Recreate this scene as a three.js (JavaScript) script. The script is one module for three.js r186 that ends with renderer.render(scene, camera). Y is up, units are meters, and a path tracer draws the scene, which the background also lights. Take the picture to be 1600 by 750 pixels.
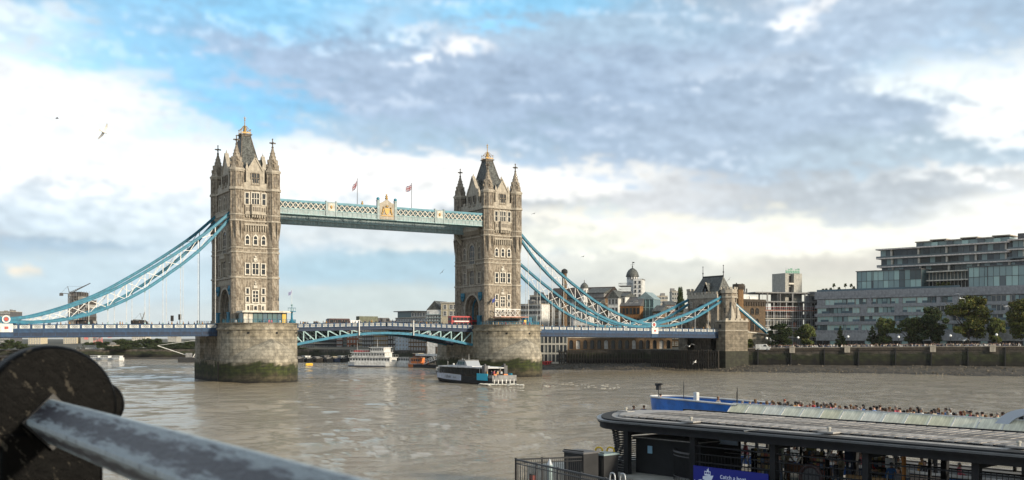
import * as THREE from 'three';
import { mergeGeometries } from 'three/addons/utils/BufferGeometryUtils.js';
import { MarchingCubes } from 'three/addons/objects/MarchingCubes.js';
import { createNoise3D } from 'simplex-noise';

// ---------------------------------------------------------------- camera, sky, sun, exposure
const CX = -92.689, CY = 12.171, CZ = 300.538, YAW = 0.551;
const FP = 1622.564;                        // focal length in pixels of a 1600-wide picture
const scene = new THREE.Scene();
const camera = new THREE.PerspectiveCamera(2 * Math.atan(375 / FP) * 180 / Math.PI, 1024 / 480, 0.1, 9000);
camera.position.set(CX, CY, CZ);
camera.rotation.y = -YAW;
camera.setViewOffset(1024, 480, 0, -(527.8 - 375) * 0.64, 1024, 480);
camera.focus = 250;
camera.userData.fStop = 13;
camera.updateProjectionMatrix();

const renderer = new THREE.WebGLRenderer({ antialias: true });
renderer.setSize(1024, 480);
renderer.toneMapping = THREE.LinearToneMapping;
renderer.toneMappingExposure = 1.25;
renderer.outputColorSpace = THREE.SRGBColorSpace;
renderer.shadowMap.enabled = true;

function mulberry(a) { return () => { a |= 0; a = a + 0x6D2B79F5 | 0; let t = Math.imul(a ^ a >>> 15, 1 | a); t = t + Math.imul(t ^ t >>> 7, 61 | t) ^ t; return ((t ^ t >>> 14) >>> 0) / 4294967296; }; }
const n3 = createNoise3D(mulberry(7));
const clamp = (x, a = 0, b = 1) => Math.min(b, Math.max(a, x));
const lerp = (a, b, t) => a + (b - a) * t;
const sstep = (a, b, x) => { const t = clamp((x - a) / (b - a)); return t * t * (3 - 2 * t); };
function fbm(x, y, z, o = 4) { let s = 0, a = 0.5; for (let i = 0; i < o; i++) { s += a * n3(x, y, z); x *= 2.03; y *= 2.03; z *= 2.03; a *= 0.5; } return s; }
const lin = (c) => { c /= 255; return c <= 0.04045 ? c / 12.92 : Math.pow((c + 0.055) / 1.055, 2.4); };
// evening sky: broken cloud decks, described by bearing (degrees clockwise from the view's bearing) and elevation
function makeSky() {
  const W = 2048, H = 1024, data = new Float32Array(W * H * 4), phi0 = Math.atan2(-Math.cos(YAW), Math.sin(YAW));
  // [bearing, elevation, half-width, half-height, strength, r, g, b, (tilt)]
  const B = [];
  const blob = (u, v, ru, rv, k, r, g, b, tilt = 0) => {
    const a = Math.atan((u - 800) / FP), e = Math.atan((528 - v) / FP * Math.cos(a));
    B.push([a * 57.2958, e * 57.2958, ru / FP * 57.3 * Math.cos(a) ** 2, rv / FP * 57.3, k, lin(r), lin(g), lin(b), tilt]);
  };
  // blue openings
  blob(420, 20, 230, 45, 1.4, 140, 201, 238, 0.05); blob(300, 130, 180, 60, 1.2, 146, 206, 244, 0.25); blob(130, 75, 170, 50, 0.9, 150, 212, 248);
  blob(430, 165, 110, 30, 0.9, 140, 205, 245, 0.15); blob(820, 8, 130, 22, 1, 140, 203, 240);
  blob(240, 215, 160, 45, 0.6, 178, 222, 246);
  // white banks on the left
  blob(70, 165, 180, 75, 1.7, 249, 253, 255); blob(170, 258, 300, 52, 1.8, 250, 253, 254); blob(30, 35, 130, 26, 0.9, 236, 247, 254, 0.1);
  blob(330, 235, 160, 35, 1.0, 232, 245, 251); blob(20, 240, 120, 60, 1.2, 253, 254, 255);
  // the great grey deck
  blob(430, 85, 170, 32, 1.3, 167, 190, 217, 0.22); blob(640, 125, 260, 55, 1.8, 166, 187, 211, 0.12); blob(900, 150, 260, 75, 2.0, 163, 184, 208); blob(1150, 190, 260, 70, 2.0, 171, 190, 210);
  blob(980, 60, 200, 42, 1.2, 166, 193, 215); blob(1330, 75, 260, 60, 1.6, 174, 194, 215); blob(1560, 50, 120, 60, 1.5, 168, 193, 215);
  blob(1350, 235, 260, 32, 1.4, 180, 199, 212); blob(720, 215, 240, 28, 1.2, 168, 195, 214, 0.04); blob(560, 195, 110, 22, 0.8, 176, 200, 224);
  blob(520, 245, 60, 12, 0.4, 200, 215, 228);
  // bright gaps in it
  blob(560, 45, 80, 26, 0.9, 212, 233, 250); blob(745, 72, 46, 12, 1.9, 252, 253, 254); blob(640, 50, 50, 10, 0.9, 240, 247, 253); blob(610, 110, 60, 20, 0.5, 208, 217, 232);
  blob(1258, 28, 26, 14, 2.0, 250, 252, 254); blob(1240, 52, 40, 9, 0.8, 240, 247, 252); blob(1190, 108, 160, 14, 0.8, 234, 243, 251);
  blob(1480, 112, 100, 36, 2.1, 244, 252, 252); blob(1575, 130, 70, 44, 2.0, 250, 254, 253); blob(1420, 85, 80, 14, 0.7, 150, 216, 244); blob(960, 95, 120, 10, 0.5, 215, 228, 242);
  blob(1560, 190, 120, 20, 1.2, 250, 252, 250);
  blob(240, 320, 160, 24, 1.4, 222, 235, 243); blob(470, 330, 120, 20, 1.3, 214, 228, 237); blob(330, 390, 160, 26, 1.3, 205, 222, 232);
  blob(260, 205, 120, 9, 1.2, 205, 235, 248, 0.1); blob(60, 215, 90, 8, 1.1, 214, 238, 250); blob(210, 120, 60, 10, 1.0, 232, 245, 252); blob(330, 262, 140, 7, 1.0, 226, 240, 247); blob(80, 272, 120, 7, 1.0, 220, 236, 246);
  // white band behind the towers
  blob(560, 270, 220, 34, 1.7, 255, 254, 252); blob(860, 282, 150, 30, 1.6, 254, 253, 248); blob(700, 300, 160, 22, 0.9, 240, 244, 244); blob(500, 305, 90, 14, 0.8, 205, 222, 234);
  // lower right: glare and grey bars
  blob(1060, 312, 150, 26, 1.3, 214, 218, 221); blob(1320, 308, 210, 34, 1.9, 190, 199, 206); blob(1420, 335, 90, 14, 1, 198, 205, 208); blob(1500, 268, 170, 10, 0.9, 252, 252, 248);
  blob(1560, 340, 130, 34, 2, 255, 255, 248); blob(1200, 372, 220, 26, 2.0, 255, 255, 241); blob(1130, 385, 60, 24, 2, 255, 255, 246); blob(1000, 345, 170, 14, 1.2, 250, 247, 234); blob(900, 375, 140, 16, 1.0, 234, 236, 226);
  blob(960, 335, 90, 8, 0.7, 205, 225, 232); blob(1420, 385, 150, 16, 1.2, 252, 251, 238); blob(1300, 414, 180, 18, 1.6, 214, 212, 203); blob(1050, 420, 200, 22, 1.3, 218, 221, 214); blob(1200, 470, 250, 40, 1.4, 222, 220, 205);
  // lower left and centre
  blob(80, 322, 200, 26, 1.3, 203, 220, 232); blob(110, 389, 130, 9, 1.3, 170, 194, 212); blob(200, 365, 180, 12, 1, 206, 222, 231); blob(60, 300, 110, 10, 0.7, 176, 200, 220);
  blob(180, 440, 260, 34, 1.6, 198, 218, 228); blob(25, 423, 18, 9, 1.4, 254, 236, 208); blob(190, 428, 16, 5, 0.5, 240, 226, 212);
  blob(560, 360, 170, 20, 1.2, 216, 224, 227); blob(540, 418, 200, 24, 1.5, 176, 205, 219); blob(560, 470, 220, 30, 1.4, 200, 213, 213); blob(100, 500, 250, 30, 1.3, 205, 216, 218); blob(640, 505, 260, 20, 1, 214, 219, 212);
  blob(660, 385, 110, 10, 0.7, 232, 235, 232); blob(510, 445, 30, 4, 0.5, 245, 226, 214);
  for (let y = 0; y < H; y++) {
    const el = ((y + 0.5) / H - 0.5) * Math.PI, e = el * 57.2958;
    for (let x = 0; x < W; x++) {
      const ph = ((x + 0.5) / W - 0.5) * 2 * Math.PI, i = (y * W + x) * 4;
      let a = (ph - phi0) * 57.2958; a = ((a + 540) % 360) - 180;
      const dx = Math.cos(ph) * Math.cos(el), dy = Math.sin(el), dz = Math.sin(ph) * Math.cos(el);
      if (e < -3) { data[i] = 0.33; data[i + 1] = 0.31; data[i + 2] = 0.26; data[i + 3] = 1; continue; }
      // the layered clouds get flatter towards the horizon
      const fl = 2.6 + 4 / (1 + Math.max(0, e) * 0.12), sx = dx * 5, sz = dz * 5, sy = dy * 5 * fl;
      const n1 = fbm(sx, sy, sz, 5), n2 = fbm(sx + 9.1, sy * 1.3 + 3.7, sz - 4.2, 5), n4 = fbm(sx * 4 + 2, sy * 3.4, sz * 4 + 7, 4), n5 = fbm(sx * 9 + 4, sy * 8, sz * 9 - 2, 3);
      // general deck: grey cloud with lighter breaks and some blue, brighter to the west where the sun stands
      const west = clamp((dz * 0.92 + dx * 0.38) * 0.5 + 0.5), br = sstep(-0.15, 0.35, n1 + n4 * 0.3), bl = sstep(0.12, 0.5, n2 + n4 * 0.2);
      let r = lerp(0.31, 0.68, br), g = lerp(0.39, 0.72, br), b = lerp(0.48, 0.76, br);
      r = lerp(r, 0.30, bl * 0.5); g = lerp(g, 0.58, bl * 0.5); b = lerp(b, 0.86, bl * 0.5);
      const warm = west * west; r *= 1 + 0.35 * warm; g *= 1 + 0.24 * warm; b *= 1 + 0.06 * warm;
      const inF = Math.abs(a) < 44 && e < 34;
      if (inF) {
        let w = 0.05, R = r * 0.05, G = g * 0.05, Bl = b * 0.05;
        const ee = e + a * 0.11, s1 = fbm(a * 0.13, ee * 0.42, 1, 5), s2 = fbm(a * 0.42, ee * 1.35, 7, 5), s3 = fbm(a * 1.3, ee * 2.8, 3, 3);
        const lo = sstep(1.5, 9, e), wa = a + (n1 * 1.6 + s1 * 2.4 + s2 * 2.2 + s3 * 0.8) * (0.5 + 0.5 * lo), we = e + (n2 * 0.6 + s1 * 0.9 + s2 * 0.9 + s3 * 0.45) * (0.4 + 0.6 * lo) * (0.35 + 0.65 * sstep(0, 9, e));
        for (const q of B) {
          const qa = (wa - q[0]) / q[2], qe = (we - q[1] + (wa - q[0]) * q[8]) / q[3], d = qa * qa + qe * qe;
          if (d > 6) continue;
          const k = Math.pow(q[4] * Math.exp(-d * 0.85), 2.4); w += k; R += k * q[5]; G += k * q[6]; Bl += k * q[7];
        }
        R /= w; G /= w; Bl /= w;
        const brk = sstep(0.10, 0.40, s2 + s3 * 0.7 + s1 * 0.4) * sstep(3.5, 9, e) * 0.27 * sstep(-0.02, 0.38, n2 + 0.5 * fbm(a * 0.09, ee * 0.2, 5, 3)); R = lerp(R, 0.80, brk); G = lerp(G, 0.86, brk); Bl = lerp(Bl, 0.93, brk);
        const t = 1 + (s2 * 0.22 + s3 * 0.13 + s1 * 0.12) * (0.35 + 0.65 * lo);            // fine texture of the cloud
        const m = sstep(44, 30, Math.abs(a)) * sstep(34, 22, e);
        r = lerp(r, R * t, m); g = lerp(g, G * (1 + (t - 1) * 0.96), m); b = lerp(b, Bl * (1 + (t - 1) * 0.9), m);
      }
      data[i] = r * 0.93; data[i + 1] = g * 0.93; data[i + 2] = b * 0.93; data[i + 3] = 1;
    }
  }
  const t = new THREE.DataTexture(data, W, H, THREE.RGBAFormat, THREE.FloatType);
  t.mapping = THREE.EquirectangularReflectionMapping; t.magFilter = THREE.LinearFilter; t.needsUpdate = true;
  return t;
}
const skyTex = makeSky();
scene.background = skyTex;
scene.environment = skyTex;

// low evening sun behind thin cloud, from the south-west
const sun = new THREE.DirectionalLight(new THREE.Color(1, 0.87, 0.68), 4.3);
sun.position.set(80 + 0.36 * 500, 0.31 * 500, 0.88 * 500);
sun.target.position.set(80, 0, 0);
sun.castShadow = true; sun.shadow.radius = 9; sun.shadow.mapSize.set(2048, 2048);
Object.assign(sun.shadow.camera, { left: -400, right: 400, top: 300, bottom: -300, near: 1, far: 1500 });
scene.add(sun, sun.target);
scene.fog = new THREE.FogExp2(new THREE.Color(0.80, 0.82, 0.82), 0.00003);
// ---------------------------------------------------------------- textures
function tex(size, f, rep, color = false) {
  const d = new Uint8Array(size * size * 4);
  for (let y = 0; y < size; y++) for (let x = 0; x < size; x++) {
    const v = f(x / size, y / size), i = (y * size + x) * 4;
    if (Array.isArray(v)) { d[i] = clamp(v[0]) * 255; d[i + 1] = clamp(v[1]) * 255; d[i + 2] = clamp(v[2]) * 255; } else d[i] = d[i + 1] = d[i + 2] = clamp(v) * 255;
    d[i + 3] = 255;
  }
  const t = new THREE.DataTexture(d, size, size); t.wrapS = t.wrapT = THREE.RepeatWrapping; t.magFilter = THREE.LinearFilter; t.needsUpdate = true;
  if (color) t.colorSpace = THREE.SRGBColorSpace;
  t.repeat.set(1 / rep, 1 / rep);
  return t;
}
const TAU = Math.PI * 2;
// noise that repeats over the unit square
function pn(u, v, k, o = 4, s = 0) {
  const a = u * TAU, b = v * TAU, r = k / TAU; let sum = 0, am = 0.5, f = r;
  for (let i = 0; i < o; i++) { sum += am * (n3(Math.cos(a) * f + s, Math.sin(a) * f, Math.cos(b) * f * 1.3 + s) + n3(Math.sin(b) * f + 5, Math.cos(a) * f * 0.9 + s, Math.sin(b + a) * f)) * 0.7; f *= 2; am *= 0.5; }
  return sum;
}
const hash = (x, y) => { const s = Math.sin(x * 127.1 + y * 311.7) * 43758.5453; return s - Math.floor(s); };
// coursed ashlar: pattern shared by colour and relief
function ashlar(nx, ny, joint, seed) {
  return (u, v) => {
    const row = Math.floor(v * ny), off = (row % 2) * 0.5 + hash(row, seed) * 0.3, cu = u * nx + off, col = ((Math.floor(cu) % nx) + nx) % nx, fx = cu - Math.floor(cu), fy = v * ny - row;
    const e = Math.min(Math.min(fx, 1 - fx) * 2, Math.min(fy, 1 - fy)), j = sstep(joint * 0.4, joint, e);
    return [j, hash(col + 3.3, row + seed)];
  };
}
const T = {};
{
  const A = ashlar(8, 16, 0.10, 1);
  T.stone = tex(512, (u, v) => { const [j, h] = A(u, v), n = pn(u, v, 6, 4), m = pn(u, v, 40, 3, 3); const k = (0.80 + 0.10 * h + n * 0.22 + pn(u, v * 0.15, 18, 4, 6) * 0.36 + m * 0.12) * (0.84 + 0.16 * j); return [k, k * (0.985 + 0.03 * n), k * (0.96 + 0.05 * n)]; }, 7.2, true);
  T.stoneB = tex(512, (u, v) => { const [j, h] = A(u, v); return 0.25 + 0.5 * j + 0.12 * h + pn(u, v, 50, 3) * 0.25; }, 7.2);
  const P = ashlar(6, 10, 0.06, 4);
  T.granite = tex(512, (u, v) => { const [j, h] = P(u, v), n = pn(u, v, 5, 5), m = pn(u, v, 60, 3, 2); const k = (0.76 + 0.13 * h + n * 0.22 + m * 0.2) * (0.76 + 0.24 * j); return [k, k, k * 0.98]; }, 9, true);
  T.graniteB = tex(512, (u, v) => { const [j, h] = P(u, v); return 0.2 + 0.55 * j + 0.14 * h + pn(u, v, 60, 3) * 0.22; }, 9);
  const K = ashlar(16, 32, 0.18, 9);
  T.brick = tex(512, (u, v) => { const [j, h] = K(u, v), n = pn(u, v, 4, 4), m = pn(u, v, 30, 3, 8); const k = 0.74 + 0.2 * h + n * 0.18 + m * 0.12; return j < 0.5 ? [k * 0.85, k * 0.85, k * 0.82] : [k, k * (0.96 + 0.05 * h), k * 0.94]; }, 4.2, true);
  T.grain = tex(512, (u, v) => 0.91 + pn(u, v, 5, 5) * 0.17 + pn(u, v, 60, 2, 4) * 0.1, 6, true);
  T.grainS = tex(512, (u, v) => 0.82 + pn(u, v, 6, 5) * 0.4 + pn(u, v, 50, 3, 4) * 0.25, 1.4, true);
  T.streak = tex(512, (u, v) => 0.9 + pn(u, v * 0.12, 26, 4) * 0.16 + pn(u, v, 8, 4, 2) * 0.13, 5, true);
  T.rough = tex(256, (u, v) => 0.5 + pn(u, v, 14, 4) * 0.7, 2.5);
  T.slate = tex(512, (u, v) => { const [j, h] = ashlar(20, 24, 0.2, 12)(u, v); return (0.55 + 0.4 * h + pn(u, v, 6, 4) * 0.4) * (0.65 + 0.35 * j); }, 6, true);
  T.leaf = tex(256, (u, v) => 0.72 + pn(u, v, 8, 4) * 0.7, 3, true);
}
// ---------------------------------------------------------------- materials
function mat(r, g, b, o = {}) {
  const { rough = 0.8, metal = 0, map, bump, bs = 0.02, phys, ...x } = o;
  const m = new (phys ? THREE.MeshPhysicalMaterial : THREE.MeshStandardMaterial)({ roughness: rough, metalness: metal, ...x });
  m.color.setRGB(r, g, b); if (map) m.map = map; if (bump) { m.bumpMap = bump; m.bumpScale = bs; }
  return m;
}
const M = {
  stone: mat(0.345, 0.305, 0.255, { map: T.stone, bump: T.stoneB, bs: 0.03, rough: 0.9 }),
  stoneDark: mat(0.21, 0.185, 0.16, { map: T.stone, bump: T.stoneB, bs: 0.05, rough: 0.9 }),
  trim: mat(0.44, 0.395, 0.325, { map: T.grain, rough: 0.85 }),
  pale: mat(0.66, 0.62, 0.54, { map: T.grain, rough: 0.8 }),
  slate: mat(0.16, 0.17, 0.158, { map: T.slate, rough: 0.6 }),
  gold: mat(0.33, 0.20, 0.05, { rough: 0.5, metal: 0.3 }),
  glass: mat(0.02, 0.024, 0.028, { rough: 0.12 }),
  glassBlue: mat(0.10, 0.15, 0.18, { rough: 0.08 }),
  blue: mat(0.016, 0.058, 0.135, { map: T.grain, rough: 0.7 }),
  navy: mat(0.008, 0.026, 0.068, { map: T.grain, rough: 0.7 }),
  teal: mat(0.012, 0.175, 0.285, { map: T.grain, rough: 0.6 }),
  tealDark: mat(0.02, 0.21, 0.30, { map: T.grain, rough: 0.45 }),
  tealPale: mat(0.26, 0.42, 0.44, { map: T.grain, rough: 0.5 }),
  greyBlue: mat(0.25, 0.33, 0.345, { map: T.grain, rough: 0.5 }),
  white: mat(0.74, 0.74, 0.72, { map: T.grain, rough: 0.5 }),
  cream: mat(0.66, 0.58, 0.42, { map: T.streak, rough: 0.8 }),
  black: mat(0.015, 0.016, 0.018, { map: T.grain, rough: 0.85 }),
  dark: mat(0.028, 0.029, 0.032, { map: T.grain, rough: 0.9 }),
  grey: mat(0.24, 0.24, 0.24, { map: T.grain, rough: 0.7 }),
  greyDark: mat(0.11, 0.11, 0.115, { map: T.grain, rough: 0.7 }),
  steel: mat(0.42, 0.44, 0.46, { rough: 0.4, metal: 0.5 }),
  red: mat(0.36, 0.015, 0.02, { rough: 0.35 }),
  orange: mat(0.65, 0.20, 0.05, { rough: 0.5 }),
  yellow: mat(0.68, 0.45, 0.03, { rough: 0.5 }),
  asphalt: mat(0.05, 0.05, 0.052, { map: T.grain, rough: 0.9 }),
  wood: mat(0.055, 0.045, 0.036, { map: T.streak, rough: 0.9 }),
  brickRed: mat(0.27, 0.105, 0.06, { map: T.brick, rough: 0.9 }),
  brickBrown: mat(0.21, 0.135, 0.08, { map: T.brick, rough: 0.9 }),
  brickYellow: mat(0.34, 0.23, 0.115, { map: T.brick, rough: 0.9 }),
  brickDark: mat(0.075, 0.06, 0.05, { map: T.brick, rough: 0.9 }),
  concrete: mat(0.43, 0.42, 0.38, { map: T.streak, rough: 0.9 }),
};
// ---------------------------------------------------------------- mesh builder
const V = (x, y, z) => new THREE.Vector3(x, y, z);
const NM = new Map();
function numbered(n) { const k = NM.get(n) ?? 0; NM.set(n, k + 1); return k ? n + '_' + String(k).padStart(3, '0') : n; }
function boxUV(g) {                        // uv in metres, along the face's own plane
  const p = g.attributes.position, n = g.attributes.normal, uv = new Float32Array(p.count * 2);
  for (let t = 0; t < p.count; t += 3) {
    let ax = 0, ay = 0, az = 0;
    for (let k = 0; k < 3; k++) { ax += Math.abs(n.getX(t + k)); ay += Math.abs(n.getY(t + k)); az += Math.abs(n.getZ(t + k)); }
    for (let k = 0; k < 3; k++) {
      const i = t + k, x = p.getX(i), y = p.getY(i), z = p.getZ(i);
      if (ay > ax * 1.3 && ay > az * 1.3) { uv[i * 2] = x; uv[i * 2 + 1] = z; } else if (ax > az) { uv[i * 2] = z; uv[i * 2 + 1] = y; } else { uv[i * 2] = x; uv[i * 2 + 1] = y; }
    }
  }
  g.setAttribute('uv', new THREE.BufferAttribute(uv, 2));
  return g;
}
const m4 = new THREE.Matrix4(), q4 = new THREE.Quaternion();
class MB {
  constructor() { this.g = []; }
  add(g, o = {}) {
    g = g.index ? g.toNonIndexed() : g;
    for (const k of Object.keys(g.attributes)) if (!['position', 'normal', 'color'].includes(k)) g.deleteAttribute(k);
    if (o.m) g.applyMatrix4(o.m);
    this.g.push(g); return this;
  }
  box(x0, y0, z0, x1, y1, z1) { const g = new THREE.BoxGeometry(Math.abs(x1 - x0), Math.abs(y1 - y0), Math.abs(z1 - z0)); g.translate((x0 + x1) / 2, (y0 + y1) / 2, (z0 + z1) / 2); return this.add(g); }
  // box centred at x, z standing on y
  blk(x, y, z, w, h, d, ry = 0) { const g = new THREE.BoxGeometry(w, h, d); g.translate(0, h / 2, 0); if (ry) g.rotateY(ry); g.translate(x, y, z); return this.add(g); }
  bar(p, q, w, h = w) {                    // rectangular bar from p to q, h in the upright sense
    const d = q.clone().sub(p), L = d.length(); if (L < 1e-6) return this;
    const g = new THREE.BoxGeometry(w, h, L), z = d.divideScalar(L), up = Math.abs(z.y) > 0.95 ? V(1, 0, 0) : V(0, 1, 0), x = V().crossVectors(up, z).normalize(), y = V().crossVectors(z, x);
    g.applyMatrix4(new THREE.Matrix4().makeBasis(x, y, z).setPosition(p.clone().add(q).multiplyScalar(0.5))); return this.add(g);
  }
  cyl(p, q, r0, r1 = r0, seg = 10, open = false) {
    const d = q.clone().sub(p), L = d.length(); if (L < 1e-6) return this;
    const g = new THREE.CylinderGeometry(r1, r0, L, seg, 1, open); q4.setFromUnitVectors(V(0, 1, 0), d.divideScalar(L));
    g.applyMatrix4(m4.makeRotationFromQuaternion(q4).setPosition(p.clone().add(q).multiplyScalar(0.5))); return this.add(g);
  }
  post(x, z, y0, y1, r0, r1 = r0, seg = 10) { return this.cyl(V(x, y0, z), V(x, y1, z), r0, r1, seg); }
  sph(x, y, z, r, sx = 1, sy = 1, sz = 1, ws = 12, hs = 8) { const g = new THREE.SphereGeometry(r, ws, hs); g.scale(sx, sy, sz); g.translate(x, y, z); return this.add(g); }
  lathe(pts, seg, x = 0, y = 0, z = 0) { const g = new THREE.LatheGeometry(pts.map((p) => new THREE.Vector2(p[0], p[1])), seg); g.translate(x, y, z); return this.add(g.toNonIndexed()); }
  // polygonal prism of a plan [[x,z]...] from y0 to y1 (flat sides)
  plan(pts, y0, y1) { const s = new THREE.Shape(pts.map((p) => new THREE.Vector2(p[0], -p[1]))); const g = new THREE.ExtrudeGeometry(s, { depth: y1 - y0, bevelEnabled: false }); g.rotateX(-Math.PI / 2); g.translate(0, y0, 0); return this.add(g); }
  // shape in (a, y) extruded by d, standing in the plane x (axis 'x') or z
  slab(shape, d, axis, at) { const g = new THREE.ExtrudeGeometry(shape, { depth: d, bevelEnabled: false, curveSegments: 10 }); if (axis === 'x') g.rotateY(-Math.PI / 2).translate(at + d, 0, 0); else g.translate(0, 0, at); return this.add(g); }
  ngon(n, r, x, z, y0, y1, r1 = r, turn = 0) { const g = new THREE.CylinderGeometry(r1, r, y1 - y0, n).toNonIndexed(); g.rotateY(turn); g.translate(x, (y0 + y1) / 2, z); g.deleteAttribute('normal'); g.computeVertexNormals(); return this.add(g); }
  geo() {
    if (this.g.some((g) => g.attributes.color)) for (const g of this.g) if (!g.attributes.color) g.setAttribute('color', new THREE.BufferAttribute(new Float32Array(g.attributes.position.count * 3).fill(1), 3));
    return boxUV(mergeGeometries(this.g, false));
  }
  build(name, material, parent = scene) { return piece(name, this.geo(), material, parent); }
}
function piece(name, geo, material, parent = scene, x = 0, y = 0, z = 0, ry = 0) {
  const m = new THREE.Mesh(geo, material); m.name = parent === scene ? numbered(name) : name;
  m.position.set(x, y, z); m.rotation.y = ry; m.castShadow = m.receiveShadow = true; parent.add(m); return m;
}
const mb = () => new MB();
function tag(o, label, category, group) { o.userData.label = label; o.userData.category = category; if (group) o.userData.group = group; return o; }
function struct(o) { o.userData.kind = 'structure'; return o; }
function stuff(o) { o.userData.kind = 'stuff'; return o; }
function thing(name, label, category, x = 0, y = 0, z = 0, ry = 0, group) { const o = new THREE.Group(); o.name = numbered(name); scene.add(o); o.position.set(x, y, z); o.rotation.y = ry; return tag(o, label, category, group); }
function part(name, parent, x = 0, y = 0, z = 0, ry = 0) { const o = new THREE.Group(); o.name = name; o.position.set(x, y, z); o.rotation.y = ry; parent.add(o); return o; }
function dup(root, x, y, z, ry, label, group) { const r = root.clone(); r.name = numbered(root.name.replace(/_\d{3,}$/, '')); r.userData = { ...root.userData }; scene.add(r); r.position.set(x, y, z); r.rotation.y = ry; if (label) r.userData.label = label; if (group) r.userData.group = group; return r; }
// surveying: bearing of picture column u, and the place of a picture point at a depth, height or plane (world metres)
const SY = Math.sin(YAW), CYW = Math.cos(YAW);
const ray = (u) => { const r = (u - 800) / FP; return [SY + r * CYW, -CYW + r * SY]; };
const at = (u, v, d) => { const k = ray(u); return V(CX + d * k[0], CY - (v - 527.8) / FP * d, CZ + d * k[1]); };
const hAt = (v, d) => CY - (v - 527.8) / FP * d;
const depthZ = (u, z) => (z - CZ) / ray(u)[1];
// ================================================================ the bridge
// x runs south along the bridge, z runs upstream (west), y = 0 is the river at low water
const SPAN = 82.3, TH = 15.6;               // distance between tower centres, level of the pier decks
const tx = [0, SPAN];

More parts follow.
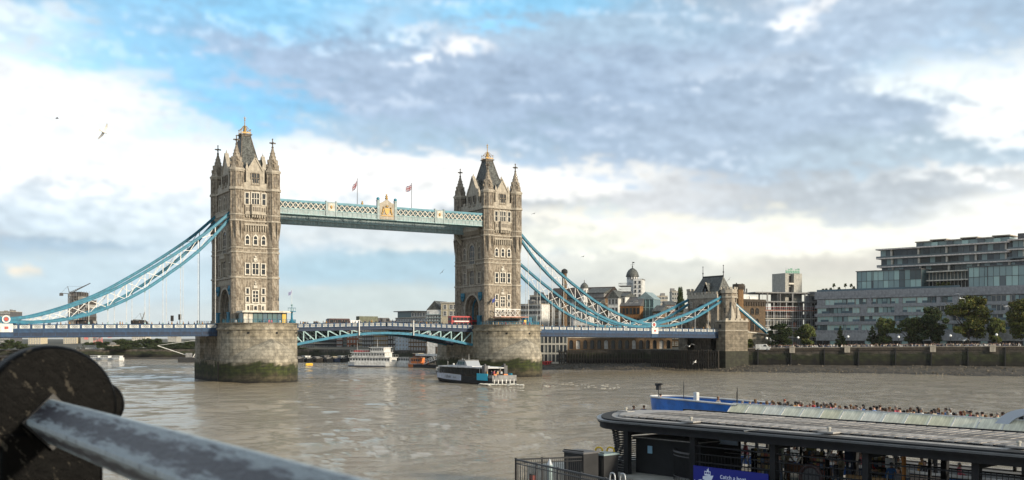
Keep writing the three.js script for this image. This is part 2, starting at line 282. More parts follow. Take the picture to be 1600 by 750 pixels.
// ---------------------------------------------------------------- piers
function makePier(material) {
  const root = thing('bridge_pier', '', 'bridge pier');
  const pos = [], col = [];
  const hw = 10.65, sh = 13, nose = 28;
  const low = [], up = [];                  // half plan on the west side, from the north shoulder round the nose; mirrored for the east
  const N = 28;
  for (let i = 0; i <= N; i++) { const s = i / N * 2 - 1; low.push([11.2 * s, sh + (nose - sh) * (0.85 * Math.pow(1 - Math.abs(s) ** 2.2, 0.8) + 0.15 * (1 - Math.abs(s)))]); const t = Math.PI * (1 - i / N); up.push([hw * Math.cos(t), sh + hw * Math.sin(t)]); }
  const ring = (half, rec) => { const hw = half === low ? 11.2 : 10.65;
    const r = []; for (const p of half) r.push(p);
    for (let z = sh - 1; z >= -sh + 0.9; z -= 1) r.push([hw - (Math.abs(z) < 8.3 ? rec : 0), z]);
    for (let i = half.length - 1; i >= 0; i--) r.push([half[i][0], -half[i][1]]);
    for (let z = -sh + 1; z <= sh - 0.9; z += 1) r.push([-hw + (Math.abs(z) < 8.3 ? rec : 0), z]);
    return r;
  };
  const rows = [];
  for (let y = -1.5; y < 5.79; y += 0.42) rows.push([y, ring(low, 0)]);
  rows.push([5.8, ring(low, 0)]); rows.push([5.82, ring(up, 0.9)]);
  for (let y = 6.2; y < 14.3; y += 0.45) rows.push([y, ring(up, 0.9)]);
  const cap = ring(up, 0), capO = cap.map(([x, z]) => [x * 1.035, z * 1.012]);
  rows.push([14.3, cap], [14.32, capO], [14.9, capO], [14.92, cap], [16.05, cap], [16.06, capO], [16.3, capO], [16.32, cap]);
  const colour = (x, y, z) => {
    const dome = y > 5.6 && y < 12.3 && Math.abs(z) > 13 ? sstep(0.2, 1.2, Math.hypot(x, Math.abs(z) - sh) - hw + 0.9) : 0;
    const n = fbm(x * 0.21, y * 0.16, z * 0.21, 4), st = fbm(x * 0.9, y * 0.07, z * 0.9, 3), f = fbm(x * 1.7, y * 1.7, z * 1.7, 3);
    let r = 0.345 + n * 0.12 + st * 0.1, g = 0.302 + n * 0.105 + st * 0.09, b = 0.235 + n * 0.085 + st * 0.08;
    const pale = dome * 0.75 + (1 - dome) * sstep(0.12, 0.5, fbm(x * 0.12 + 4, y * 0.2, z * 0.12, 3) + f * 0.2) * (y > 6 ? 1 : 0); r = lerp(r, 0.47, pale * 0.65); g = lerp(g, 0.44, pale * 0.65); b = lerp(b, 0.385, pale * 0.65);
    const gr = sstep(6.0, 5.0, y + n * 1.3 + st * 1.0 + f * 0.7 + 0.5);
    const moss = sstep(1.2, 2.6, y + n * 2.2 + st) * gr;
    r = lerp(r, 0.085 + f * 0.04, gr); g = lerp(g, 0.072 + f * 0.035, gr); b = lerp(b, 0.042 + f * 0.02, gr);
    r = lerp(r, 0.046 + f * 0.04, moss); g = lerp(g, 0.058 + f * 0.05, moss); b = lerp(b, 0.014, moss);
    const wet = sstep(1.0, 0.25, y + f * 0.6); r = lerp(r, 0.02, wet); g = lerp(g, 0.017, wet); b = lerp(b, 0.012, wet);
    return [Math.max(0.008, r), Math.max(0.008, g), Math.max(0.006, b)];
  };
  const tri = (a, b, c, dome) => { for (const p of [a, b, c]) { pos.push(...p); col.push(...colour(...p, dome)); } };
  for (let k = 0; k + 1 < rows.length; k++) {
    const [y0, A] = rows[k], [y1, B] = rows[k + 1];
    for (let i = 0; i < A.length; i++) { const j = (i + 1) % A.length, a = [A[i][0], y0, A[i][1]], b = [A[j][0], y0, A[j][1]], c = [B[j][0], y1, B[j][1]], d = [B[i][0], y1, B[i][1]]; tri(a, b, c); tri(a, c, d); }
  }
  const top = rows[rows.length - 1][1];
  for (let i = 0; i < top.length; i++) { const j = (i + 1) % top.length; tri([top[i][0], TH, top[i][1]], [top[j][0], TH, top[j][1]], [0, TH, 0]); }
  const mk = (p, c) => { const g = new THREE.BufferGeometry(); g.setAttribute('position', new THREE.BufferAttribute(new Float32Array(p), 3)); g.setAttribute('color', new THREE.BufferAttribute(new Float32Array(c), 3)); g.computeVertexNormals(); return boxUV(g); };
  piece('pier_body', mk(pos, col), material, root);
  // pointed starling capped by a half dome that leans on the drum
  for (const e of [1, -1]) {
    pos.length = 0; col.length = 0;
    const K = 12, g = [];
    for (let i = 0; i <= N; i++) {
      const s = i / N * 2 - 1, yt = 5.8 + 6.2 * Math.pow(1 - Math.abs(s), 1.15), row = [];
      for (let k = 0; k <= K; k++) { const a = k / K * Math.PI / 2, w = 1 - Math.cos(a); row.push([lerp(low[i][0], up[i][0] * 0.98, w), lerp(5.8, yt, Math.sin(a)), e * (lerp(low[i][1], up[i][1] - 0.1, w))]); }
      g.push(row);
    }
    for (let i = 0; i < N; i++) for (let k = 0; k < K; k++) { tri(g[i][k], g[i + 1][k], g[i + 1][k + 1]); tri(g[i][k], g[i + 1][k + 1], g[i][k + 1]); }
    piece('starling_cap', mk(pos, col), material, root);
  }
  for (const a of [0.55, 0.8, 0.32, 0.12, 0.9]) { const t = Math.PI * (1 - a); mb().blk(hw * Math.cos(t), 13.3, sh + hw * Math.sin(t), 0.5, 0.5, 0.5, t).build('drain_hole', M.black, root); }
  for (const [a, b] of [[0.0, 6.0]]) mb().box(-hw - 0.85, -1, 12.2, -hw - 0.4, 5.4, 12.7).build('timber_fender', M.wood, root);
  return root;
}
const pierMat = mat(1, 1, 1, { map: T.granite, bump: T.graniteB, bs: 0.06, rough: 0.92, vertexColors: true });
const pierN = makePier(pierMat);
pierN.userData.label = 'stone pier with domed starling under the left bridge tower';
const pierS = dup(pierN, SPAN, 0, 0, 0, 'stone pier behind the passing black river boat, under the right bridge tower');

// ---------------------------------------------------------------- towers
const WG = new Map();
function winGeo(w, h, lights, transom, pointed, surround = 0.28) {
  const key = [w, h, lights, transom, pointed, surround].join();
  if (WG.has(key)) return WG.get(key);
  const f = mb(), s = surround, hh = pointed ? h - w * 0.5 : h;
  f.box(-w / 2 - s, -s, 0, -w / 2, hh, 0.24).box(w / 2, -s, 0, w / 2 + s, hh, 0.24).box(-w / 2 - s, -s - 0.18, 0, w / 2 + s, -s + 0.1, 0.36);
  if (pointed) {
    const o = new THREE.Shape(), r = w / 2 + s; o.moveTo(-r, hh); o.quadraticCurveTo(-r * 0.9, h + s * 0.2, 0, h + s * 1.6); o.quadraticCurveTo(r * 0.9, h + s * 0.2, r, hh); o.lineTo(w / 2, hh); o.quadraticCurveTo(w / 2 * 0.9, h - 0.2, 0, h); o.quadraticCurveTo(-w / 2 * 0.9, h - 0.2, -w / 2, hh); f.slab(o, 0.24, 'z', 0);
  } else f.box(-w / 2 - s, h, 0, w / 2 + s, h + s, 0.28);
  for (let i = 1; i < lights; i++) { const x = -w / 2 + w * i / lights; f.box(x - 0.09, 0, 0, x + 0.09, hh + (pointed ? w * 0.25 : 0), 0.17); }
  if (transom) for (const t of [].concat(transom)) f.box(-w / 2, h * t - 0.09, 0, w / 2, h * t + 0.09, 0.165);
  const p = mb(); p.box(-w / 2 - 0.02, 0, -0.3, w / 2 + 0.02, hh, 0.06); if (pointed) { const o = new THREE.Shape(); o.moveTo(-w / 2, hh); o.quadraticCurveTo(-w / 2 * 0.9, h - 0.2, 0, h); o.quadraticCurveTo(w / 2 * 0.9, h - 0.2, w / 2, hh); p.slab(o, 0.05, 'z', 0.005); }
  const r = [f.geo(), p.geo()]; WG.set(key, r); return r;
}
function makeTower() {
  const root = thing('bridge_tower', '', 'bridge tower');
  const hx = 5.25, hz = 9.3, wx = 5.8, wz = 9.85;
  // faces: [turn, distance of the wall]
  const F = { W: [0, wz], E: [Math.PI, wz], N: [-Math.PI / 2, wx], S: [Math.PI / 2, wx] };
  const put = (name, geo, m, f, a, y, out = 0, parent = root) => { const [t, d] = F[f], c = Math.cos(t), s = Math.sin(t), o = d + out; return piece(name, geo, m, parent, a * c + o * s, y, -a * s + o * c, t); };
  const win = (f, a, y, w, h, l = 1, tr = null, pt = false, sur = 0.28, m = M.pale) => {
    const [t, d] = F[f], c = Math.cos(t), s = Math.sin(t), [fg, pg] = winGeo(w, h, l, tr, pt, sur), g = part('window', root, a * c + d * s, y, -a * s + d * c, t);
    piece('frame', fg, m, g); piece('pane', pg, M.glass, g);
  };
  // walls: the lowest stage is pierced by the road arch
  const b = mb(), sh = new THREE.Shape(); const A = 4.0, sp = 6.0;
  sh.moveTo(-wz, 0); sh.lineTo(-A, 0); sh.lineTo(-A, sp); sh.absarc(0, sp, A, Math.PI, 0, true); sh.lineTo(A, 0); sh.lineTo(wz, 0); sh.lineTo(wz, 13.6); sh.lineTo(-wz, 13.6); sh.closePath();
  b.slab(sh, 2 * wx - 2.2, 'x', -wx + 1.1);
  const s2 = new THREE.Shape(); const A2 = 4.7; s2.moveTo(-wz, 0); s2.lineTo(-A2, 0); s2.lineTo(-A2, sp); s2.absarc(0, sp, A2, Math.PI, 0, true); s2.lineTo(A2, 0); s2.lineTo(wz, 0); s2.lineTo(wz, 13.6); s2.lineTo(-wz, 13.6); s2.closePath();
  b.slab(s2, 1.1, 'x', -wx); b.slab(s2, 1.1, 'x', wx - 1.1);
  b.box(-wx, 13.6, -wz, wx, 38.7, wz);
  b.build('wall', M.stone, root);
  for (const x of [-wx - 0.2, wx - 0.05]) { const at_ = mb(), ring = new THREE.Shape(); ring.moveTo(-5.2, 0); ring.lineTo(-5.2, sp); ring.absarc(0, sp, 5.2, Math.PI, 0, true); ring.lineTo(5.2, 0); ring.lineTo(4.65, 0); ring.lineTo(4.65, sp); ring.absarc(0, sp, 4.65, 0, Math.PI, false); ring.lineTo(-4.65, 0); at_.slab(ring, 0.25, 'x', x).build('arch_moulding', M.trim, root); }
  for (const x of [-3.6, -1.2, 1.2, 3.6]) { const r = new THREE.Shape(); r.moveTo(-3.95, 0); r.lineTo(-3.95, sp); r.absarc(0, sp, 3.95, Math.PI, 0, true); r.lineTo(3.95, 0); r.lineTo(3.6, 0); r.lineTo(3.6, sp - 0.2); r.absarc(0, sp - 0.2, 3.6, 0, Math.PI, false); r.lineTo(-3.6, 0); mb().slab(r, 0.4, 'x', x).build('arch_rib', M.teal, root); }
  for (const x of [-wx - 0.55, wx + 0.15]) for (const z of [-5.9, 5.9]) {
    const s = new THREE.Shape(); s.moveTo(-1, 1.3); s.lineTo(1, 1.3); s.lineTo(1.15, 0.2); s.quadraticCurveTo(0.9, -1, 0, -1.5); s.quadraticCurveTo(-0.9, -1, -1.15, 0.2); s.closePath(); const g = mb().slab(s, 0.4, 'x', 0); g.add(new THREE.SphereGeometry(0.55, 8, 6).translate(0, 0.1, 0)); piece('shield', g.geo(), M.teal, root, x, 10.2, z);
  }
  for (const z of [-5.6, 5.6]) for (const x of [-wx - 0.9, wx + 0.1]) mb().box(x, 0, z - 0.9, x + 0.8, 3.6, z + 0.9).box(x - 0.1, 3.6, z - 1, x + 0.9, 3.9, z + 1).build('gate_cabin', M.teal, root);
  // string courses and cornices
  const ringAt = (y, h, o, name, m) => mb().box(-wx - o, y, wz, wx + o, y + h, wz + o).box(-wx - o, y, -wz - o, wx + o, y + h, -wz).box(wx, y, -wz, wx + o, y + h, wz).box(-wx - o, y, -wz, -wx, y + h, wz).build(name, m, root);
  for (const [y, h, o] of [[13.5, 0.45, 0.28], [20.7, 0.4, 0.25], [22.0, 0.3, 0.18], [29.6, 0.4, 0.28], [31.3, 0.35, 0.22]]) ringAt(y, h, o, 'string_course', M.trim);
  ringAt(38.6, 0.55, 0.45, 'cornice', M.trim);
  // parapet with battlements
  const pp = mb(); const run = (x0, z0, x1, z1) => { const L = Math.hypot(x1 - x0, z1 - z0), n = Math.round(L / 1.5), dx = (x1 - x0) / n, dz = (z1 - z0) / n; pp.bar(V(x0, 39.9, z0), V(x1, 39.9, z1), 0.5, 1.6); for (let i = 0; i < n; i++) if (i % 2 === 0) pp.bar(V(x0 + dx * (i + 0.1), 41.1, z0 + dz * (i + 0.1)), V(x0 + dx * (i + 0.95), 41.1, z0 + dz * (i + 0.95)), 0.46, 0.9); };
  run(-hx, wz - 0.1, hx, wz - 0.1); run(-hx, -wz + 0.1, hx, -wz + 0.1); run(-wx + 0.1, -hz, -wx + 0.1, hz); run(wx - 0.1, -hz, wx - 0.1, hz);
  pp.build('battlement', M.trim, root);
  mb().box(-wx + 0.3, 38.7, -wz + 0.3, wx - 0.3, 39.1, wz - 0.3).build('roof_gutter', M.slate, root);
  // corner turrets
  for (const [sx, sz] of [[-1, 1], [1, 1], [1, -1], [-1, -1]]) {
    const x = sx * hx, z = sz * hz, t = part('turret', root, x, 0, z), s = mb(), o = Math.PI / 8;
    s.ngon(8, 2.05, 0, 0, 0, 1.6, 2.05, o).ngon(8, 1.82, 0, 0, 1.6, 27.5, 1.74, o).ngon(8, 1.74, 0, 0, 27.5, 29.8, 2.02, o).ngon(8, 2.02, 0, 0, 29.8, 44.0, 1.95, o);
    for (let k = 0; k < 8; k++) { const a = k * Math.PI / 4 + o; s.post(Math.sin(a) * 2.0, Math.cos(a) * 2.0, 30.2, 43.8, 0.13, 0.13, 6); s.cyl(V(Math.sin(a) * 1.85, 24.5, Math.cos(a) * 1.85), V(Math.sin(a) * 1.98, 29.5, Math.cos(a) * 1.98), 0.03, 0.42, 5); }
    s.build('shaft', M.stone, t);
    for (const [y, h, d] of [[13.5, 0.45, 2.05], [20.7, 0.4, 2.0], [22, 0.3, 1.95], [29.6, 0.45, 2.25], [31.3, 0.35, 2.2], [38.5, 0.7, 2.4], [43.6, 0.4, 2.2], [44.0, 0.5, 2.38]]) mb().ngon(8, d, 0, 0, y, y + h, d, o).build('string_course', M.trim, t);
    for (let k = 0; k < 8; k++) { const a = k * Math.PI / 4; mb().blk(Math.sin(a) * 1.82, 40.1, Math.cos(a) * 1.82, 0.5, 2.6, 0.12, a).build('slit', M.stoneDark, t); mb().blk(Math.sin(a) * 1.86, 33.5, Math.cos(a) * 1.86, 0.34, 2.4, 0.12, a).build('slit', M.stoneDark, t); }
    const c = mb(); c.ngon(8, 2.15, 0, 0, 44.5, 45.0, 1.85, o).ngon(8, 1.85, 0, 0, 45.0, 51.3, 0.22, o); for (let k = 0; k < 8; k++) { const a = k * Math.PI / 4 + o; for (const q of [0.1, 0.26, 0.42, 0.58, 0.74]) c.sph(Math.sin(a) * lerp(1.85, 0.22, q), 45 + 6.3 * q, Math.cos(a) * lerp(1.85, 0.22, q), 0.17, 1, 1, 1, 5, 4); if (k % 2) for (const q of [0.08, 0.3]) c.blk(Math.sin(a + o) * lerp(1.75, 0.2, q), 45 + 6.3 * q, Math.cos(a + o) * lerp(1.75, 0.2, q), 0.5, 0.9, 0.5, a + o); }
    c.build('spire', M.stone, t);
    mb().post(0, 0, 51.2, 53.8, 0.2, 0.13, 6).sph(0, 51.4, 0, 0.34).box(-0.75, 52.5, -0.14, 0.75, 52.85, 0.14).box(-0.14, 52.5, -0.75, 0.14, 52.85, 0.75).sph(-0.75, 52.67, 0, 0.22).sph(0.75, 52.67, 0, 0.22).sph(0, 53.8, 0, 0.22).build('cross', M.stoneDark, t);
  }
  // main roof
  const rf = mb(); const R = (y, ax, az) => [[-ax, y, az], [ax, y, az], [ax, y, -az], [-ax, y, -az]];
  const rr = [R(39.0, 4.2, 8.2), R(42, 3.45, 7.0), R(55.6, 1.25, 1.3)], pv = [];
  for (let k = 0; k < 2; k++) for (let i = 0; i < 4; i++) { const j = (i + 1) % 4, [a, bb, c, d] = [rr[k][i], rr[k][j], rr[k + 1][j], rr[k + 1][i]]; pv.push(...a, ...bb, ...c, ...a, ...c, ...d); }
  const rg = new THREE.BufferGeometry(); rg.setAttribute('position', new THREE.BufferAttribute(new Float32Array(pv), 3)); rg.computeVertexNormals(); rf.add(rg); rf.build('roof', M.slate, root);
  const hip = mb(); for (let i = 0; i < 4; i++) hip.cyl(V(...rr[1][i]), V(...rr[2][i]), 0.16, 0.16, 6); hip.box(-1.45, 55.5, -1.5, 1.45, 55.9, 1.5).box(-1.7, 55.9, -1.75, 1.7, 56.15, 1.75); hip.build('roof_cresting', M.stoneDark, root);
  const cr = mb(); for (const [x, z] of [[-1.35, -1.4], [1.35, -1.4], [1.35, 1.4], [-1.35, 1.4], [0, 1.4], [0, -1.4], [1.35, 0], [-1.35, 0]]) cr.post(x, z, 56.1, 57.4, 0.1, 0.05, 6).sph(x, 57.5, z, 0.15, 1, 1.3, 1, 6, 5).cyl(V(x, 57.1, z), V(x * 0.25, 58.7, z * 0.25), 0.06, 0.06, 5);
  cr.box(-1.35, 56.4, -1.45, 1.35, 56.7, -1.35).box(-1.35, 56.4, 1.35, 1.35, 56.7, 1.45).lathe([[0, 56.1], [0.42, 56.1], [0.3, 57.2], [0.5, 57.7], [0.3, 58.4], [0.14, 58.9], [0.1, 60.2], [0.26, 60.4], [0.08, 60.7], [0.04, 61.6], [0, 61.6]], 10).box(-0.4, 60.95, -0.06, 0.4, 61.1, 0.06).box(-0.06, 60.95, -0.4, 0.06, 61.1, 0.4);
  cr.build('crown', M.gold, root);
  // dormer gables above the cornice
  const gable = (f, w, lights, wn) => {
    const s = new THREE.Shape(), h = w / 2; s.moveTo(-h, 0); s.lineTo(-h, 5.0); s.lineTo(0, 5.0 + h * 1.75); s.lineTo(h, 5.0); s.lineTo(h, 0); s.closePath();
    const g = mb(); g.slab(s, 0.8, 'z', -0.9); const roof = mb(), rs = new THREE.Shape(); rs.moveTo(-h + 0.2, 0); rs.lineTo(-h + 0.2, 4.7); rs.lineTo(0, 4.6 + h * 1.6); rs.lineTo(h - 0.2, 4.7); rs.lineTo(h - 0.2, 0); rs.closePath(); roof.slab(rs, 4.5, 'z', -5.4);
    g.bar(V(-h - 0.15, 5.0, -0.4), V(0, 5.2 + h * 1.75, -0.4), 1.1, 0.35).bar(V(h + 0.15, 5.0, -0.4), V(0, 5.2 + h * 1.75, -0.4), 1.1, 0.35).sph(0, 5.6 + h * 1.75, -0.4, 0.22).post(0, -0.4, 5 + h * 1.75, 6.2 + h * 1.75, 0.18, 0.06, 6);
    for (const x of [-h - 0.25, h + 0.25]) g.blk(x, 0, -0.4, 0.65, 5.6, 0.9).ngon(4, 0.55, x, -0.4, 5.6, 7.3, 0.03, Math.PI / 4);
    put('gable', g.geo(), M.trim, f, 0, 39.2); put('gable_roof', roof.geo(), M.slate, f, 0, 39.2);
    for (const a of wn) win(f, a, 40.4, lights * 0.72, 3.0, lights, 0.55, false, 0.2, M.stone);
  };
  gable('W', 4.2, 3, [0]); gable('E', 4.2, 3, [0]); gable('N', 6.6, 2, [-1.5, 1.5]); gable('S', 6.6, 2, [-1.5, 1.5]);
  // windows of the west and east faces
  for (const f of ['W', 'E']) {
    win(f, 0, 34.7, 2.1, 3.1, 3, 0.5); win(f, -2.45, 34.7, 0.95, 3.0, 1, 0.5); win(f, 2.45, 34.7, 0.95, 3.0, 1, 0.5);
    const g = mb().box(-3, 31.9, 0.1, 3, 34.2, 0.5).box(-3.1, 34.1, 0, 3.1, 34.4, 0.65).box(-3.1, 31.6, 0, 3.1, 31.95, 0.6).box(-1.4, 31.6, 0.5, 1.4, 34.3, 1.3).box(-1.5, 34.2, 0.4, 1.5, 34.5, 1.45); for (const a of [-2.6, -1.9, -1, -0.35, 0.35, 1, 1.9, 2.6]) g.box(a - 0.16, 30.8, 0, a + 0.16, 31.7, Math.abs(a) < 1.5 ? 1.0 : 0.45); put('balcony', g.geo(), M.trim, f, 0, 0);
    const pn_ = mb(); for (const a of [-2.6, -1.9, -0.9, -0.3, 0.3, 0.9, 1.9, 2.6]) pn_.box(a - 0.2, 32.5, 0.4, a + 0.2, 33.7, Math.abs(a) < 1.4 ? 1.34 : 0.53); put('tracery', pn_.geo(), M.stoneDark, f, 0, 0);
    const ar = mb(); for (let k = -4; k <= 4; k++) ar.box(k * 0.72 - 0.13, 26.9, 0, k * 0.72 + 0.13, 28.6, 0.5); ar.box(-3.3, 28.5, 0, 3.3, 29.0, 0.62); put('corbel_table', ar.geo(), M.trim, f, 0, 0);
    for (const a of [-2.35, 0, 2.35]) { win(f, a, 23.3, 1.0, 2.3, 1, 0.55, true); }
    win(f, 0, 14.8, 1.7, 2.9, 2, 0.5); win(f, -2.3, 14.8, 1.0, 2.8, 1, 0.5); win(f, 2.3, 14.8, 1.0, 2.8, 1, 0.5);
    put('carved_arms', mb().box(-0.5, 18.2, 0, 0.5, 19.3, 0.25).sph(0, 19.6, 0.15, 0.35).sph(-0.35, 18.6, 0.2, 0.28).sph(0.35, 18.6, 0.2, 0.28).geo(), M.pale, f, 0, 0);
    win(f, 0, 6.9, 1.5, 3.0, 2, [0.35, 0.7]); for (const a of [-2.3, 2.3]) { win(f, a, 9.2, 0.75, 1.4); win(f, a, 6.9, 0.75, 1.3); } for (const a of [-2.3, 0, 2.3]) win(f, a, 4.6, 0.8, 1.0);
    put('carved_arms', mb().box(-0.55, 10.7, 0, 0.55, 11.5, 0.25).sph(0, 11.9, 0.15, 0.34).sph(0, 12.5, 0.15, 0.2).geo(), M.pale, f, 0, 0);
    put('blind_panel', mb().box(-3, 5.9, 0, 3, 6.3, 0.2).box(-2.8, 3.4, 0, -2.4, 6, 0.2).box(2.4, 3.4, 0, 2.8, 6, 0.2).geo(), M.pale, f, 0, 0);
  }
  for (const f of ['N', 'S']) {
    for (const a of [-4.8, 0, 4.8]) win(f, a, 33.6, 1.7, 3.6, 2, 0.5, true, 0.26, M.trim);
    const g = mb().box(-5.8, 31.8, 0.1, 5.8, 33.1, 0.9).box(-5.9, 33.0, 0, 5.9, 33.3, 1.05); for (let k = -7; k <= 7; k++) g.box(k * 0.75 - 0.15, 30.6, 0, k * 0.75 + 0.15, 31.9, 0.7); put('balcony', g.geo(), M.trim, f, 0, 0);
    win(f, 0, 20.9, 3.4, 6.4, 3, [0.33, 0.66], true, 0.45, M.trim); for (const a of [-5, 5]) win(f, a, 22.6, 1.5, 3.8, 2, 0.5, true, 0.28, M.trim);
    win(f, 0, 14.4, 2.6, 4.6, 3, 0.5, true, 0.35, M.trim); for (const a of [-4.9, 4.9]) win(f, a, 14.6, 1.5, 3.4, 2, 0.5, false, 0.28, M.trim);
    const og = mb().box(-2.6, 19.4, 0, 2.6, 20.6, 1.0).box(-2.8, 20.5, 0, 2.8, 20.8, 1.2); for (const a of [-2.2, -1.1, 0, 1.1, 2.2]) og.box(a - 0.2, 18.6, 0, a + 0.2, 19.5, 0.8); put('oriel', og.geo(), M.trim, f, 0, 0);
    const pnn = mb(); for (let k = -6; k <= 6; k++) pnn.box(k * 0.9 - 0.3, 11.7, 0, k * 0.9 + 0.3, 13.2, 0.16); put('blind_panel', pnn.geo(), M.trim, f, 0, 0);
    put('niche', mb().box(-3.6, 14.2, 0, -3.0, 20, 0.4).box(3.0, 14.2, 0, 3.6, 20, 0.4).box(-3.6, 22.2, 0, -3.0, 28, 0.4).box(3.0, 22.2, 0, 3.6, 28, 0.4).geo(), M.trim, f, 0, 0);
  }
  root.position.y = TH;
  return root;
}
const towerN = makeTower(); towerN.userData.label = 'left gothic stone bridge tower with four spired turrets, glazed pavilion at its foot';
const towerS = dup(towerN, SPAN, TH, 0, 0, 'right gothic stone bridge tower, nearer the bank with modern flats, red bus at its arch');

// ---------------------------------------------------------------- high-level walkways
function makeWalkway(z0, z1, label) {
  const x0 = 5.9, x1 = SPAN - 5.9, mid = SPAN / 2, root = thing('high_walkway', label, 'walkway', 0, 0, 0);
  const yb = (x) => 48.3 + 0.0 * x, yt = 52.4, m = mb();
  m.box(x0, 48.3, z0, x1, 48.75, z1); m.build('walkway_floor', M.tealDark, root);
  mb().box(x0, 51.95, z0 + 0.35, x1, 52.1, z1 - 0.35).box(x0, 52.1, z0 + 1, x1, 52.25, z1 - 1).build('walkway_roof', M.greyDark, root);
  for (const [z, s] of [[z0, -1], [z1, 1]]) {
    const o = z - s * 0.35;                // the glazed wall behind the lattice
    mb().box(x0, 48.75, o - 0.08, x1, 51.9, o + 0.08).build('glazing', M.glassBlue, root);
    mb().box(x0, 48.3, z - 0.12, x1, 49.75, z + 0.12).build('girder_web', M.greyBlue, root);
    const fl = mb().box(x0, 48.2, z - 0.3, x1, 48.42, z + 0.3).box(x0, 49.7, z - 0.26, x1, 49.92, z + 0.26); for (let x = x0 + 0.8; x < x1; x += 1.55) fl.box(x - 0.07, 48.42, z + s * 0.11, x + 0.07, 49.7, z + s * 0.22); fl.build('girder_flange', M.tealPale, root);
    mb().box(x0, 52.0, z - 0.22, x1, 52.45, z + 0.22).box(x0, 51.75, z - 0.12, x1, 52.0, z + 0.12).build('top_rail', M.tealDark, root);
    const seg = [[x0, 21.4], [24.8, 38.2], [44.2, 57.6], [61.0, x1]];
    const W = 1.62;
    for (const [a, b] of seg) { const n = Math.round((b - a) / W), w = (b - a) / n; for (let i = 0; i < n; i++) { const p = a + i * w, g = mb(); g.bar(V(p, 49.92, z + s * 0.06), V(p + w, 51.8, z + s * 0.06), 0.1, 0.24).bar(V(p + w, 49.92, z + s * 0.16), V(p, 51.8, z + s * 0.16), 0.1, 0.24); g.build('lattice', M.pale, root); } const st = mb(); for (let i = 0; i <= n; i++) st.box(a + i * w - 0.05, 49.9, z - 0.1, a + i * w + 0.05, 51.8, z + 0.04); st.build('lattice_post', M.tealPale, root); }
    for (const c of [23.1, 59.3]) {
      mb().box(c - 1.6, 48.3, z - 0.2, c + 1.6, 52.5, z + s * 0.25).build('pilaster', M.greyBlue, root);
      mb().box(c - 1.0, 49.9, z + s * 0.22, c + 1.0, 52.1, z + s * 0.34).build('pilaster_panel', M.pale, root);
      mb().sph(c, 51, z + s * 0.38, 0.42, 0.8, 1.3, 0.5).build('emblem', M.gold, root);
      for (const e of [-1.55, 1.55]) mb().box(c + e - 0.2, 48.3, z - 0.3, c + e + 0.2, 52.8, z + s * 0.4).build('pilaster_edge', M.greyBlue, root);
    }
    if ((s < 0) !== (z0 < 0)) continue;
    // centre: royal arms between two posts with ball caps
    mb().box(mid - 2.6, 48.3, z - 0.15, mid + 2.6, 53.0, z + s * 0.3).build('arms_panel', M.trim, root);
    for (const c of [mid - 2.9, mid + 2.9]) { const p = part('arms_post', root); mb().blk(c, 48.3, z + s * 0.1, 0.75, 5.6, 0.75).blk(c, 53.9, z + s * 0.1, 0.95, 0.25, 0.95).build('post', M.greyBlue, p); mb().sph(c, 54.55, z + s * 0.1, 0.5).build('ball', M.tealDark, p); }
    const a = mb(); const pd = new THREE.Shape(); pd.moveTo(-2.5, 0); pd.lineTo(-2.5, 0.3); pd.quadraticCurveTo(-1.2, 0.5, 0, 1.7); pd.quadraticCurveTo(1.2, 0.5, 2.5, 0.3); pd.lineTo(2.5, 0); pd.closePath(); const pg = new THREE.ExtrudeGeometry(pd, { depth: 0.45, bevelEnabled: false }).translate(mid, 53.0, z - 0.15); a.add(pg); a.build('arms_pediment', M.trim, root);
    const e = mb(), zz = z + s * 0.42; const sd = new THREE.Shape(); sd.moveTo(-0.8, 0.9); sd.lineTo(0.8, 0.9); sd.quadraticCurveTo(0.85, -0.6, 0, -1.1); sd.quadraticCurveTo(-0.85, -0.6, -0.8, 0.9); e.add(new THREE.ExtrudeGeometry(sd, { depth: 0.14, bevelEnabled: false }).translate(mid, 50.9, zz - 0.07));
    for (const k of [-1, 1]) e.sph(mid + k * 1.35, 51.0, zz, 0.34, 0.8, 2.2, 0.5).sph(mid + k * 1.2, 51.95, zz, 0.26).sph(mid + k * 1.6, 50.2, zz, 0.25, 1, 1.6, 0.5).bar(V(mid + k * 1.2, 51.3, zz), V(mid + k * 0.75, 51.6, zz), 0.16); e.sph(mid, 52.4, zz, 0.42, 1.2, 0.8, 0.6).box(mid - 2, 49.4, zz - 0.05, mid + 2, 49.65, zz + 0.05); e.build('royal_arms', M.gold, root);
    mb().lathe([[0.45, 0], [0.5, 0.35], [0.28, 0.5], [0.42, 0.9], [0.18, 1.15], [0.12, 1.5], [0, 1.5]], 10, mid, 54.6, z).box(mid - 0.28, 56.0, z - 0.06, mid + 0.28, 56.15, z + 0.06).build('crown', M.gold, root);
  }
  return root;
}
makeWalkway(4.9, 9.3, 'near high-level walkway with white lattice and gilded arms, joining both towers');
const farWalk = makeWalkway(-9.3, -4.9, 'far high-level walkway seen underneath the near one, joining both towers');
mb().box(5.9, 46.8, -5.1, SPAN - 5.9, 48.2, -4.85).box(5.9, 46.7, -5.4, SPAN - 5.9, 46.9, -4.6).box(5.9, 48.0, -5.35, SPAN - 5.9, 48.2, -4.7).build('lower_tie', M.greyBlue, farWalk);
{ const g = mb(); for (let x = 7; x < SPAN - 6; x += 1.6) g.box(x - 0.07, 46.9, -4.86, x + 0.07, 48.0, -4.75); g.build('tie_stiffener', M.tealPale, farWalk); }
// support brackets of the walkways at the towers are parts of the walkways
for (const s of [0, 1]) { const x = s ? SPAN - 5.9 : 5.9, k = s ? -1 : 1; mb().bar(V(x, 43.6, -7), V(x + k * 2.6, 46.7, -7), 0.7, 0.8).build('bracket', M.trim, farWalk); }

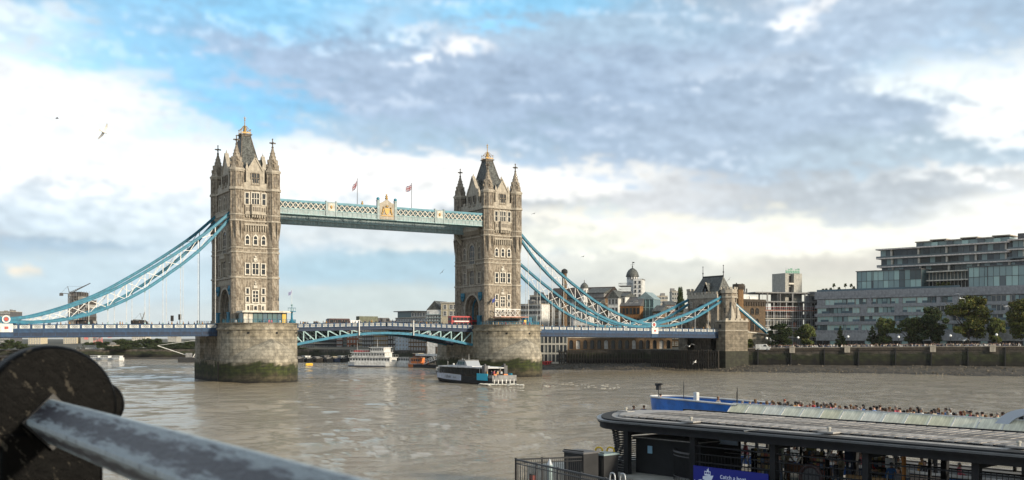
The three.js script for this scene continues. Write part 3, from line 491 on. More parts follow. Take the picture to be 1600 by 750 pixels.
// ---------------------------------------------------------------- flags on the walkway
function flagTex() {
  const c = document.createElement('canvas'); c.width = 256; c.height = 160; const g = c.getContext('2d');
  g.fillStyle = '#1b2f6b'; g.fillRect(0, 0, 256, 160);
  const line = (col, w, x0, y0, x1, y1) => { g.strokeStyle = col; g.lineWidth = w; g.beginPath(); g.moveTo(x0, y0); g.lineTo(x1, y1); g.stroke(); };
  line('#f2f2f2', 34, 0, 0, 256, 160); line('#f2f2f2', 34, 256, 0, 0, 160); line('#8f2038', 11, 0, 6, 256, 166); line('#8f2038', 11, 256, 6, 0, 166);
  line('#f2f2f2', 54, 128, 0, 128, 160); line('#f2f2f2', 54, 0, 80, 256, 80); line('#8f2038', 32, 128, 0, 128, 160); line('#8f2038', 32, 0, 80, 256, 80);
  const t = new THREE.CanvasTexture(c); t.colorSpace = THREE.SRGBColorSpace; return t;
}
const FT = flagTex();
function flagGeo(w, h, droop, wave) { const g = new THREE.PlaneGeometry(w, h, 24, 10).translate(-w / 2, -h / 2, 0), p = g.attributes.position; for (let i = 0; i < p.count; i++) { const x = p.getX(i), y = p.getY(i), k = -x / w; p.setXYZ(i, x * (1 - 0.35 * droop), y - k * droop * w * 0.75 + Math.sin(k * 7 + 1) * 0.08, Math.sin(k * wave + y * 0.8) * 0.28 * k); } g.computeVertexNormals(); return g; }
const flagMat = mat(0.55, 0.52, 0.56, { map: FT, side: THREE.DoubleSide, rough: 0.9 });
for (const [x, top, dr, lb] of [[32.5, 60.4, 0.95, 'drooping union flag on white pole, left of the gilded walkway arms'], [50.8, 60.4, 0.45, 'union flag streaming on white pole, right of the gilded walkway arms']]) {
  const t = thing('flag', lb, 'flag', x, 52.4, 7.0); mb().post(0, 0, 0, top - 52.4, 0.1, 0.07, 8).sph(0, top - 52.35, 0, 0.14).build('pole', M.greyDark, t);
  piece('cloth', flagGeo(3.1, 1.7, dr, 6), flagMat, t, 0, top - 52.6, 0, 0.45);
}

// ---------------------------------------------------------------- decks
const emblemMat = mat(0.62, 0.63, 0.60, { map: T.grain, rough: 0.55 });
const panelGeo = new Map(), postG = mb().box(-0.26, -0.63, -0.19, 0.26, 0.63, 0.19).geo();
function parapet(root, x0, x1, y0, y1, z, pitch, s) {      // a run of panels between posts; y is the top of the parapet
  const n = Math.round((x1 - x0) / pitch), w = (x1 - x0) / n, f = mb(), ys = (x) => lerp(y0, y1, (x - x0) / (x1 - x0));
  f.bar(V(x0, ys(x0) - 0.09, z), V(x1, ys(x1) - 0.09, z), 0.36, 0.18).bar(V(x0, ys(x0) - 1.13, z), V(x1, ys(x1) - 1.13, z), 0.34, 0.22); f.build('parapet_rail', M.blue, root);
  for (let i = 0; i <= n; i++) { const x = x0 + i * w; piece('parapet_post', postG, M.blue, root, x, ys(x) - 0.57, z); }
  const key = w.toFixed(3); if (!panelGeo.has(key)) { const pgm = mb(); pgm.box(-w / 2 + 0.22, -0.42, -0.05, w / 2 - 0.22, 0.42, 0.05); for (const k of [-1, 1]) pgm.box(-w / 2 + 0.3, -0.36, k * 0.05, w / 2 - 0.3, -0.3, k * 0.09).box(-w / 2 + 0.3, 0.3, k * 0.05, w / 2 - 0.3, 0.36, k * 0.09); panelGeo.set(key, pgm.geo()); const q = mb(); for (const sx of [-1, 1]) q.add(new THREE.TorusGeometry(0.2, 0.05, 5, 12).translate(sx * w * 0.2, 0, 0)); q.add(new THREE.TorusGeometry(0.22, 0.05, 5, 12)); panelGeo.set(key + 'q', q.geo()); }
  for (let i = 0; i < n; i++) { const x = x0 + (i + 0.5) * w, p = piece('parapet_panel', panelGeo.get(key), emblemMat, root, x, ys(x) - 0.61, z); piece('quatrefoil', panelGeo.get(key + 'q'), M.blue, p, 0, 0, s * 0.07); }
}
function sideDeck(x0, x1, y0, y1, label) {
  const root = thing('bridge_side_span', label, 'bridge deck'), yr = (x) => lerp(y0, y1, (x - x0) / (x1 - x0));
  mb().bar(V(x0, y0 - 1.4, 0), V(x1, y1 - 1.4, 0), 18.2, 0.4).build('roadway', M.asphalt, root);
  for (const s of [-1, 1]) {
    mb().bar(V(x0, y0 - 1.1, s * 7.5), V(x1, y1 - 1.1, s * 7.5), 2.6, 0.24).build('footway', M.grey, root);
    const z = s * 9.25;
    mb().bar(V(x0, y0 - 2.55, z), V(x1, y1 - 2.55, z), 0.3, 1.0).bar(V(x0, y0 - 3.2, z), V(x1, y1 - 3.2, z), 0.26, 0.5).build('girder', M.navy, root);
    mb().bar(V(x0, y0 - 1.35, z), V(x1, y1 - 1.35, z), 0.5, 0.22).bar(V(x0, y0 - 2.02, z), V(x1, y1 - 2.02, z), 0.44, 0.16).bar(V(x0, y0 - 3.1, z), V(x1, y1 - 3.1, z), 0.6, 0.18).bar(V(x0, y0 - 1.7, z), V(x1, y1 - 1.7, z), 0.2, 0.5).build('girder_flange', M.blue, root);
    const st = mb(); for (let x = x0 + 1; x < x1; x += 2.9) st.box(x - 0.08, yr(x) - 3.1, z + s * 0.12, x + 0.08, yr(x) - 1.4, z + s * 0.2); st.build('stiffener', M.blue, root);
    parapet(root, x0, x1, y0, y1, z, 3.0, s);
  }
  const c = mb(); for (let x = x0 + 1; x < x1; x += 5) c.box(x - 0.15, yr(x) - 2.9, -9.2, x + 0.15, yr(x) - 1.6, 9.2); c.build('cross_girder', M.navy, root);
  return root;
}
sideDeck(-100, -10.7, 15.2, 16.05, 'blue suspended side deck left of the left tower');
sideDeck(SPAN + 10.7, 177.5, 16.1, 15.45, 'blue suspended side deck between right tower and small gatehouse');

function makeBascule() {                    // local x from the pier face (0) to midspan (30.4)
  const L = 30.4, root = thing('bascule_leaf', '', 'bascule leaf'), yt = (x) => 15.0 + 0.0319 * x - 0.00035 * x * x, bot = (x) => 9.9 + 3.75 * Math.sin(Math.min(1, x / L) * Math.PI / 2) - 0.0 * x;
  mb().bar(V(0, yt(0) - 0.2, 0), V(L, yt(L) - 0.2, 0), 15.2, 0.4).build('roadway', M.asphalt, root);
  for (const s of [-1, 1]) mb().bar(V(0, yt(0) + 0.02, s * 7.4), V(L, yt(L) + 0.02, s * 7.4), 2.4, 0.22).build('footway', M.grey, root);
  const n = 8;
  for (const z of [-8.9, -4.2, 4.2, 8.9]) {
    const outer = Math.abs(z) > 8, s = Math.sign(z), tr = part('truss', root), c = mb();
    for (let i = 0; i < n; i++) { const xa = L * i / n, xb = L * (i + 1) / n; c.bar(V(xa, bot(xa), z), V(xb, bot(xb), z), 0.5, 0.75); }
    c.build('bottom_chord', outer ? M.teal : M.navy, tr);
    mb().bar(V(0, yt(0) - 0.55, z), V(L, yt(L) - 0.45, z), 0.4, 0.9).build('top_girder', M.navy, tr);
    for (let i = 0; i < n - 1; i++) { const xa = L * i / n + 0.15, xb = L * (i + 1) / n; if (yt(xa) - bot(xa) < 2.2) continue; mb().bar(V(xa, bot(xa), z), V(xa, yt(xa) - 0.9, z), 0.3, 0.36).build('strut', M.tealPale, tr); mb().bar(V(xa, yt(xa) - 0.9, z), V(xb, bot(xb), z), 0.26, 0.34).build('brace', M.tealPale, tr); }
    if (outer) parapet(root, 0.1, L - 0.05, yt(0) + 1.25, yt(L) + 1.25, z + s * 0.35, 1.9, s);
  }
  const c = mb(); for (let i = 0; i <= n * 2; i++) { const x = L * i / n / 2; c.box(x - 0.12, yt(x) - 1.0, -8.8, x + 0.12, yt(x) - 0.45, 8.8); if (i % 2 === 0 && i) c.box(x - 0.15, bot(x) - 0.3, -8.7, x + 0.15, bot(x) + 0.3, 8.7); } c.build('cross_girder', M.navy, root);
  // buckle plates of the soffit follow the arched chord
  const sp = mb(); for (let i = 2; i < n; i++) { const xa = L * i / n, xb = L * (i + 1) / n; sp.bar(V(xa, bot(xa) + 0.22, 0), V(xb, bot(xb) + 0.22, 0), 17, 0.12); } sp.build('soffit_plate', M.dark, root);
  mb().post(21.3, 9.5, 12.9, 17.6, 0.2, 0.2, 8).post(21.3, -9.5, 12.9, 17.6, 0.2, 0.2, 8).build('marker_post', M.white, root);
  return root;
}
const leafN = makeBascule(); leafN.position.set(10.75, 0, 0); leafN.userData.label = 'left half of the lifting deck, teal trusses, beside the left pier';
const leafS = dup(leafN, SPAN - 10.75, 0, 0, Math.PI, 'right half of the lifting deck, teal trusses, beside the right pier under red bus');

// ---------------------------------------------------------------- suspension chains
const TOPC = [[6.2, 48.2], [13, 42], [22, 35.3], [30.6, 29.6], [39.6, 24.3], [49, 20.4], [58, 17.7], [63.4, 17.0]];
const BOTC = [[6.2, 46.8], [13, 39], [18, 34.3], [24, 29.6], [30.6, 24.9], [39.6, 20.2], [49, 17.2], [58, 16.2], [63.4, 16.4]];
const STOP = [[0.7, 17.0], [9, 18.9], [19.5, 22.1], [33, 27.6]], SBOT = [[0.7, 16.4], [9, 16.8], [20, 19.7], [33, 26.0]];
function spline(pts) { const c = new THREE.CatmullRomCurve3(pts.map((p) => V(p[0], p[1], 0)), false, 'centripetal'), S = c.getSpacedPoints(240); return (x) => { for (let i = 1; i < S.length; i++) if (S[i].x >= x) { const t = (x - S[i - 1].x) / (S[i].x - S[i - 1].x); return lerp(S[i - 1].y, S[i].y, t); } return S[S.length - 1].y; }; }
function makeChain(top, bot, n, hang, name, label, deckY) {
  const root = thing(name, label, 'suspension chain'), ft = spline(top), fb = spline(bot), x0 = top[0][0], x1 = top[top.length - 1][0];
  const chord = (f) => { const c = mb(), K = n * 3; for (let i = 0; i < K; i++) { const a = lerp(x0, x1, i / K), b = lerp(x0, x1, (i + 1) / K); for (const z of [-0.34, 0.34]) c.bar(V(a, f(a), z), V(b, f(b), z), 0.12, 0.78); c.bar(V(a, f(a) + 0.38, 0), V(b, f(b) + 0.38, 0), 0.92, 0.1).bar(V(a, f(a) - 0.38, 0), V(b, f(b) - 0.38, 0), 0.92, 0.1); } return c; };
  chord(ft).build('top_chord', M.teal, root); chord(fb).build('bottom_chord', M.teal, root);
  const ln = mb(); for (const f of [ft, fb]) { const K = n * 3; for (let i = 0; i < K; i++) { const a = lerp(x0, x1, i / K), b = lerp(x0, x1, (i + 1) / K); for (const z of [-0.43, 0.43]) ln.bar(V(a, f(a), z), V(b, f(b), z), 0.05, 0.16); } } ln.build('chord_seam', M.tealDark, root);
  for (let i = 1; i < n; i++) {
    const x = lerp(x0, x1, i / n), xn = lerp(x0, x1, (i + 1) / n), g = ft(x) - fb(x);
    if (g > 0.9) mb().bar(V(x, fb(x), 0), V(x, ft(x), 0), 0.17, 0.2).build('post', M.white, root);
    if (i < n - 1 && g > 0.8) { mb().bar(V(x, ft(x), 0.12), V(xn, fb(xn), 0.12), 0.09, 0.17).build('brace', M.white, root); mb().bar(V(x, fb(x), -0.12), V(xn, ft(xn), -0.12), 0.09, 0.17).build('brace', M.white, root); }
    if (fb(x) - deckY > 1.5) { const h = part('hanger', root); mb().post(x, 0, deckY, fb(x), 0.075, 0.075, 6).build('rod', M.white, h); mb().blk(x, fb(x) - 0.75, 0, 0.32, 0.6, 0.5).blk(x, deckY, 0, 0.35, 0.5, 0.5).build('clevis', M.tealPale, h); }
  }
  return root;
}
const cA = makeChain(TOPC, BOTC, 12, 1, 'suspension_chain', 'near teal suspension chain rising to the right tower from the near roundel', 15.8);
cA.position.set(SPAN, 0, 8.3);
dup(cA, SPAN, 0, -8.3, 0, 'far teal suspension chain at the right tower, lower in the picture than the near one');
dup(cA, 0, 0, 8.3, Math.PI, 'near teal suspension chain rising to the left tower, lower edge of the pair');
dup(cA, 0, 0, -8.3, Math.PI, 'far teal suspension chain rising to the left tower, upper edge of the pair');
const XR = SPAN + 64.1;
const cB = makeChain(STOP, SBOT, 5, 1, 'suspension_chain', 'near short teal chain climbing from the roundel to the stone gatehouse turret', 15.2); cB.position.set(XR, 0, 8.3);
dup(cB, XR, 0, -8.3, 0, 'far short teal chain climbing to the far side of the stone gatehouse');
const cC = dup(cB, -64.1, 0, 8.3, Math.PI, 'short teal chain leaving the picture at its left edge, beyond the left roundel'); dup(cB, -64.1, 0, -8.3, Math.PI, 'far short teal chain leaving the picture at its left edge');
for (const [x, z, lb] of [[XR, 8.3, 'white roundel with red centre on the near chain, right of the right tower'], [XR, -8.3, 'white roundel with red centre on the far chain, right of the right tower'], [-64.1, 8.3, 'white roundel with red centre at the left edge of the picture'], [-64.1, -8.3, 'roundel on the far chain behind the left edge roundel']]) {
  const r = thing('chain_roundel', lb, 'chain roundel', x, 16.9, z); const ry = (g) => g.rotateX(Math.PI / 2);
  mb().add(ry(new THREE.CylinderGeometry(0.98, 0.98, 1.5, 24))).build('disc', M.white, r); mb().add(ry(new THREE.CylinderGeometry(0.66, 0.66, 1.62, 20))).build('rim', M.tealDark, r); mb().add(ry(new THREE.CylinderGeometry(0.5, 0.5, 1.72, 20))).build('boss', mat(0.42, 0.05, 0.03, { rough: 0.4 }), r);
  mb().box(-1.5, -3.3, -0.3, 1.5, -1.15, 1.35 * Math.sign(z) || 1).build('plinth', M.white, r); mb().box(-1.6, -4.6, -0.3, 1.6, -3.3, 1.3 * Math.sign(z)).build('bracket', M.blue, r); mb().box(-0.45, -2.5, 0, 0.45, -1.85, 1.42 * Math.sign(z)).build('emblem', mat(0.5, 0.12, 0.1, { map: T.grain }), r);
}
// land ties behind the gatehouse
for (const [z, lb] of [[8.3, 'sloping teal land tie running from gatehouse turret down to the trees'], [-8.3, 'far sloping teal land tie seen through the gatehouse arch']]) {
  const t = thing('land_tie', lb, 'suspension chain'); mb().bar(V(184, 26.4, z), V(206.5, 12.2, z), 0.9, 1.15).build('tie', M.teal, t); mb().bar(V(184, 26.5, z + 0.46), V(206.5, 12.3, z + 0.46), 0.06, 0.32).bar(V(184, 26.5, z - 0.46), V(206.5, 12.3, z - 0.46), 0.06, 0.32).build('tie_plate', M.white, t);
}
// ================================================================ river, banks, ground
const waterMat = mat(0.262, 0.210, 0.130, { rough: 0.03, phys: true, ior: 2.33 });
waterMat.normalMap = (() => { const N = 512, h = new Float32Array(N * N); for (let y = 0; y < N; y++) for (let x = 0; x < N; x++) h[y * N + x] = pn(x / N, y / N, 26, 4, 1) + 0.6 * Math.abs(pn(x / N, y / N, 60, 3, 6)); const d = new Uint8Array(N * N * 4); for (let y = 0; y < N; y++) for (let x = 0; x < N; x++) { const i = (y * N + x) * 4, dx = (h[y * N + (x + 1) % N] - h[y * N + (x + N - 1) % N]) * 9, dy = (h[((y + 1) % N) * N + x] - h[((y + N - 1) % N) * N + x]) * 9, l = Math.hypot(dx, dy, 1); d[i] = (-dx / l * 0.5 + 0.5) * 255; d[i + 1] = (-dy / l * 0.5 + 0.5) * 255; d[i + 2] = (1 / l * 0.5 + 0.5) * 255; d[i + 3] = 255; } const t = new THREE.DataTexture(d, N, N); t.wrapS = t.wrapT = THREE.RepeatWrapping; t.magFilter = THREE.LinearFilter; t.repeat.set(1 / 6.1, 1 / 6.1); t.needsUpdate = true; return t; })();
waterMat.normalScale.set(0.42, 0.42); waterMat.bumpMap = tex(512, (u, v) => 0.5 + pn(u, v, 20, 4, 7) * 0.6, 2.3); waterMat.bumpScale = 0.008;
{
  const rnd = mulberry(31), waves = []; for (let i = 0; i < 24; i++) { const L = 1.1 * Math.pow(1.15, i), a = 0.9 + (rnd() - 0.5) * 2.2; waves.push([Math.cos(a) * TAU / L, Math.sin(a) * TAU / L, rnd() * TAU, 0.0105 * Math.pow(L, 0.5), L]); }
  const cols = []; for (let a = -180; a < 180;) { cols.push(a); a += Math.abs(a) < 36 ? 0.12 : 3; }
  const rows = []; for (let r = 16; r < 1000; r *= 1.0095) rows.push(r); rows.push(1400, 2200, 4000);
  const P = new Float32Array(cols.length * rows.length * 3), UV = new Float32Array(cols.length * rows.length * 2), I = [];
  rows.forEach((r, j) => cols.forEach((a, i) => {
    const t = YAW + a / 57.2958, x = CX + Math.sin(t) * r, z = CZ - Math.cos(t) * r, k = j * cols.length + i; let y = 0;
    if (r < 990 && Math.abs(a) < 36) { const cell = r * 0.0095 * 2.2, g = 0.55 + 0.75 * sstep(-0.4, 0.6, n3(x * 0.021, 3, z * 0.021) + 0.5 * n3(x * 0.06, 9, z * 0.06)); for (const w of waves) { if (w[4] < cell * 0.9) continue; const s = Math.sin(w[0] * x + w[1] * z + w[2] + 0.8 * n3(x * 0.05, w[2], z * 0.05)); y += w[3] * g * (0.7 * s + 0.3 * (1 - 2 * Math.abs(Math.cos(0.5 * (w[0] * x + w[1] * z) + w[2])))); } }
    P.set([x, y * sstep(990, 500, r), z], k * 3); UV.set([x, z], k * 2);
    if (j + 1 < rows.length) { const i2 = (i + 1) % cols.length, b = j * cols.length + i2, c = k + cols.length, d = b + cols.length; I.push(k, b, c, b, d, c); }
  }));
  const g = new THREE.BufferGeometry(); g.setAttribute('position', new THREE.BufferAttribute(P, 3)); g.setAttribute('uv', new THREE.BufferAttribute(UV, 2)); g.setIndex(I); g.computeVertexNormals();
  const n = g.attributes.normal; if (n.getY(100) < 0) { for (let i = 0; i < I.length; i += 3) [I[i], I[i + 1]] = [I[i + 1], I[i]]; g.setIndex(I); g.computeVertexNormals(); }
  struct(piece('river_water', g, waterMat));
}
// south bank: land polygon and river walls. [wall x, z, water-edge x, z, top of wall, foot]
const BANK = [[420, 260, 390, 272, 8.8, 2.3], [249, 85.5, 217, 106, 8.5, 2.2], [218, 48, 197, 62, 8.1, 2.2], [188, 12.5, 172, 27, 7.5, 2.0], [181, -6, 168, 4, 7.4, 2.0], [171.8, -31, 158, -10, 7.4, 2.0], [146, -47, 134, -22, 7.2, 2.0], [132, -72, 121.5, -34, 6.6, 1.6], [122, -110, 104, -74, 6.4, 1.2], [118, -180, 110, -176, 6, 0.6], [112, -238, 101, -236, 6, 0.6], [72, -312, 62, -302, 5.4, 0.8], [28, -334, 28, -321, 5.4, 0.8], [-60, -365, -60, -352, 5.4, 0.8], [-400, -470, -400, -455, 5.4, 0.8]];
const groundMat = mat(0.065, 0.066, 0.05, { map: T.grain, rough: 0.95 });
{
  const s = new THREE.Shape(); BANK.forEach(([x, z], i) => i ? s.lineTo(x, -z) : s.moveTo(x, -z)); s.lineTo(-400, 4000); s.lineTo(4200, 4000); s.lineTo(4200, -1500); s.lineTo(420, -1500); s.closePath();
  const g = new THREE.ShapeGeometry(s).rotateX(-Math.PI / 2), p = g.attributes.position; g.computeVertexNormals();
  for (let i = 0; i < p.count; i++) { const x = p.getX(i), z = p.getZ(i), b = BANK.find((q) => Math.hypot(q[0] - x, q[1] - z) < 1); p.setY(i, b ? b[4] - 0.05 : 7.2); }
  struct(piece('ground', boxUV(g.toNonIndexed()), groundMat));
  // shingle foreshore
  const P = [], C = [], K = 16, sub = 60, G = []; for (let i = 0; i < BANK.length - 1; i++) for (let j = 0; j < sub; j++) { const t = j / sub, A = BANK[i].map((q, k) => lerp(q, BANK[i + 1][k], t)), row = []; for (let k = 0; k <= K; k++) { const w = k / K * 1.25, x = lerp(A[0] + (A[0] - A[2]) * 0.02, A[2], w), z = lerp(A[1] + (A[1] - A[3]) * 0.02, A[3], w), n = fbm(x * 0.12, 1, z * 0.12, 4) * 0.55 + fbm(x * 0.7, 1, z * 0.7, 3) * 0.22; row.push([x, A[5] * (1 - w) + (k ? n * (w < 1.1 ? 1 : 0.2) * Math.min(1, A[5]) : 0), z]); } G.push(row); }
  const col = (p) => { const n = fbm(p[0] * 0.25, 4, p[2] * 0.25, 4), f = fbm(p[0] * 1.3, 2, p[2] * 1.3, 3), wet = sstep(0.7, 0.1, p[1]); let c = 0.07 + n * 0.045 + f * 0.05; c = Math.max(0.02, c) * lerp(1, 0.5, wet); C.push(c * 1.05, c * 0.88, c * 0.66); };
  for (let i = 0; i < G.length - 1; i++) for (let k = 0; k < K; k++) for (const p of [G[i][k], G[i][k + 1], G[i + 1][k + 1], G[i][k], G[i + 1][k + 1], G[i + 1][k]]) { P.push(...p); col(p); }
  const f = new THREE.BufferGeometry(); f.setAttribute('position', new THREE.BufferAttribute(new Float32Array(P), 3)); f.setAttribute('color', new THREE.BufferAttribute(new Float32Array(C), 3)); f.computeVertexNormals(); struct(piece('foreshore', boxUV(f), mat(1, 1, 1, { map: T.grainS, vertexColors: true, rough: 0.9, side: THREE.DoubleSide })));
  // stones and driftwood lying on it
  const rnd = mulberry(5), rocks = new THREE.InstancedMesh(new THREE.IcosahedronGeometry(1, 1), mat(0.11, 0.098, 0.08, { map: T.grain, rough: 0.95 }), 2600), m = new THREE.Matrix4(), c = new THREE.Color();
  for (let i = 0; i < 2600; i++) { const row = G[60 + Math.floor(rnd() * 440)], p = row[1 + Math.floor(rnd() * 13)], s = 0.07 + rnd() ** 3 * 0.28; m.compose(V(p[0] + rnd() * 2 - 1, p[1] + s * 0.2, p[2] + rnd() * 2 - 1), new THREE.Quaternion().setFromEuler(new THREE.Euler(rnd() * 6, rnd() * 6, 0)), V(s * (1 + rnd()), s * 0.6, s)); rocks.setMatrixAt(i, m); const k = 0.5 + rnd(); rocks.setColorAt(i, c.setRGB(k, k * 0.97, k * 0.9)); }
  rocks.name = 'foreshore_stones'; tag(stuff(rocks), 'dark stones strewn along the muddy foreshore below the embankment wall', 'stones'); scene.add(rocks);
}
// embankment walls
const wallMat = mat(1, 1, 1, { map: T.granite, bump: T.graniteB, bs: 0.06, rough: 0.92, vertexColors: true });
function riverWall(label, i0, i1, opt = {}) {
  const root = thing('embankment_wall', label, 'embankment wall'), P = [], C = [];
  const col = (x, y, z, t, f) => { const k = (y - f) / (t - f), n = fbm(x * 0.18, y * 0.3, z * 0.18, 4), st = fbm(x * 0.8, y * 0.06, z * 0.8, 3); const q = k + n * 0.22 + st * 0.14; let r = 0.17 + n * 0.08, g = 0.145 + n * 0.07, b = 0.125 + n * 0.06; const gr = sstep(0.80, 0.68, q), lo = sstep(0.42, 0.25, q); r = lerp(r, 0.058, gr); g = lerp(g, 0.070, gr); b = lerp(b, 0.028, gr); r = lerp(r, 0.030, lo); g = lerp(g, 0.027, lo); b = lerp(b, 0.020, lo); return [Math.max(0.006, r + st * 0.02) * 0.58, Math.max(0.006, g + st * 0.02) * 0.58, Math.max(0.004, b) * 0.58]; };
  for (let i = i0; i < i1; i++) {
    const A = BANK[i], B = BANK[i + 1], L = Math.hypot(B[0] - A[0], B[1] - A[1]), n = Math.ceil(L / 1.2);
    const nx = -(B[1] - A[1]) / L, nz = (B[0] - A[0]) / L;
    for (let j = 0; j < n; j++) for (let k = 0; k < 14; k++) { const q = [j / n, (j + 1) / n].map((t) => A.map((v, m) => lerp(v, B[m], t))), p = (e, kk) => [q[e][0], lerp(q[e][5] - 1, q[e][4], kk / 14), q[e][1], q[e][4], q[e][5]]; for (const [e, kk] of [[0, k], [1, k], [1, k + 1], [0, k], [1, k + 1], [0, k + 1]]) { const a = p(e, kk); P.push(a[0], a[1], a[2]); C.push(...col(...a)); } }
    const d = V(B[0] - A[0], 0, B[1] - A[1]).normalize(), ry = Math.atan2(d.x, d.z);
    if (!opt.plain) {
      mb().bar(V(A[0], A[4] + 0.1, A[1]), V(B[0], B[4] + 0.1, B[1]), 0.5, 1.1).build('parapet', M.brickDark, root); mb().bar(V(A[0], A[4] + 0.71, A[1]), V(B[0], B[4] + 0.71, B[1]), 0.7, 0.16).build('coping', M.trim, root);
      for (let s = 6; s < L; s += 12) { const t = s / L; mb().blk(lerp(A[0], B[0], t), lerp(A[5], B[5], t) - 1, lerp(A[1], B[1], t), 0.3, lerp(A[4] - A[5], B[4] - B[5], t) + 1.4, 1.1, ry + Math.PI / 2).build('timber_fender', M.dark, root); }
      for (let s = 10; s < L - 4; s += 19.5) { const t = s / L, p = part('wall_pier', root, lerp(A[0], B[0], t), lerp(A[4], B[4], t), lerp(A[1], B[1], t), ry); mb().blk(0, -1.2, 0, 1.6, 2.1, 1.9).blk(0, 0.9, 0, 1.9, 0.3, 2.2).build('block', M.trim, p); }
    }
  }
  const g = new THREE.BufferGeometry(); g.setAttribute('position', new THREE.BufferAttribute(new Float32Array(P), 3)); g.setAttribute('color', new THREE.BufferAttribute(new Float32Array(C), 3)); g.computeVertexNormals(); const wm = wallMat.clone(); wm.side = THREE.DoubleSide; piece('wall', boxUV(g), wm, root);
  return root;
}
riverWall('long mossy embankment wall with pale stone piers below the promenade crowd', 0, 4);
riverWall('dark river wall below the brick wharf, under the right side deck', 4, 8, { plain: true });
riverWall('low dark river wall on the far bank behind the moored boats', 8, 11, { plain: true });
riverWall('distant low embankment along the far bank left of the left tower', 11, 14, { plain: true });

// timber jetties with piles in front of the wharf
function jetty(label, pts, top, foot, gap, deck) {
  const root = thing('timber_jetty', label, 'jetty'), rnd = mulberry(pts.length * 7 + gap * 10);
  for (let i = 0; i < pts.length - 1; i++) { const [a, b] = [pts[i], pts[i + 1]], L = Math.hypot(b[0] - a[0], b[1] - a[1]), n = Math.round(L / gap); mb().bar(V(a[0], top - 0.5, a[1]), V(b[0], top - 0.5, b[1]), 0.4, 0.4).bar(V(a[0], lerp(foot, top, 0.45), a[1]), V(b[0], lerp(foot, top, 0.45), b[1]), 0.35, 0.35).build('waling', M.wood, root); for (let k = 0; k <= n; k++) mb().post(lerp(a[0], b[0], k / n) + (rnd() - 0.5) * 0.2, lerp(a[1], b[1], k / n), foot - 1.5, top + (rnd() - 0.3) * 0.7, 0.27, 0.22, 7).build('pile', M.wood, root); if (deck) mb().bar(V(a[0] + 1.5, top, a[1] - 1.5), V(b[0] + 1.5, top, b[1] - 1.5), 4, 0.2).build('decking', M.dark, root); }
}
jetty('row of dark timber piles along the wharf below the brick arches', [[134, -66], [145, -44], [171, -28]], 6.9, 1.0, 1.15, false);
jetty('timber pile dolphin under the stone gatehouse at the deck end', [[166.5, -17], [169.5, -2.5], [175, 11.5]], 7.3, 0.8, 1.0, true);
// ---------------------------------------------------------------- trees
const leafMats = [[0.13, 0.185, 0.055], [0.25, 0.285, 0.085], [0.095, 0.14, 0.06], [0.22, 0.28, 0.10]].map(([r, g, b]) => mat(r, g, b, { map: T.leaf, vertexColors: true, rough: 0.9, side: THREE.DoubleSide, phys: true, transmission: 0.3, thickness: 0, specularIntensity: 0.25 }));
const barkMat = mat(0.075, 0.06, 0.048, { map: T.streak, rough: 0.95 });
function crownGeo(seed, W, H, n, leaf, kind) {
  const r = mulberry(seed), cl = []; const k = kind === 'conifer' ? 70 : 38;
  for (let i = 0; i < k; i++) { const t = r(), a = r() * TAU; if (kind === 'conifer') { const q = Math.sqrt(r()) * (1 - t) * 0.95; cl.push([Math.cos(a) * q * W / 2, H * (0.04 + t * 0.92), Math.sin(a) * q * W / 2, W * 0.15 * (1.15 - t)]); } else { const y = 0.14 + 0.76 * t, q = Math.sqrt(r()) * Math.pow(Math.sin(Math.PI * clamp(0.13 + y * 0.8)), 0.6) * 0.78; cl.push([Math.cos(a) * q * W / 2, H * y, Math.sin(a) * q * W / 2, Math.min(W, H) * (0.08 + 0.09 * r())]); } }
  const P = new Float32Array(n * 18), C = new Float32Array(n * 18), N = new Float32Array(n * 18), q = new THREE.Quaternion(), e = new THREE.Euler(), v = V();
  for (let i = 0; i < n; i++) {
    const c = cl[Math.floor(r() * k)], d = V(r() - 0.5, r() - 0.5, r() - 0.5).normalize().multiplyScalar(c[3] * Math.pow(r(), 0.4)); d.y *= 0.8;
    const o = V(c[0] + d.x, c[1] + d.y, c[2] + d.z); e.set(r() * 6.3, r() * 6.3, r() * 6.3); q.setFromEuler(e); const s = leaf * (0.6 + 0.8 * r()), sh = 0.62 + 0.55 * r() + (hash(c[0], c[2]) - 0.5) * 0.5, warm = r() < 0.12 ? 1.5 : 1;
    const nn = V(d.x, d.y + c[3] * 0.25, d.z).normalize();
    [[-1, 0], [0, -0.55], [1, 0], [-1, 0], [1, 0], [0, 0.55]].forEach(([x, y], k2) => { v.set(x * s, y * s, Math.abs(x) * s * 0.25).applyQuaternion(q).add(o); P.set([v.x, v.y, v.z], i * 18 + k2 * 3); C.set([sh * warm, sh, sh * 0.9], i * 18 + k2 * 3); N.set([nn.x, nn.y, nn.z], i * 18 + k2 * 3); });
  }
  const g = new THREE.BufferGeometry(); g.setAttribute('position', new THREE.BufferAttribute(P, 3)); g.setAttribute('color', new THREE.BufferAttribute(C, 3)); g.computeVertexNormals(); return boxUV(g);
}
function trunkGeo(seed, W, H, r0) { const r = mulberry(seed + 50), m = mb(); m.cyl(V(0, -0.3, 0), V(0.1, H * 0.4, 0), r0, r0 * 0.7, 8); for (let i = 0; i < 7; i++) { const a = i * 0.9 + r(), b = 0.25 + r() * 0.3; m.cyl(V(0.05, H * (0.25 + 0.14 * r()), 0), V(Math.cos(a) * W * b, H * (0.55 + 0.35 * r()), Math.sin(a) * W * b), r0 * 0.5, r0 * 0.12, 6); } m.cyl(V(0.1, H * 0.38, 0), V(0, H * 0.85, 0), r0 * 0.65, r0 * 0.15, 7); return m.geo(); }
const TK = {};
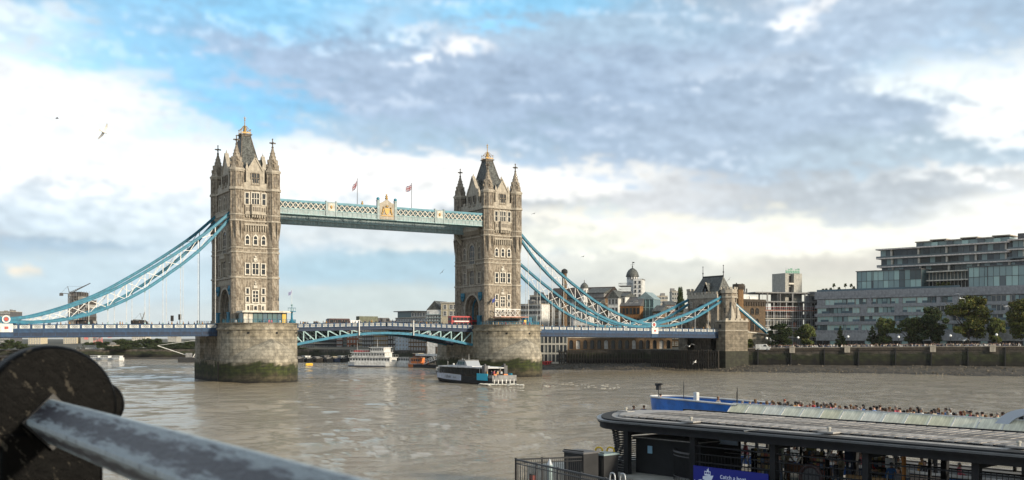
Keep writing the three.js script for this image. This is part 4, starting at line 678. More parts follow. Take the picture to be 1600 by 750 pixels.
function treeKind(key, seed, W, H, n, leaf, mi, kind, lift = 0.18) { TK[key] = { W, H, c: crownGeo(seed, W, H * (1 - lift), n, leaf, kind), t: trunkGeo(seed, W, H, H * 0.022), m: leafMats[mi], lift }; }
treeKind('plane', 1, 13, 15, 12000, 0.32, 1, 'round', 0.14); treeKind('dark', 2, 9.5, 12, 8500, 0.30, 2, 'round', 0.1); treeKind('light', 3, 8, 10, 7000, 0.28, 3, 'round', 0.14); treeKind('conifer', 4, 5, 9, 3500, 0.24, 2, 'conifer', 0.06); treeKind('far', 5, 11, 11, 2600, 0.5, 2, 'round', 0.08); treeKind('far2', 6, 12, 9.5, 2600, 0.5, 2, 'round', 0.06); treeKind('bush', 8, 4, 3, 1500, 0.22, 3, 'round', 0.02);
function tree(key, label, x, y, z, w, h, ry, group, name = 'tree') { const k = TK[key], t = thing(name, label, name === 'shrub' ? 'shrub' : 'tree', x, y, z, ry, group); piece('trunk', k.t, barkMat, t).scale.set(w / k.W, h / k.H, w / k.W); const c = piece('crown', k.c, k.m, t, 0, h * k.lift, 0); c.scale.set(w / k.W, h / k.H, w / k.W); return t; }
// a tree by its picture column, the rows of its top and of its foot, its width in columns and its distance
function treeAt(key, label, u, vt, wpx, d, yb, ry, group) { const p = at(u, 528, d); return tree(key, label, p.x, yb, p.z, wpx * d / FP, hAt(vt, d) - yb, ry, group); }
[['dark', 'dark rounded tree beside the land tie, leftmost on the promenade', 1218, 504, 46, 398, 7.4], ['light', 'mid-green tree second along the promenade, before the scaffolding', 1257, 506, 38, 404, 7.5], ['conifer', 'narrow dark conical tree at the left end of the modern flats', 1313, 508, 22, 418, 7.5], ['conifer', 'dark conical tree beside the pale loose tree on the promenade', 1363, 508, 26, 410, 7.6], ['light', 'pale loose green tree rising before the modern flats', 1384, 496, 36, 412, 7.6], ['light', 'broad blue-green tree between pale tree and dark tree', 1421, 495, 48, 408, 7.7], ['dark', 'tall dark green tree left of the largest olive tree', 1458, 478, 54, 402, 7.8], ['plane', 'largest olive-green plane tree before the modern flats, gull above', 1513, 461, 84, 384, 8], ['light', 'small dark green tree right of the largest plane tree', 1555, 496, 34, 398, 8], ['plane', 'olive plane tree cut by the right edge of the picture', 1604, 466, 76, 376, 8.2], ['dark', 'dark tall poplar behind the gatehouse roof, left side', 1064, 446, 18, 470, 7.2]].forEach((a, i) => treeAt(a[0], a[1], a[2], a[3], a[4], a[5], a[6], i * 1.7));
treeAt('bush', 'clipped round shrub under the small stone approach arch', 1170, 529, 22, 399, 7.3, 0).name = 'shrub';
{ // wooded far bank
  const r = mulberry(77), gl = 'trees of the far bank', G = [[2, 44, 532, 590], [44, 70, 540, 600], [60, 100, 544, 605], [140, 168, 533, 640], [176, 200, 539, 600], [186, 306, 530, 655], [180, 306, 541, 610], [462, 476, 540, 575], [560, 618, 528, 600], [500, 530, 545, 566]];
  for (const [a, b, v, d] of G) for (let u = a; u < b; u += 9 + r() * 5) { const dd = d + (r() - 0.5) * 40; treeAt(r() < 0.5 ? 'far' : 'far2', a > 400 ? 'dark tree among the brick wharves behind the moored boats' : 'dark green tree in the wooded far bank, left of the left tower', u, v + r() * 7 - 2, 20 + r() * 12, dd, 5, r() * 6, a > 400 ? 'trees among the far wharves' : gl); }
}
// ================================================================ buildings
// a block whose front stands between the picture columns u0, u1 at distances d0, d1; local x runs along the front, z towards the viewer
function site(name, label, u0, d0, u1, d1, yb, category = 'building', group) {
  const a = at(u0, 528, d0), b = at(u1, 528, d1), W = Math.hypot(b.x - a.x, b.z - a.z), t = thing(name, label, category, a.x, yb, a.z, Math.atan2(-(b.z - a.z), b.x - a.x), group);
  t.userData.W = undefined; return { t, W, d: (d0 + d1) / 2, h: (v, d = (d0 + d1) / 2) => hAt(v, d) - yb };
}
const wg = new Map();
function winPiece(parent, x, y, z, w, h, ry, frame, pane, bars = [0, 0], deep = 0.14) {
  const key = [w.toFixed(2), h.toFixed(2), bars.join()].join(); if (!wg.has(key)) { const f = mb(), t = Math.min(0.14, w * 0.1); f.box(-w / 2, 0, 0, -w / 2 + t, h, deep).box(w / 2 - t, 0, 0, w / 2, h, deep).box(-w / 2, h - t, 0, w / 2, h, deep).box(-w / 2 - 0.1, -0.12, 0, w / 2 + 0.1, t * 0.7, deep + 0.08); for (let i = 1; i <= bars[0]; i++) { const a = -w / 2 + w * i / (bars[0] + 1); f.box(a - 0.05, 0, 0, a + 0.05, h, 0.1); } for (let i = 1; i <= bars[1]; i++) { const a = h * i / (bars[1] + 1); f.box(-w / 2, a - 0.05, 0, w / 2, a + 0.05, 0.1); } wg.set(key, [f.geo(), mb().box(-w / 2 + t, t * 0.5, -0.1, w / 2 - t, h - t, 0.035).geo()]); }
  const [f, p] = wg.get(key), g = part('window', parent, x, y, z, ry); piece('frame', f, frame, g); piece('pane', p, pane, g);
}
const PANES = [M.glass, mat(0.035, 0.045, 0.05, { rough: 0.1 }), mat(0.09, 0.10, 0.10, { rough: 0.15 }), mat(0.30, 0.30, 0.27, { rough: 0.4 })];
// rows of windows on a front (face 'f') or on the left ('l') or right ('r') flank
function windows(s, D, face, o) {
  const r = mulberry(o.seed ?? 3), L = face === 'f' ? s.W : D, n = o.n, w = o.w, x0 = o.x0 ?? 0, x1 = o.x1 ?? L;
  for (const y of o.ys) for (let i = 0; i < n; i++) { if (o.skip && r() < o.skip) continue; const a = x0 + (x1 - x0) * (i + 0.5) / n, p = o.lit && r() < o.lit ? PANES[3] : PANES[Math.floor(r() * 2.4)]; if (face === 'f') winPiece(s.t, a, y, 0.001 + (o.z ?? 0), w, o.h, 0, o.frame ?? M.white, p, o.bars); else winPiece(s.t, face === 'l' ? -0.001 : s.W + 0.001, y, face === 'l' ? -D + a : -a, w, o.h, face === 'l' ? -Math.PI / 2 : Math.PI / 2, o.frame ?? M.white, p, o.bars); }
}
function gableRoof(m, x0, x1, z0, z1, y, h, along = 'x', ov = 0.4) { // prism roof
  const s = new THREE.Shape(); if (along === 'x') { s.moveTo(z0 - ov, 0); s.lineTo((z0 + z1) / 2, h); s.lineTo(z1 + ov, 0); s.lineTo(z1 + ov, -0.25); s.lineTo(z0 - ov, -0.25); m.add(new THREE.ExtrudeGeometry(s, { depth: x1 - x0 + 2 * ov, bevelEnabled: false }).rotateY(-Math.PI / 2).translate(x1 + ov, y, 0)); } else { s.moveTo(x0 - ov, 0); s.lineTo((x0 + x1) / 2, h); s.lineTo(x1 + ov, 0); s.lineTo(x1 + ov, -0.25); s.lineTo(x0 - ov, -0.25); m.add(new THREE.ExtrudeGeometry(s, { depth: z1 - z0 + 2 * ov, bevelEnabled: false }).translate(0, y, z0 - ov)); } return m;
}
// a plain block with cornice, flat or pitched roof, and window rows
function block(name, label, u0, d0, u1, d1, vt, yb, D, m, o = {}) {
  const s = site(name, label, u0, d0, u1, d1, yb, 'building', o.group), H = s.h(vt); s.H = H; s.D = D;
  mb().box(0, -2, -D, s.W, H, 0).build('wall', m, s.t);
  if (o.roof) gableRoof(mb(), 0, s.W, -D, 0, H, o.roof, o.along ?? 'x').build('roof', o.rm ?? M.slate, s.t); else { mb().box(-0.15, H, -D - 0.15, s.W + 0.15, H + 0.35, 0.2).build('cornice', o.cm ?? M.trim, s.t); const r = mulberry(Math.round(u0)), g = mb(); for (let i = 0; i < 3; i++) g.blk(s.W * (0.15 + 0.7 * r()), H + 0.3, -D * (0.2 + 0.6 * r()), 1 + 2 * r(), 0.8 + 1.4 * r(), 1 + 2 * r()); g.build('roof_plant', M.grey, s.t); }
  if (o.fl) { const f = (H - (o.base ?? 1)) / o.fl, ys = []; for (let i = 0; i < o.fl; i++) ys.push((o.base ?? 1) + f * (i + 0.25)); windows(s, D, 'f', { ys, n: o.n, w: o.w ?? 1.3, h: o.wh ?? f * 0.55, bars: o.bars ?? [1, 1], seed: Math.round(u0), frame: o.frame, lit: o.lit, skip: o.skip }); if (o.nl) windows(s, D, 'l', { ys, n: o.nl, w: o.w ?? 1.3, h: o.wh ?? f * 0.55, bars: o.bars ?? [1, 1], seed: 9, frame: o.frame }); if (o.bands) { const b = mb(); for (const y of ys) b.box(-0.05, y - f * 0.28, -D, s.W + 0.05, y - f * 0.2, 0.12); b.build('string_course', o.cm ?? M.trim, s.t); } }
  return s;
}
// ---- far left skyline
const hazeBrick = mat(0.16, 0.125, 0.11, { map: T.grain });
block('apartment_block', 'dark grey tower block at the left edge, behind the roundel', -14, 820, 16, 820, 487, 5, 20, M.greyDark, { fl: 12, n: 7, w: 1.6 });
block('apartment_block', 'cream slab block between trees, second from the left edge', 44, 980, 64, 980, 527, 5, 14, M.cream, { fl: 5, n: 5, w: 1.4 });
block('apartment_block', 'cream flats directly below the unfinished tower, left of a grey twin', 99, 950, 120, 950, 524, 5, 14, M.cream, { fl: 6, n: 6, w: 1.3 });
block('apartment_block', 'pale grey flats directly below the unfinished tower, right of its cream twin', 126, 950, 140, 950, 524, 5, 14, M.concrete, { fl: 6, n: 4, w: 1.3 });
block('apartment_block', 'low pinkish white block above the wooded far bank', 206, 1000, 228, 1000, 525, 5, 14, M.pale, { fl: 5, n: 6, w: 1.3 });
block('apartment_block', 'small pale block above the wooded far bank, close to the left tower', 262, 1000, 276, 1000, 527, 5, 14, M.concrete, { fl: 4, n: 4, w: 1.3 });
block('house', 'small white gabled house below the pink cranes', 117, 640, 128, 640, 548, 5, 8, M.white, { roof: 3, along: 'z', fl: 2, n: 2, w: 1 });
block('house', 'small cream gabled house beside the long grey-roofed terrace', 127, 640, 134, 640, 547, 5, 8, M.cream, { roof: 3, along: 'z', fl: 2, n: 2, w: 1 });
block('terrace', 'long terrace with grey roof and white windows on the far bank', 133, 630, 163, 630, 546, 5, 9, M.greyDark, { roof: 2.6, fl: 2, n: 9, w: 0.8 });
block('warehouse', 'brown brick warehouse between the terrace and the wooded bank', 163, 630, 177, 630, 540, 5, 10, M.brickBrown, { fl: 4, n: 5, w: 0.9 });
block('warehouse', 'pale low sheds among the far trees, right of the brown warehouse', 178, 660, 192, 660, 545, 5, 10, M.cream, { roof: 2, fl: 2, n: 4, w: 0.9 });
block('warehouse', 'grey sheds among the far trees near the left tower', 222, 690, 246, 690, 544, 5, 10, M.concrete, { roof: 2, fl: 1, n: 6, w: 0.9 });
{ // tower under construction with cranes
  const s = site('unfinished_tower', 'dark unfinished tower wrapped in scaffolding behind the left chain', 108, 1000, 140, 1000, 5, 'building'), fl = 13, f = 51 / fl;
  for (let i = 0; i <= fl; i++) mb().box(0, i * f, -18, i > 11 ? s.W * 0.55 : s.W, i * f + 0.5, 0).build('floor_slab', M.greyDark, s.t);
  for (let i = 0; i < fl; i++) for (let k = 0; k < 5; k++) { if (i > 10 && k > 2) continue; mb().box(s.W * k / 5 + 0.3, i * f + 0.5, -17.5, s.W * (k + 1) / 5 - 0.3, (i + 1) * f, -0.5).build('cladding_panel', [hazeBrick, M.greyDark, M.brickDark, M.concrete][(i * 3 + k * 5) % 4], s.t); }
  const g = mb(); for (let k = 0; k <= 8; k++) g.post(s.W * k / 8, 1, 0, 52, 0.15, 0.15, 5); for (let i = 0; i < 17; i++) g.box(0, i * 3, 0.9, s.W, i * 3 + 0.2, 1.1); g.build('scaffolding', M.grey, s.t);
  const crane = (label, u, d, vt, vj, uj, m) => { const p = at(u, 528, d), t = thing('tower_crane', label, 'crane', p.x, 5, p.z, Math.atan2(-ray(1000)[1] + ray(600)[1], ray(1000)[0] - ray(600)[0])), H = hAt(vt, d) - 5, q = mb(), w = 1.1; for (const [x, z] of [[-w, -w], [w, -w], [w, w], [-w, w]]) q.post(x, z, 0, H, 0.28, 0.28, 5); for (let y = 0; y < H - 3; y += 3) q.bar(V(-w, y, w), V(w, y + 3, w), 0.2).bar(V(w, y, -w), V(-w, y + 3, -w), 0.2); q.build('mast', m, t); const L = (uj - u) * d / FP, jh = hAt(vj, d) - 5; const j = mb(); for (const z of [-0.7, 0.7]) j.bar(V(0, H, z), V(L, jh, z), 0.4); j.bar(V(0, H + 1.5, 0), V(L, jh, 0), 0.35); for (let i = 0; i < 12; i++) { const a = i / 12, b = (i + 1) / 12; j.bar(V(L * a, lerp(H, jh, a), 0.7), V(L * b, lerp(H + 1.5, jh, b), 0), 0.2); } j.build('jib', m, t); mb().bar(V(0, H, 0), V(-Math.sign(L) * 9, H + 0.6, 0), 1.2, 0.6).blk(-Math.sign(L) * 8, H - 2, 0, 3, 2.6, 1.8).build('counter_jib', m, t); mb().bar(V(0, H, 0), V(-Math.sign(L) * 2, H + 7, 0), 0.4).bar(V(-Math.sign(L) * 2, H + 7, 0), V(L * 0.7, lerp(H, jh, 0.7), 0), 0.14).bar(V(-Math.sign(L) * 2, H + 7, 0), V(-Math.sign(L) * 8, H + 0.8, 0), 0.14).build('tie_rod', m, t); mb().blk(0.4, H - 2.4, 1.4, 1.8, 2.2, 1.6).build('cab', M.grey, t); };
  crane('grey tower crane with raised jib above the unfinished tower', 109, 990, 459, 442.5, 141, M.greyDark);
  const pink = mat(0.62, 0.22, 0.20, { rough: 0.5 }); crane('small pink crane below the deck, left one of the pair', 149, 900, 527, 522, 158, pink); crane('small pink crane below the deck, right one of the pair', 157, 900, 524, 520, 147, pink);
  crane('thin far crane rising above the deck, right of the unfinished tower', 222, 1100, 500, 488, 226, M.grey);
}
// ---- Bermondsey wharves under the bascules
const tealGlass = mat(0.10, 0.16, 0.165, { rough: 0.15 });
block('wharf_building', 'dark grey wharf with pale vertical fins, next to the left pier', 455, 610, 492, 600, 508, 5, 14, M.greyDark, { fl: 6, n: 10, w: 1.2, frame: M.concrete, bars: [0, 1] });
{ const s = block('wharf_building', 'dark wharf building with long rows of balconies, second from left pier', 492, 600, 526, 595, 510, 5, 14, M.dark, { fl: 6, n: 8, w: 1.3, frame: M.grey }); for (let i = 0; i < 5; i++) mb().box(0.5, s.H * (0.12 + i * 0.165), 0, s.W - 0.5, s.H * (0.12 + i * 0.165) + 0.3, 1.3).build('balcony', M.concrete, s.t); }
block('wharf_building', 'narrow red-brown brick wharf left of the bright orange one', 526, 590, 535, 590, 507, 5, 14, mat(0.24, 0.09, 0.06, { map: T.brick }), { fl: 6, n: 3, w: 0.9 });
block('wharf_building', 'slim glazed stair bay between red-brown and orange brick wharves', 535, 592, 542, 592, 509, 5, 12, tealGlass, { fl: 7, n: 2, w: 1.1, frame: M.concrete });
block('wharf_building', 'bright orange brick wharf with small lit windows', 542, 588, 561, 586, 507, 5, 14, mat(0.43, 0.13, 0.055, { map: T.brick }), { fl: 5, n: 4, w: 0.9, lit: 0.6 });
{ const s = block('wharf_building', 'cream flats with stacked balconies right of the orange wharf', 561, 586, 572, 585, 509, 5, 12, M.brickYellow, { fl: 6, n: 3, w: 1.1 }); for (let i = 0; i < 5; i++) mb().box(0.2, s.H * (0.13 + i * 0.165), 0, s.W - 0.2, s.H * (0.13 + i * 0.165) + 0.8, 1.2).build('balcony', M.pale, s.t); }
block('wharf_building', 'dark brown brick wharf behind the white river boat stern', 566, 570, 584, 566, 507, 5, 14, M.brickDark, { fl: 6, n: 5, w: 0.9 });
block('wharf_building', 'tan warehouse with rounded gables above the white river boat', 584, 566, 606, 560, 512, 5, 14, M.brickYellow, { roof: 4, along: 'z', fl: 5, n: 6, w: 1 });
block('wharf_building', 'dark narrow house right of the tan warehouse', 606, 556, 622, 550, 508, 5, 12, M.brickDark, { fl: 5, n: 4, w: 0.9 });
block('wharf_building', 'pale blue-white wharf house in front of dark brick', 618, 500, 638, 495, 519, 5, 12, mat(0.52, 0.60, 0.68, { map: T.streak }), { fl: 5, n: 4, w: 1.1, frame: M.white });
{ const s = block('wharf_building', 'long brown brick wharf with rows of white windows left of the right pier', 638, 490, 712, 458, 507, 5, 14, M.brickBrown, { fl: 6, n: 17, w: 1.2, frame: M.white }); s.t.userData.label = 'long brown brick wharf with rows of white windows left of the right pier'; }
// ---- above the deck, left of the right tower
{ const s = block('riverside_flats', 'grey stepped riverside flats with white balconies, left of the cream hotel', 618, 520, 668, 500, 497, 7, 14, M.greyDark, { fl: 7, n: 12, w: 1.8, frame: M.white, bars: [2, 0] });
  const H = s.H; mb().box(-0.3, H + 0.3, -12, s.W * 0.55, H + 3.2, -1.5).build('penthouse', tealGlass, s.t); mb().box(-1.2, H + 3.2, -13, s.W * 0.6, H + 3.6, 0.4).build('penthouse_roof', M.greyDark, s.t);
  mb().box(s.W * 0.45, H, -13, s.W, H + 3, -1).build('upper_storey', M.pale, s.t); mb().box(s.W * 0.4, H + 3, -13, s.W, H + 3.3, 0.3).build('upper_roof', M.slate, s.t); for (let i = 0; i < 6; i++) winPiece(s.t, s.W * (0.5 + i * 0.085), H + 0.8, -0.99, 1.5, 1.8, 0, M.white, M.glass, [1, 0]); for (let i = 0; i < 4; i++) { const b = mb(); const y = H - 2.6 - i * 3; b.box(0, y - 0.3, 0, s.W, y, 1.4); for (let k = 0; k < 14; k++) b.post(s.W * (k + 0.5) / 14, 1.35, y, y + 1, 0.05, 0.05, 4); b.box(0, y + 0.95, 1.3, s.W, y + 1.1, 1.4); b.build('balcony', M.white, s.t); } }
{ const s = site('hotel', 'cream and white corner building with grey roof, left of the right tower', 667, 455, 716, 450, 7), W = s.W, H = s.h(474); const cut = W * 0.47;
  mb().box(0, -2, -14, cut, s.h(484), 0).build('white_wall', M.white, s.t); mb().box(cut, -2, -15, W, H, 0.6).build('cream_wall', M.cream, s.t); gableRoof(mb(), 0, cut, -14, -0.5, s.h(484), 4.0, 'z', 0.3).build('roof', M.slate, s.t); mb().box(cut - 0.2, H, -15, W + 0.2, H + 0.5, 0.9).build('cornice', M.pale, s.t);
  mb().box(1, s.h(491), 0, cut - 0.4, s.h(486), 0.25).build('fascia_sign', M.white, s.t); for (let i = 0; i < 3; i++) mb().box(-0.2, s.h(492 + i * 5), 0, cut + 0.2, s.h(491 + i * 5), 0.8).build('balcony', M.greyBlue, s.t);
  for (const [x, v] of [[0.25, 483], [0.25, 493], [0.62, 483], [0.62, 493], [0.85, 483], [0.85, 493]]) winPiece(s.t, cut + (W - cut) * x, s.h(v), 0.601, 1.5, 1.9, 0, M.white, M.glass, [1, 1]); for (let i = 0; i < 5; i++) for (let k = 0; k < 3; k++) winPiece(s.t, cut * (i + 0.6) / 5.4, s.h(497 + k * 5), 0.001, 0.9, 1.2, 0, M.white, M.glass, [0, 1]); }
// ---- right of the right tower
block('riverside_flats', 'pale flats with upper terraces directly right of the right tower', 800, 470, 846, 462, 476, 7, 12, M.white, { fl: 8, n: 10, w: 1.6, bars: [1, 0], frame: M.grey });
{ const s = site('mural_hoarding', 'pale hoarding with blue and yellow mural beside the right tower foot', 816, 405, 838, 402, 15.2, 'hoarding'); mb().box(0, 0, -0.5, s.W, 5.4, 0).build('board', M.greyBlue, s.t); mb().add(new THREE.CylinderGeometry(2.6, 2.6, 4.4, 16, 1, false, -0.5, 2.4)).build('curved_screen', M.teal, s.t).position.set(2, 2.6, -1); mb().box(1.6, 0.4, 0, 3.0, 2.4, 0.15).build('yellow_panel', M.yellow, s.t); mb().box(3.2, 0.8, 0, 4.6, 4.6, 0.15).build('blue_panel', M.blue, s.t); }
block('riverside_flats', 'light flats with a penthouse behind the long chains, brown gabled roof beside', 828, 480, 868, 474, 462, 7, 12, M.pale, { fl: 9, n: 9, w: 1.5, bars: [1, 0], frame: M.greyDark });
{ const s = block('warehouse', 'large grey-brown warehouse under a dark pitched roof behind the chains', 852, 470, 946, 455, 466, 7, 18, M.brickBrown, { roof: 5.2, rm: mat(0.09, 0.06, 0.05, { map: T.slate }), fl: 8, n: 17, w: 1.4, bands: true, frame: M.pale }); mb().box(s.W * 0.68, s.H - 1, -14, s.W * 0.98, s.H + 2.2, 0.3).build('dormer_block', M.grey, s.t); gableRoof(mb(), s.W * 0.68, s.W * 0.98, -14, 0.3, s.H + 2.2, 2.4).build('dormer_roof', M.slate, s.t); for (let i = 0; i < 9; i++) mb().box(s.W * (0.02 + i * 0.108), 8, 0.02, s.W * (0.06 + i * 0.108), s.H - 2, 0.5).build('hoist_bay', i % 3 ? M.white : M.greyBlue, s.t); }
{ const p = at(882, 528, 452), t = thing('brick_chimney', 'tall round brick chimney with dark cap behind the long chains', 'chimney', p.x, 7, p.z), H = hAt(424, 452) - 7; mb().post(0, 0, 0, H, 1.35, 1.0, 16).build('stack', M.brickBrown, t); mb().lathe([[1.0, H - 1], [1.35, H - 0.8], [1.4, H], [1.25, H + 0.6], [0.4, H + 1.1], [0, H + 1.2]], 16).build('cap', M.dark, t); mb().post(0, 0, H * 0.82, H * 0.84, 1.2, 1.2, 16).build('band', M.greyDark, t); }
{ const p = at(913, 528, 460), t = thing('roof_cupola', 'small white cupola with grey dome on the warehouse roof', 'cupola', p.x, hAt(462, 460), p.z); mb().ngon(8, 1.7, 0, 0, -3, 3.4).build('drum', M.white, t); mb().lathe([[2.0, 3.3], [1.9, 3.6], [1.6, 4.6], [0.9, 5.4], [0.2, 5.8], [0.1, 7], [0, 7]], 14).build('dome', M.slate, t); for (let k = 0; k < 8; k++) mb().blk(Math.sin(k * 0.785 + 0.39) * 1.56, 0.6, Math.cos(k * 0.785 + 0.39) * 1.56, 0.6, 1.9, 0.12, k * 0.785 + 0.39).build('louvre', M.greyDark, t); }
{ const s = block('house', 'tall white gabled house left of the domed tower', 950, 440, 966, 438, 465, 7, 9, M.white, { roof: 3.2, along: 'z', fl: 6, n: 3, w: 1, frame: M.grey }); }
block('house', 'narrow white house wing right of the white gable, slate roof', 966, 442, 977, 440, 463, 7, 9, M.white, { roof: 1.6, rm: M.slate, fl: 6, n: 2, w: 1, frame: M.grey });
block('house', 'low white gabled house behind the web of the long chains', 896, 432, 922, 430, 485, 7, 8, M.white, { roof: 3.6, along: 'z', fl: 3, n: 4, w: 1.0, frame: M.grey });
{ // white tower with dome
  const s = site('domed_tower', 'white tower with grey dome, balconies and weathervane', 976, 462, 1004, 460, 7), W = s.W, hb = s.h(437); mb().box(2.8, 0, -8, W, hb, 0).build('wall', M.white, s.t); mb().box(W * 0.5, 0, 0, W - 0.3, hb + 0.2, 0.8).build('stair_bay', M.white, s.t); mb().box(2.6, hb, -8.2, W + 0.2, hb + 0.35, 0.2).build('cornice', M.grey, s.t);
  const cx = W * 0.36, cz = -4.4, d0 = s.h(431); mb().ngon(12, 2.55, cx, cz, hb - 3, d0).build('drum', M.white, s.t); mb().lathe([[2.95, d0 - 0.2], [2.95, d0 + 0.15], [2.8, d0 + 0.6], [2.5, d0 + 1.7], [1.8, d0 + 2.8], [0.9, d0 + 3.5], [0.3, d0 + 3.8], [0, d0 + 3.85]], 18, cx, 0, cz).build('dome', M.slate, s.t);
  mb().post(cx, cz, d0 + 3.7, d0 + 6.6, 0.14, 0.06, 6).sph(cx, d0 + 4.3, cz, 0.32).bar(V(cx - 0.9, d0 + 5.2, cz), V(cx + 0.9, d0 + 5.2, cz), 0.12).bar(V(cx, d0 + 6.2, cz), V(cx + 0.9, d0 + 6.2, cz), 0.06, 0.5).build('weathervane', M.dark, s.t);
  for (let k = 0; k < 12; k++) { const a = k * 0.5236 + 0.26; mb().blk(cx + Math.sin(a) * 2.46, hb + 0.4, cz + Math.cos(a) * 2.46, 0.5, 1.1, 0.12, a).build('window', M.glass, s.t); }
  for (const v of [446, 455]) { const y = s.h(v), b = part('balcony', s.t); mb().box(-2.6, y - 0.4, -7, 3.2, y, 0.5).build('slab', M.grey, b); const g = mb(); g.box(-2.6, y + 1, 0.4, 3.2, y + 1.12, 0.5).box(-2.6, y + 1, -7, -2.5, y + 1.12, 0.5); for (let i = 0; i <= 10; i++) g.post(-2.55 + i * 0.57, 0.45, y, y + 1.1, 0.05, 0.05, 4); g.build('railing', M.dark, b); }
  mb().box(-1.6, 0, -6, 2.9, s.h(456), -0.6).build('side_wing', M.white, s.t);
  for (const v of [443, 450, 457, 464, 471, 478]) { winPiece(s.t, W * 0.62, s.h(v), 0.801, 0.8, 1.2, 0, M.grey, M.glass, [0, 1]); winPiece(s.t, W * 0.86, s.h(v), 0.801, 0.8, 1.2, 0, M.grey, M.glass, [0, 1]); }
}
{ const s = block('wharf_house', 'orange-brown brick house with grey pitched roof below the domed tower', 966, 440, 1000, 436, 478, 7, 10, mat(0.36, 0.17, 0.06, { map: T.brick }), { fl: 4, n: 6, w: 1.1, frame: M.dark }); gableRoof(mb(), 0, s.W, -10, 0, s.H + 0.2, 3.6).build('roof', M.greyDark, s.t); for (const f of [0.3, 0.55, 0.8]) mb().box(s.W * f - 0.8, s.H + 1.2, -2.6, s.W * f + 0.8, s.H + 1.4, -1.2).build('skylight', M.white, s.t); }
{ const s = site('glass_atrium', 'grey-green glass building with gabled top beside orange brick house', 996, 441, 1021, 438, 7), H = s.h(467); mb().box(0, -1, -10, s.W, H, -0.3).build('core', tealGlass, s.t); gableRoof(mb(), 0, s.W, -10, 0, H, 3.0, 'z', 0.2).build('roof', M.greyBlue, s.t); for (let i = 0; i < 6; i++) for (let k = 0; k < 4; k++) mb().box(s.W * k / 4 + 0.12, H * i / 6 + 0.3, -0.25, s.W * (k + 1) / 4 - 0.12, H * (i + 1) / 6 - 0.1, -0.1).build('pane', i > 2 && k !== 0 ? tealGlass : M.glassBlue, s.t); const g = mb(); for (let k = 0; k <= 4; k++) g.box(s.W * k / 4 - 0.13, 0, -0.3, s.W * k / 4 + 0.13, H, 0.05); for (let i = 1; i <= 6; i++) g.box(0, H * i / 6 - 0.2, -0.3, s.W, H * i / 6 + 0.1, 0.08); g.build('glazing_bar', M.tealPale, s.t); }
block('wharf_house', 'brown brick gable right of the grey-green glass building', 1020, 432, 1032, 430, 486, 7, 9, M.brickBrown, { roof: 2.5, fl: 3, n: 2, w: 1 });
{ const s = block('apartment_block', 'distant beige flats with banded floors right of the glass gable', 1019, 560, 1043, 560, 463, 7, 14, M.cream, { fl: 12, n: 5, w: 2.2, wh: 1.4, bars: [1, 0], bands: true }); }
block('apartment_block', 'distant low red-brown house left of the gatehouse', 1040, 540, 1054, 540, 476, 7, 10, M.brickRed, { roof: 2, fl: 6, n: 4, w: 1.1 });
block('apartment_block', 'distant pale office slab left of the dark poplar', 1050, 640, 1060, 640, 456, 7, 10, M.concrete, { fl: 12, n: 3, w: 1.6, bars: [0, 0] });
block('warehouse', 'dark warehouse seen between short chains and gatehouse', 1022, 470, 1080, 462, 490, 7, 12, M.brickBrown, { fl: 5, n: 9, w: 1.3, frame: M.pale });
// ---- beneath the right side deck
{ const s = site('arcaded_wharf', 'brown brick riverside wharf with tall arched openings under the side deck', 887, 424, 1050, 430, 6.8); const H = 8.4, n = 15, m = mb(), sh = new THREE.Shape(); sh.moveTo(0, 0); sh.lineTo(s.W, 0); sh.lineTo(s.W, H); sh.lineTo(0, H); sh.closePath(); for (let i = 0; i < n; i++) { const c = s.W * (i + 0.5) / n, w = 0.85, h = new THREE.Path(); h.moveTo(c - w, 0.8); h.lineTo(c + w, 0.8); h.lineTo(c + w, 3.6); h.absarc(c, 3.6, w, 0, Math.PI, false); h.closePath(); sh.holes.push(h); } m.slab(sh, 0.6, 'z', -0.6); m.box(0, 0, -8, s.W, H, -0.9); m.build('wall', M.brickBrown, s.t); for (let i = 0; i < n; i++) mb().box(s.W * (i + 0.5) / n - 0.85, 0.8, -0.85, s.W * (i + 0.5) / n + 0.85, 4.5, -0.7).box(s.W * (i + 0.5) / n - 0.06, 0.8, -0.72, s.W * (i + 0.5) / n + 0.06, 4.5, -0.5).box(s.W * (i + 0.5) / n - 0.8, 2.6, -0.72, s.W * (i + 0.5) / n + 0.8, 2.75, -0.5).build('window', i % 4 === 1 ? M.white : M.glass, s.t); const c = mb(); for (let i = 0; i < 22; i++) c.blk(s.W * (i + 0.5) / 22, 5.7, 0.05, 0.5, 0.6, 0.4); c.box(0, 5.3, -0.1, s.W, 5.6, 0.25); c.build('cornice', M.trim, s.t); }
{ const s = site('riverside_pavilion', 'grey framed glazed riverside block beside the right pier, under the deck', 838, 420, 886, 420, 1.5); mb().box(0, 0, -10, s.W, 12.2, -0.4).build('core', M.brickBrown, s.t); for (let k = 0; k < 8; k++) for (let i = 0; i < 3; i++) mb().box(s.W * k / 8 + 0.15, 1.0 + i * 3.8, -0.5, s.W * (k + 1) / 8 - 0.15, 3.9 + i * 3.8, -0.2).build('window', (k + i) % 3 ? M.glass : PANES[2], s.t); const g = mb(); for (let k = 0; k <= 8; k++) g.box(s.W * k / 8 - 0.2, 0, -0.5, s.W * k / 8 + 0.2, 12.2, 0.1); for (let i = 0; i < 4; i++) g.box(0, 0.2 + i * 3.8, -0.5, s.W, 0.9 + i * 3.8, 0.15); g.build('frame', M.concrete, s.t); }
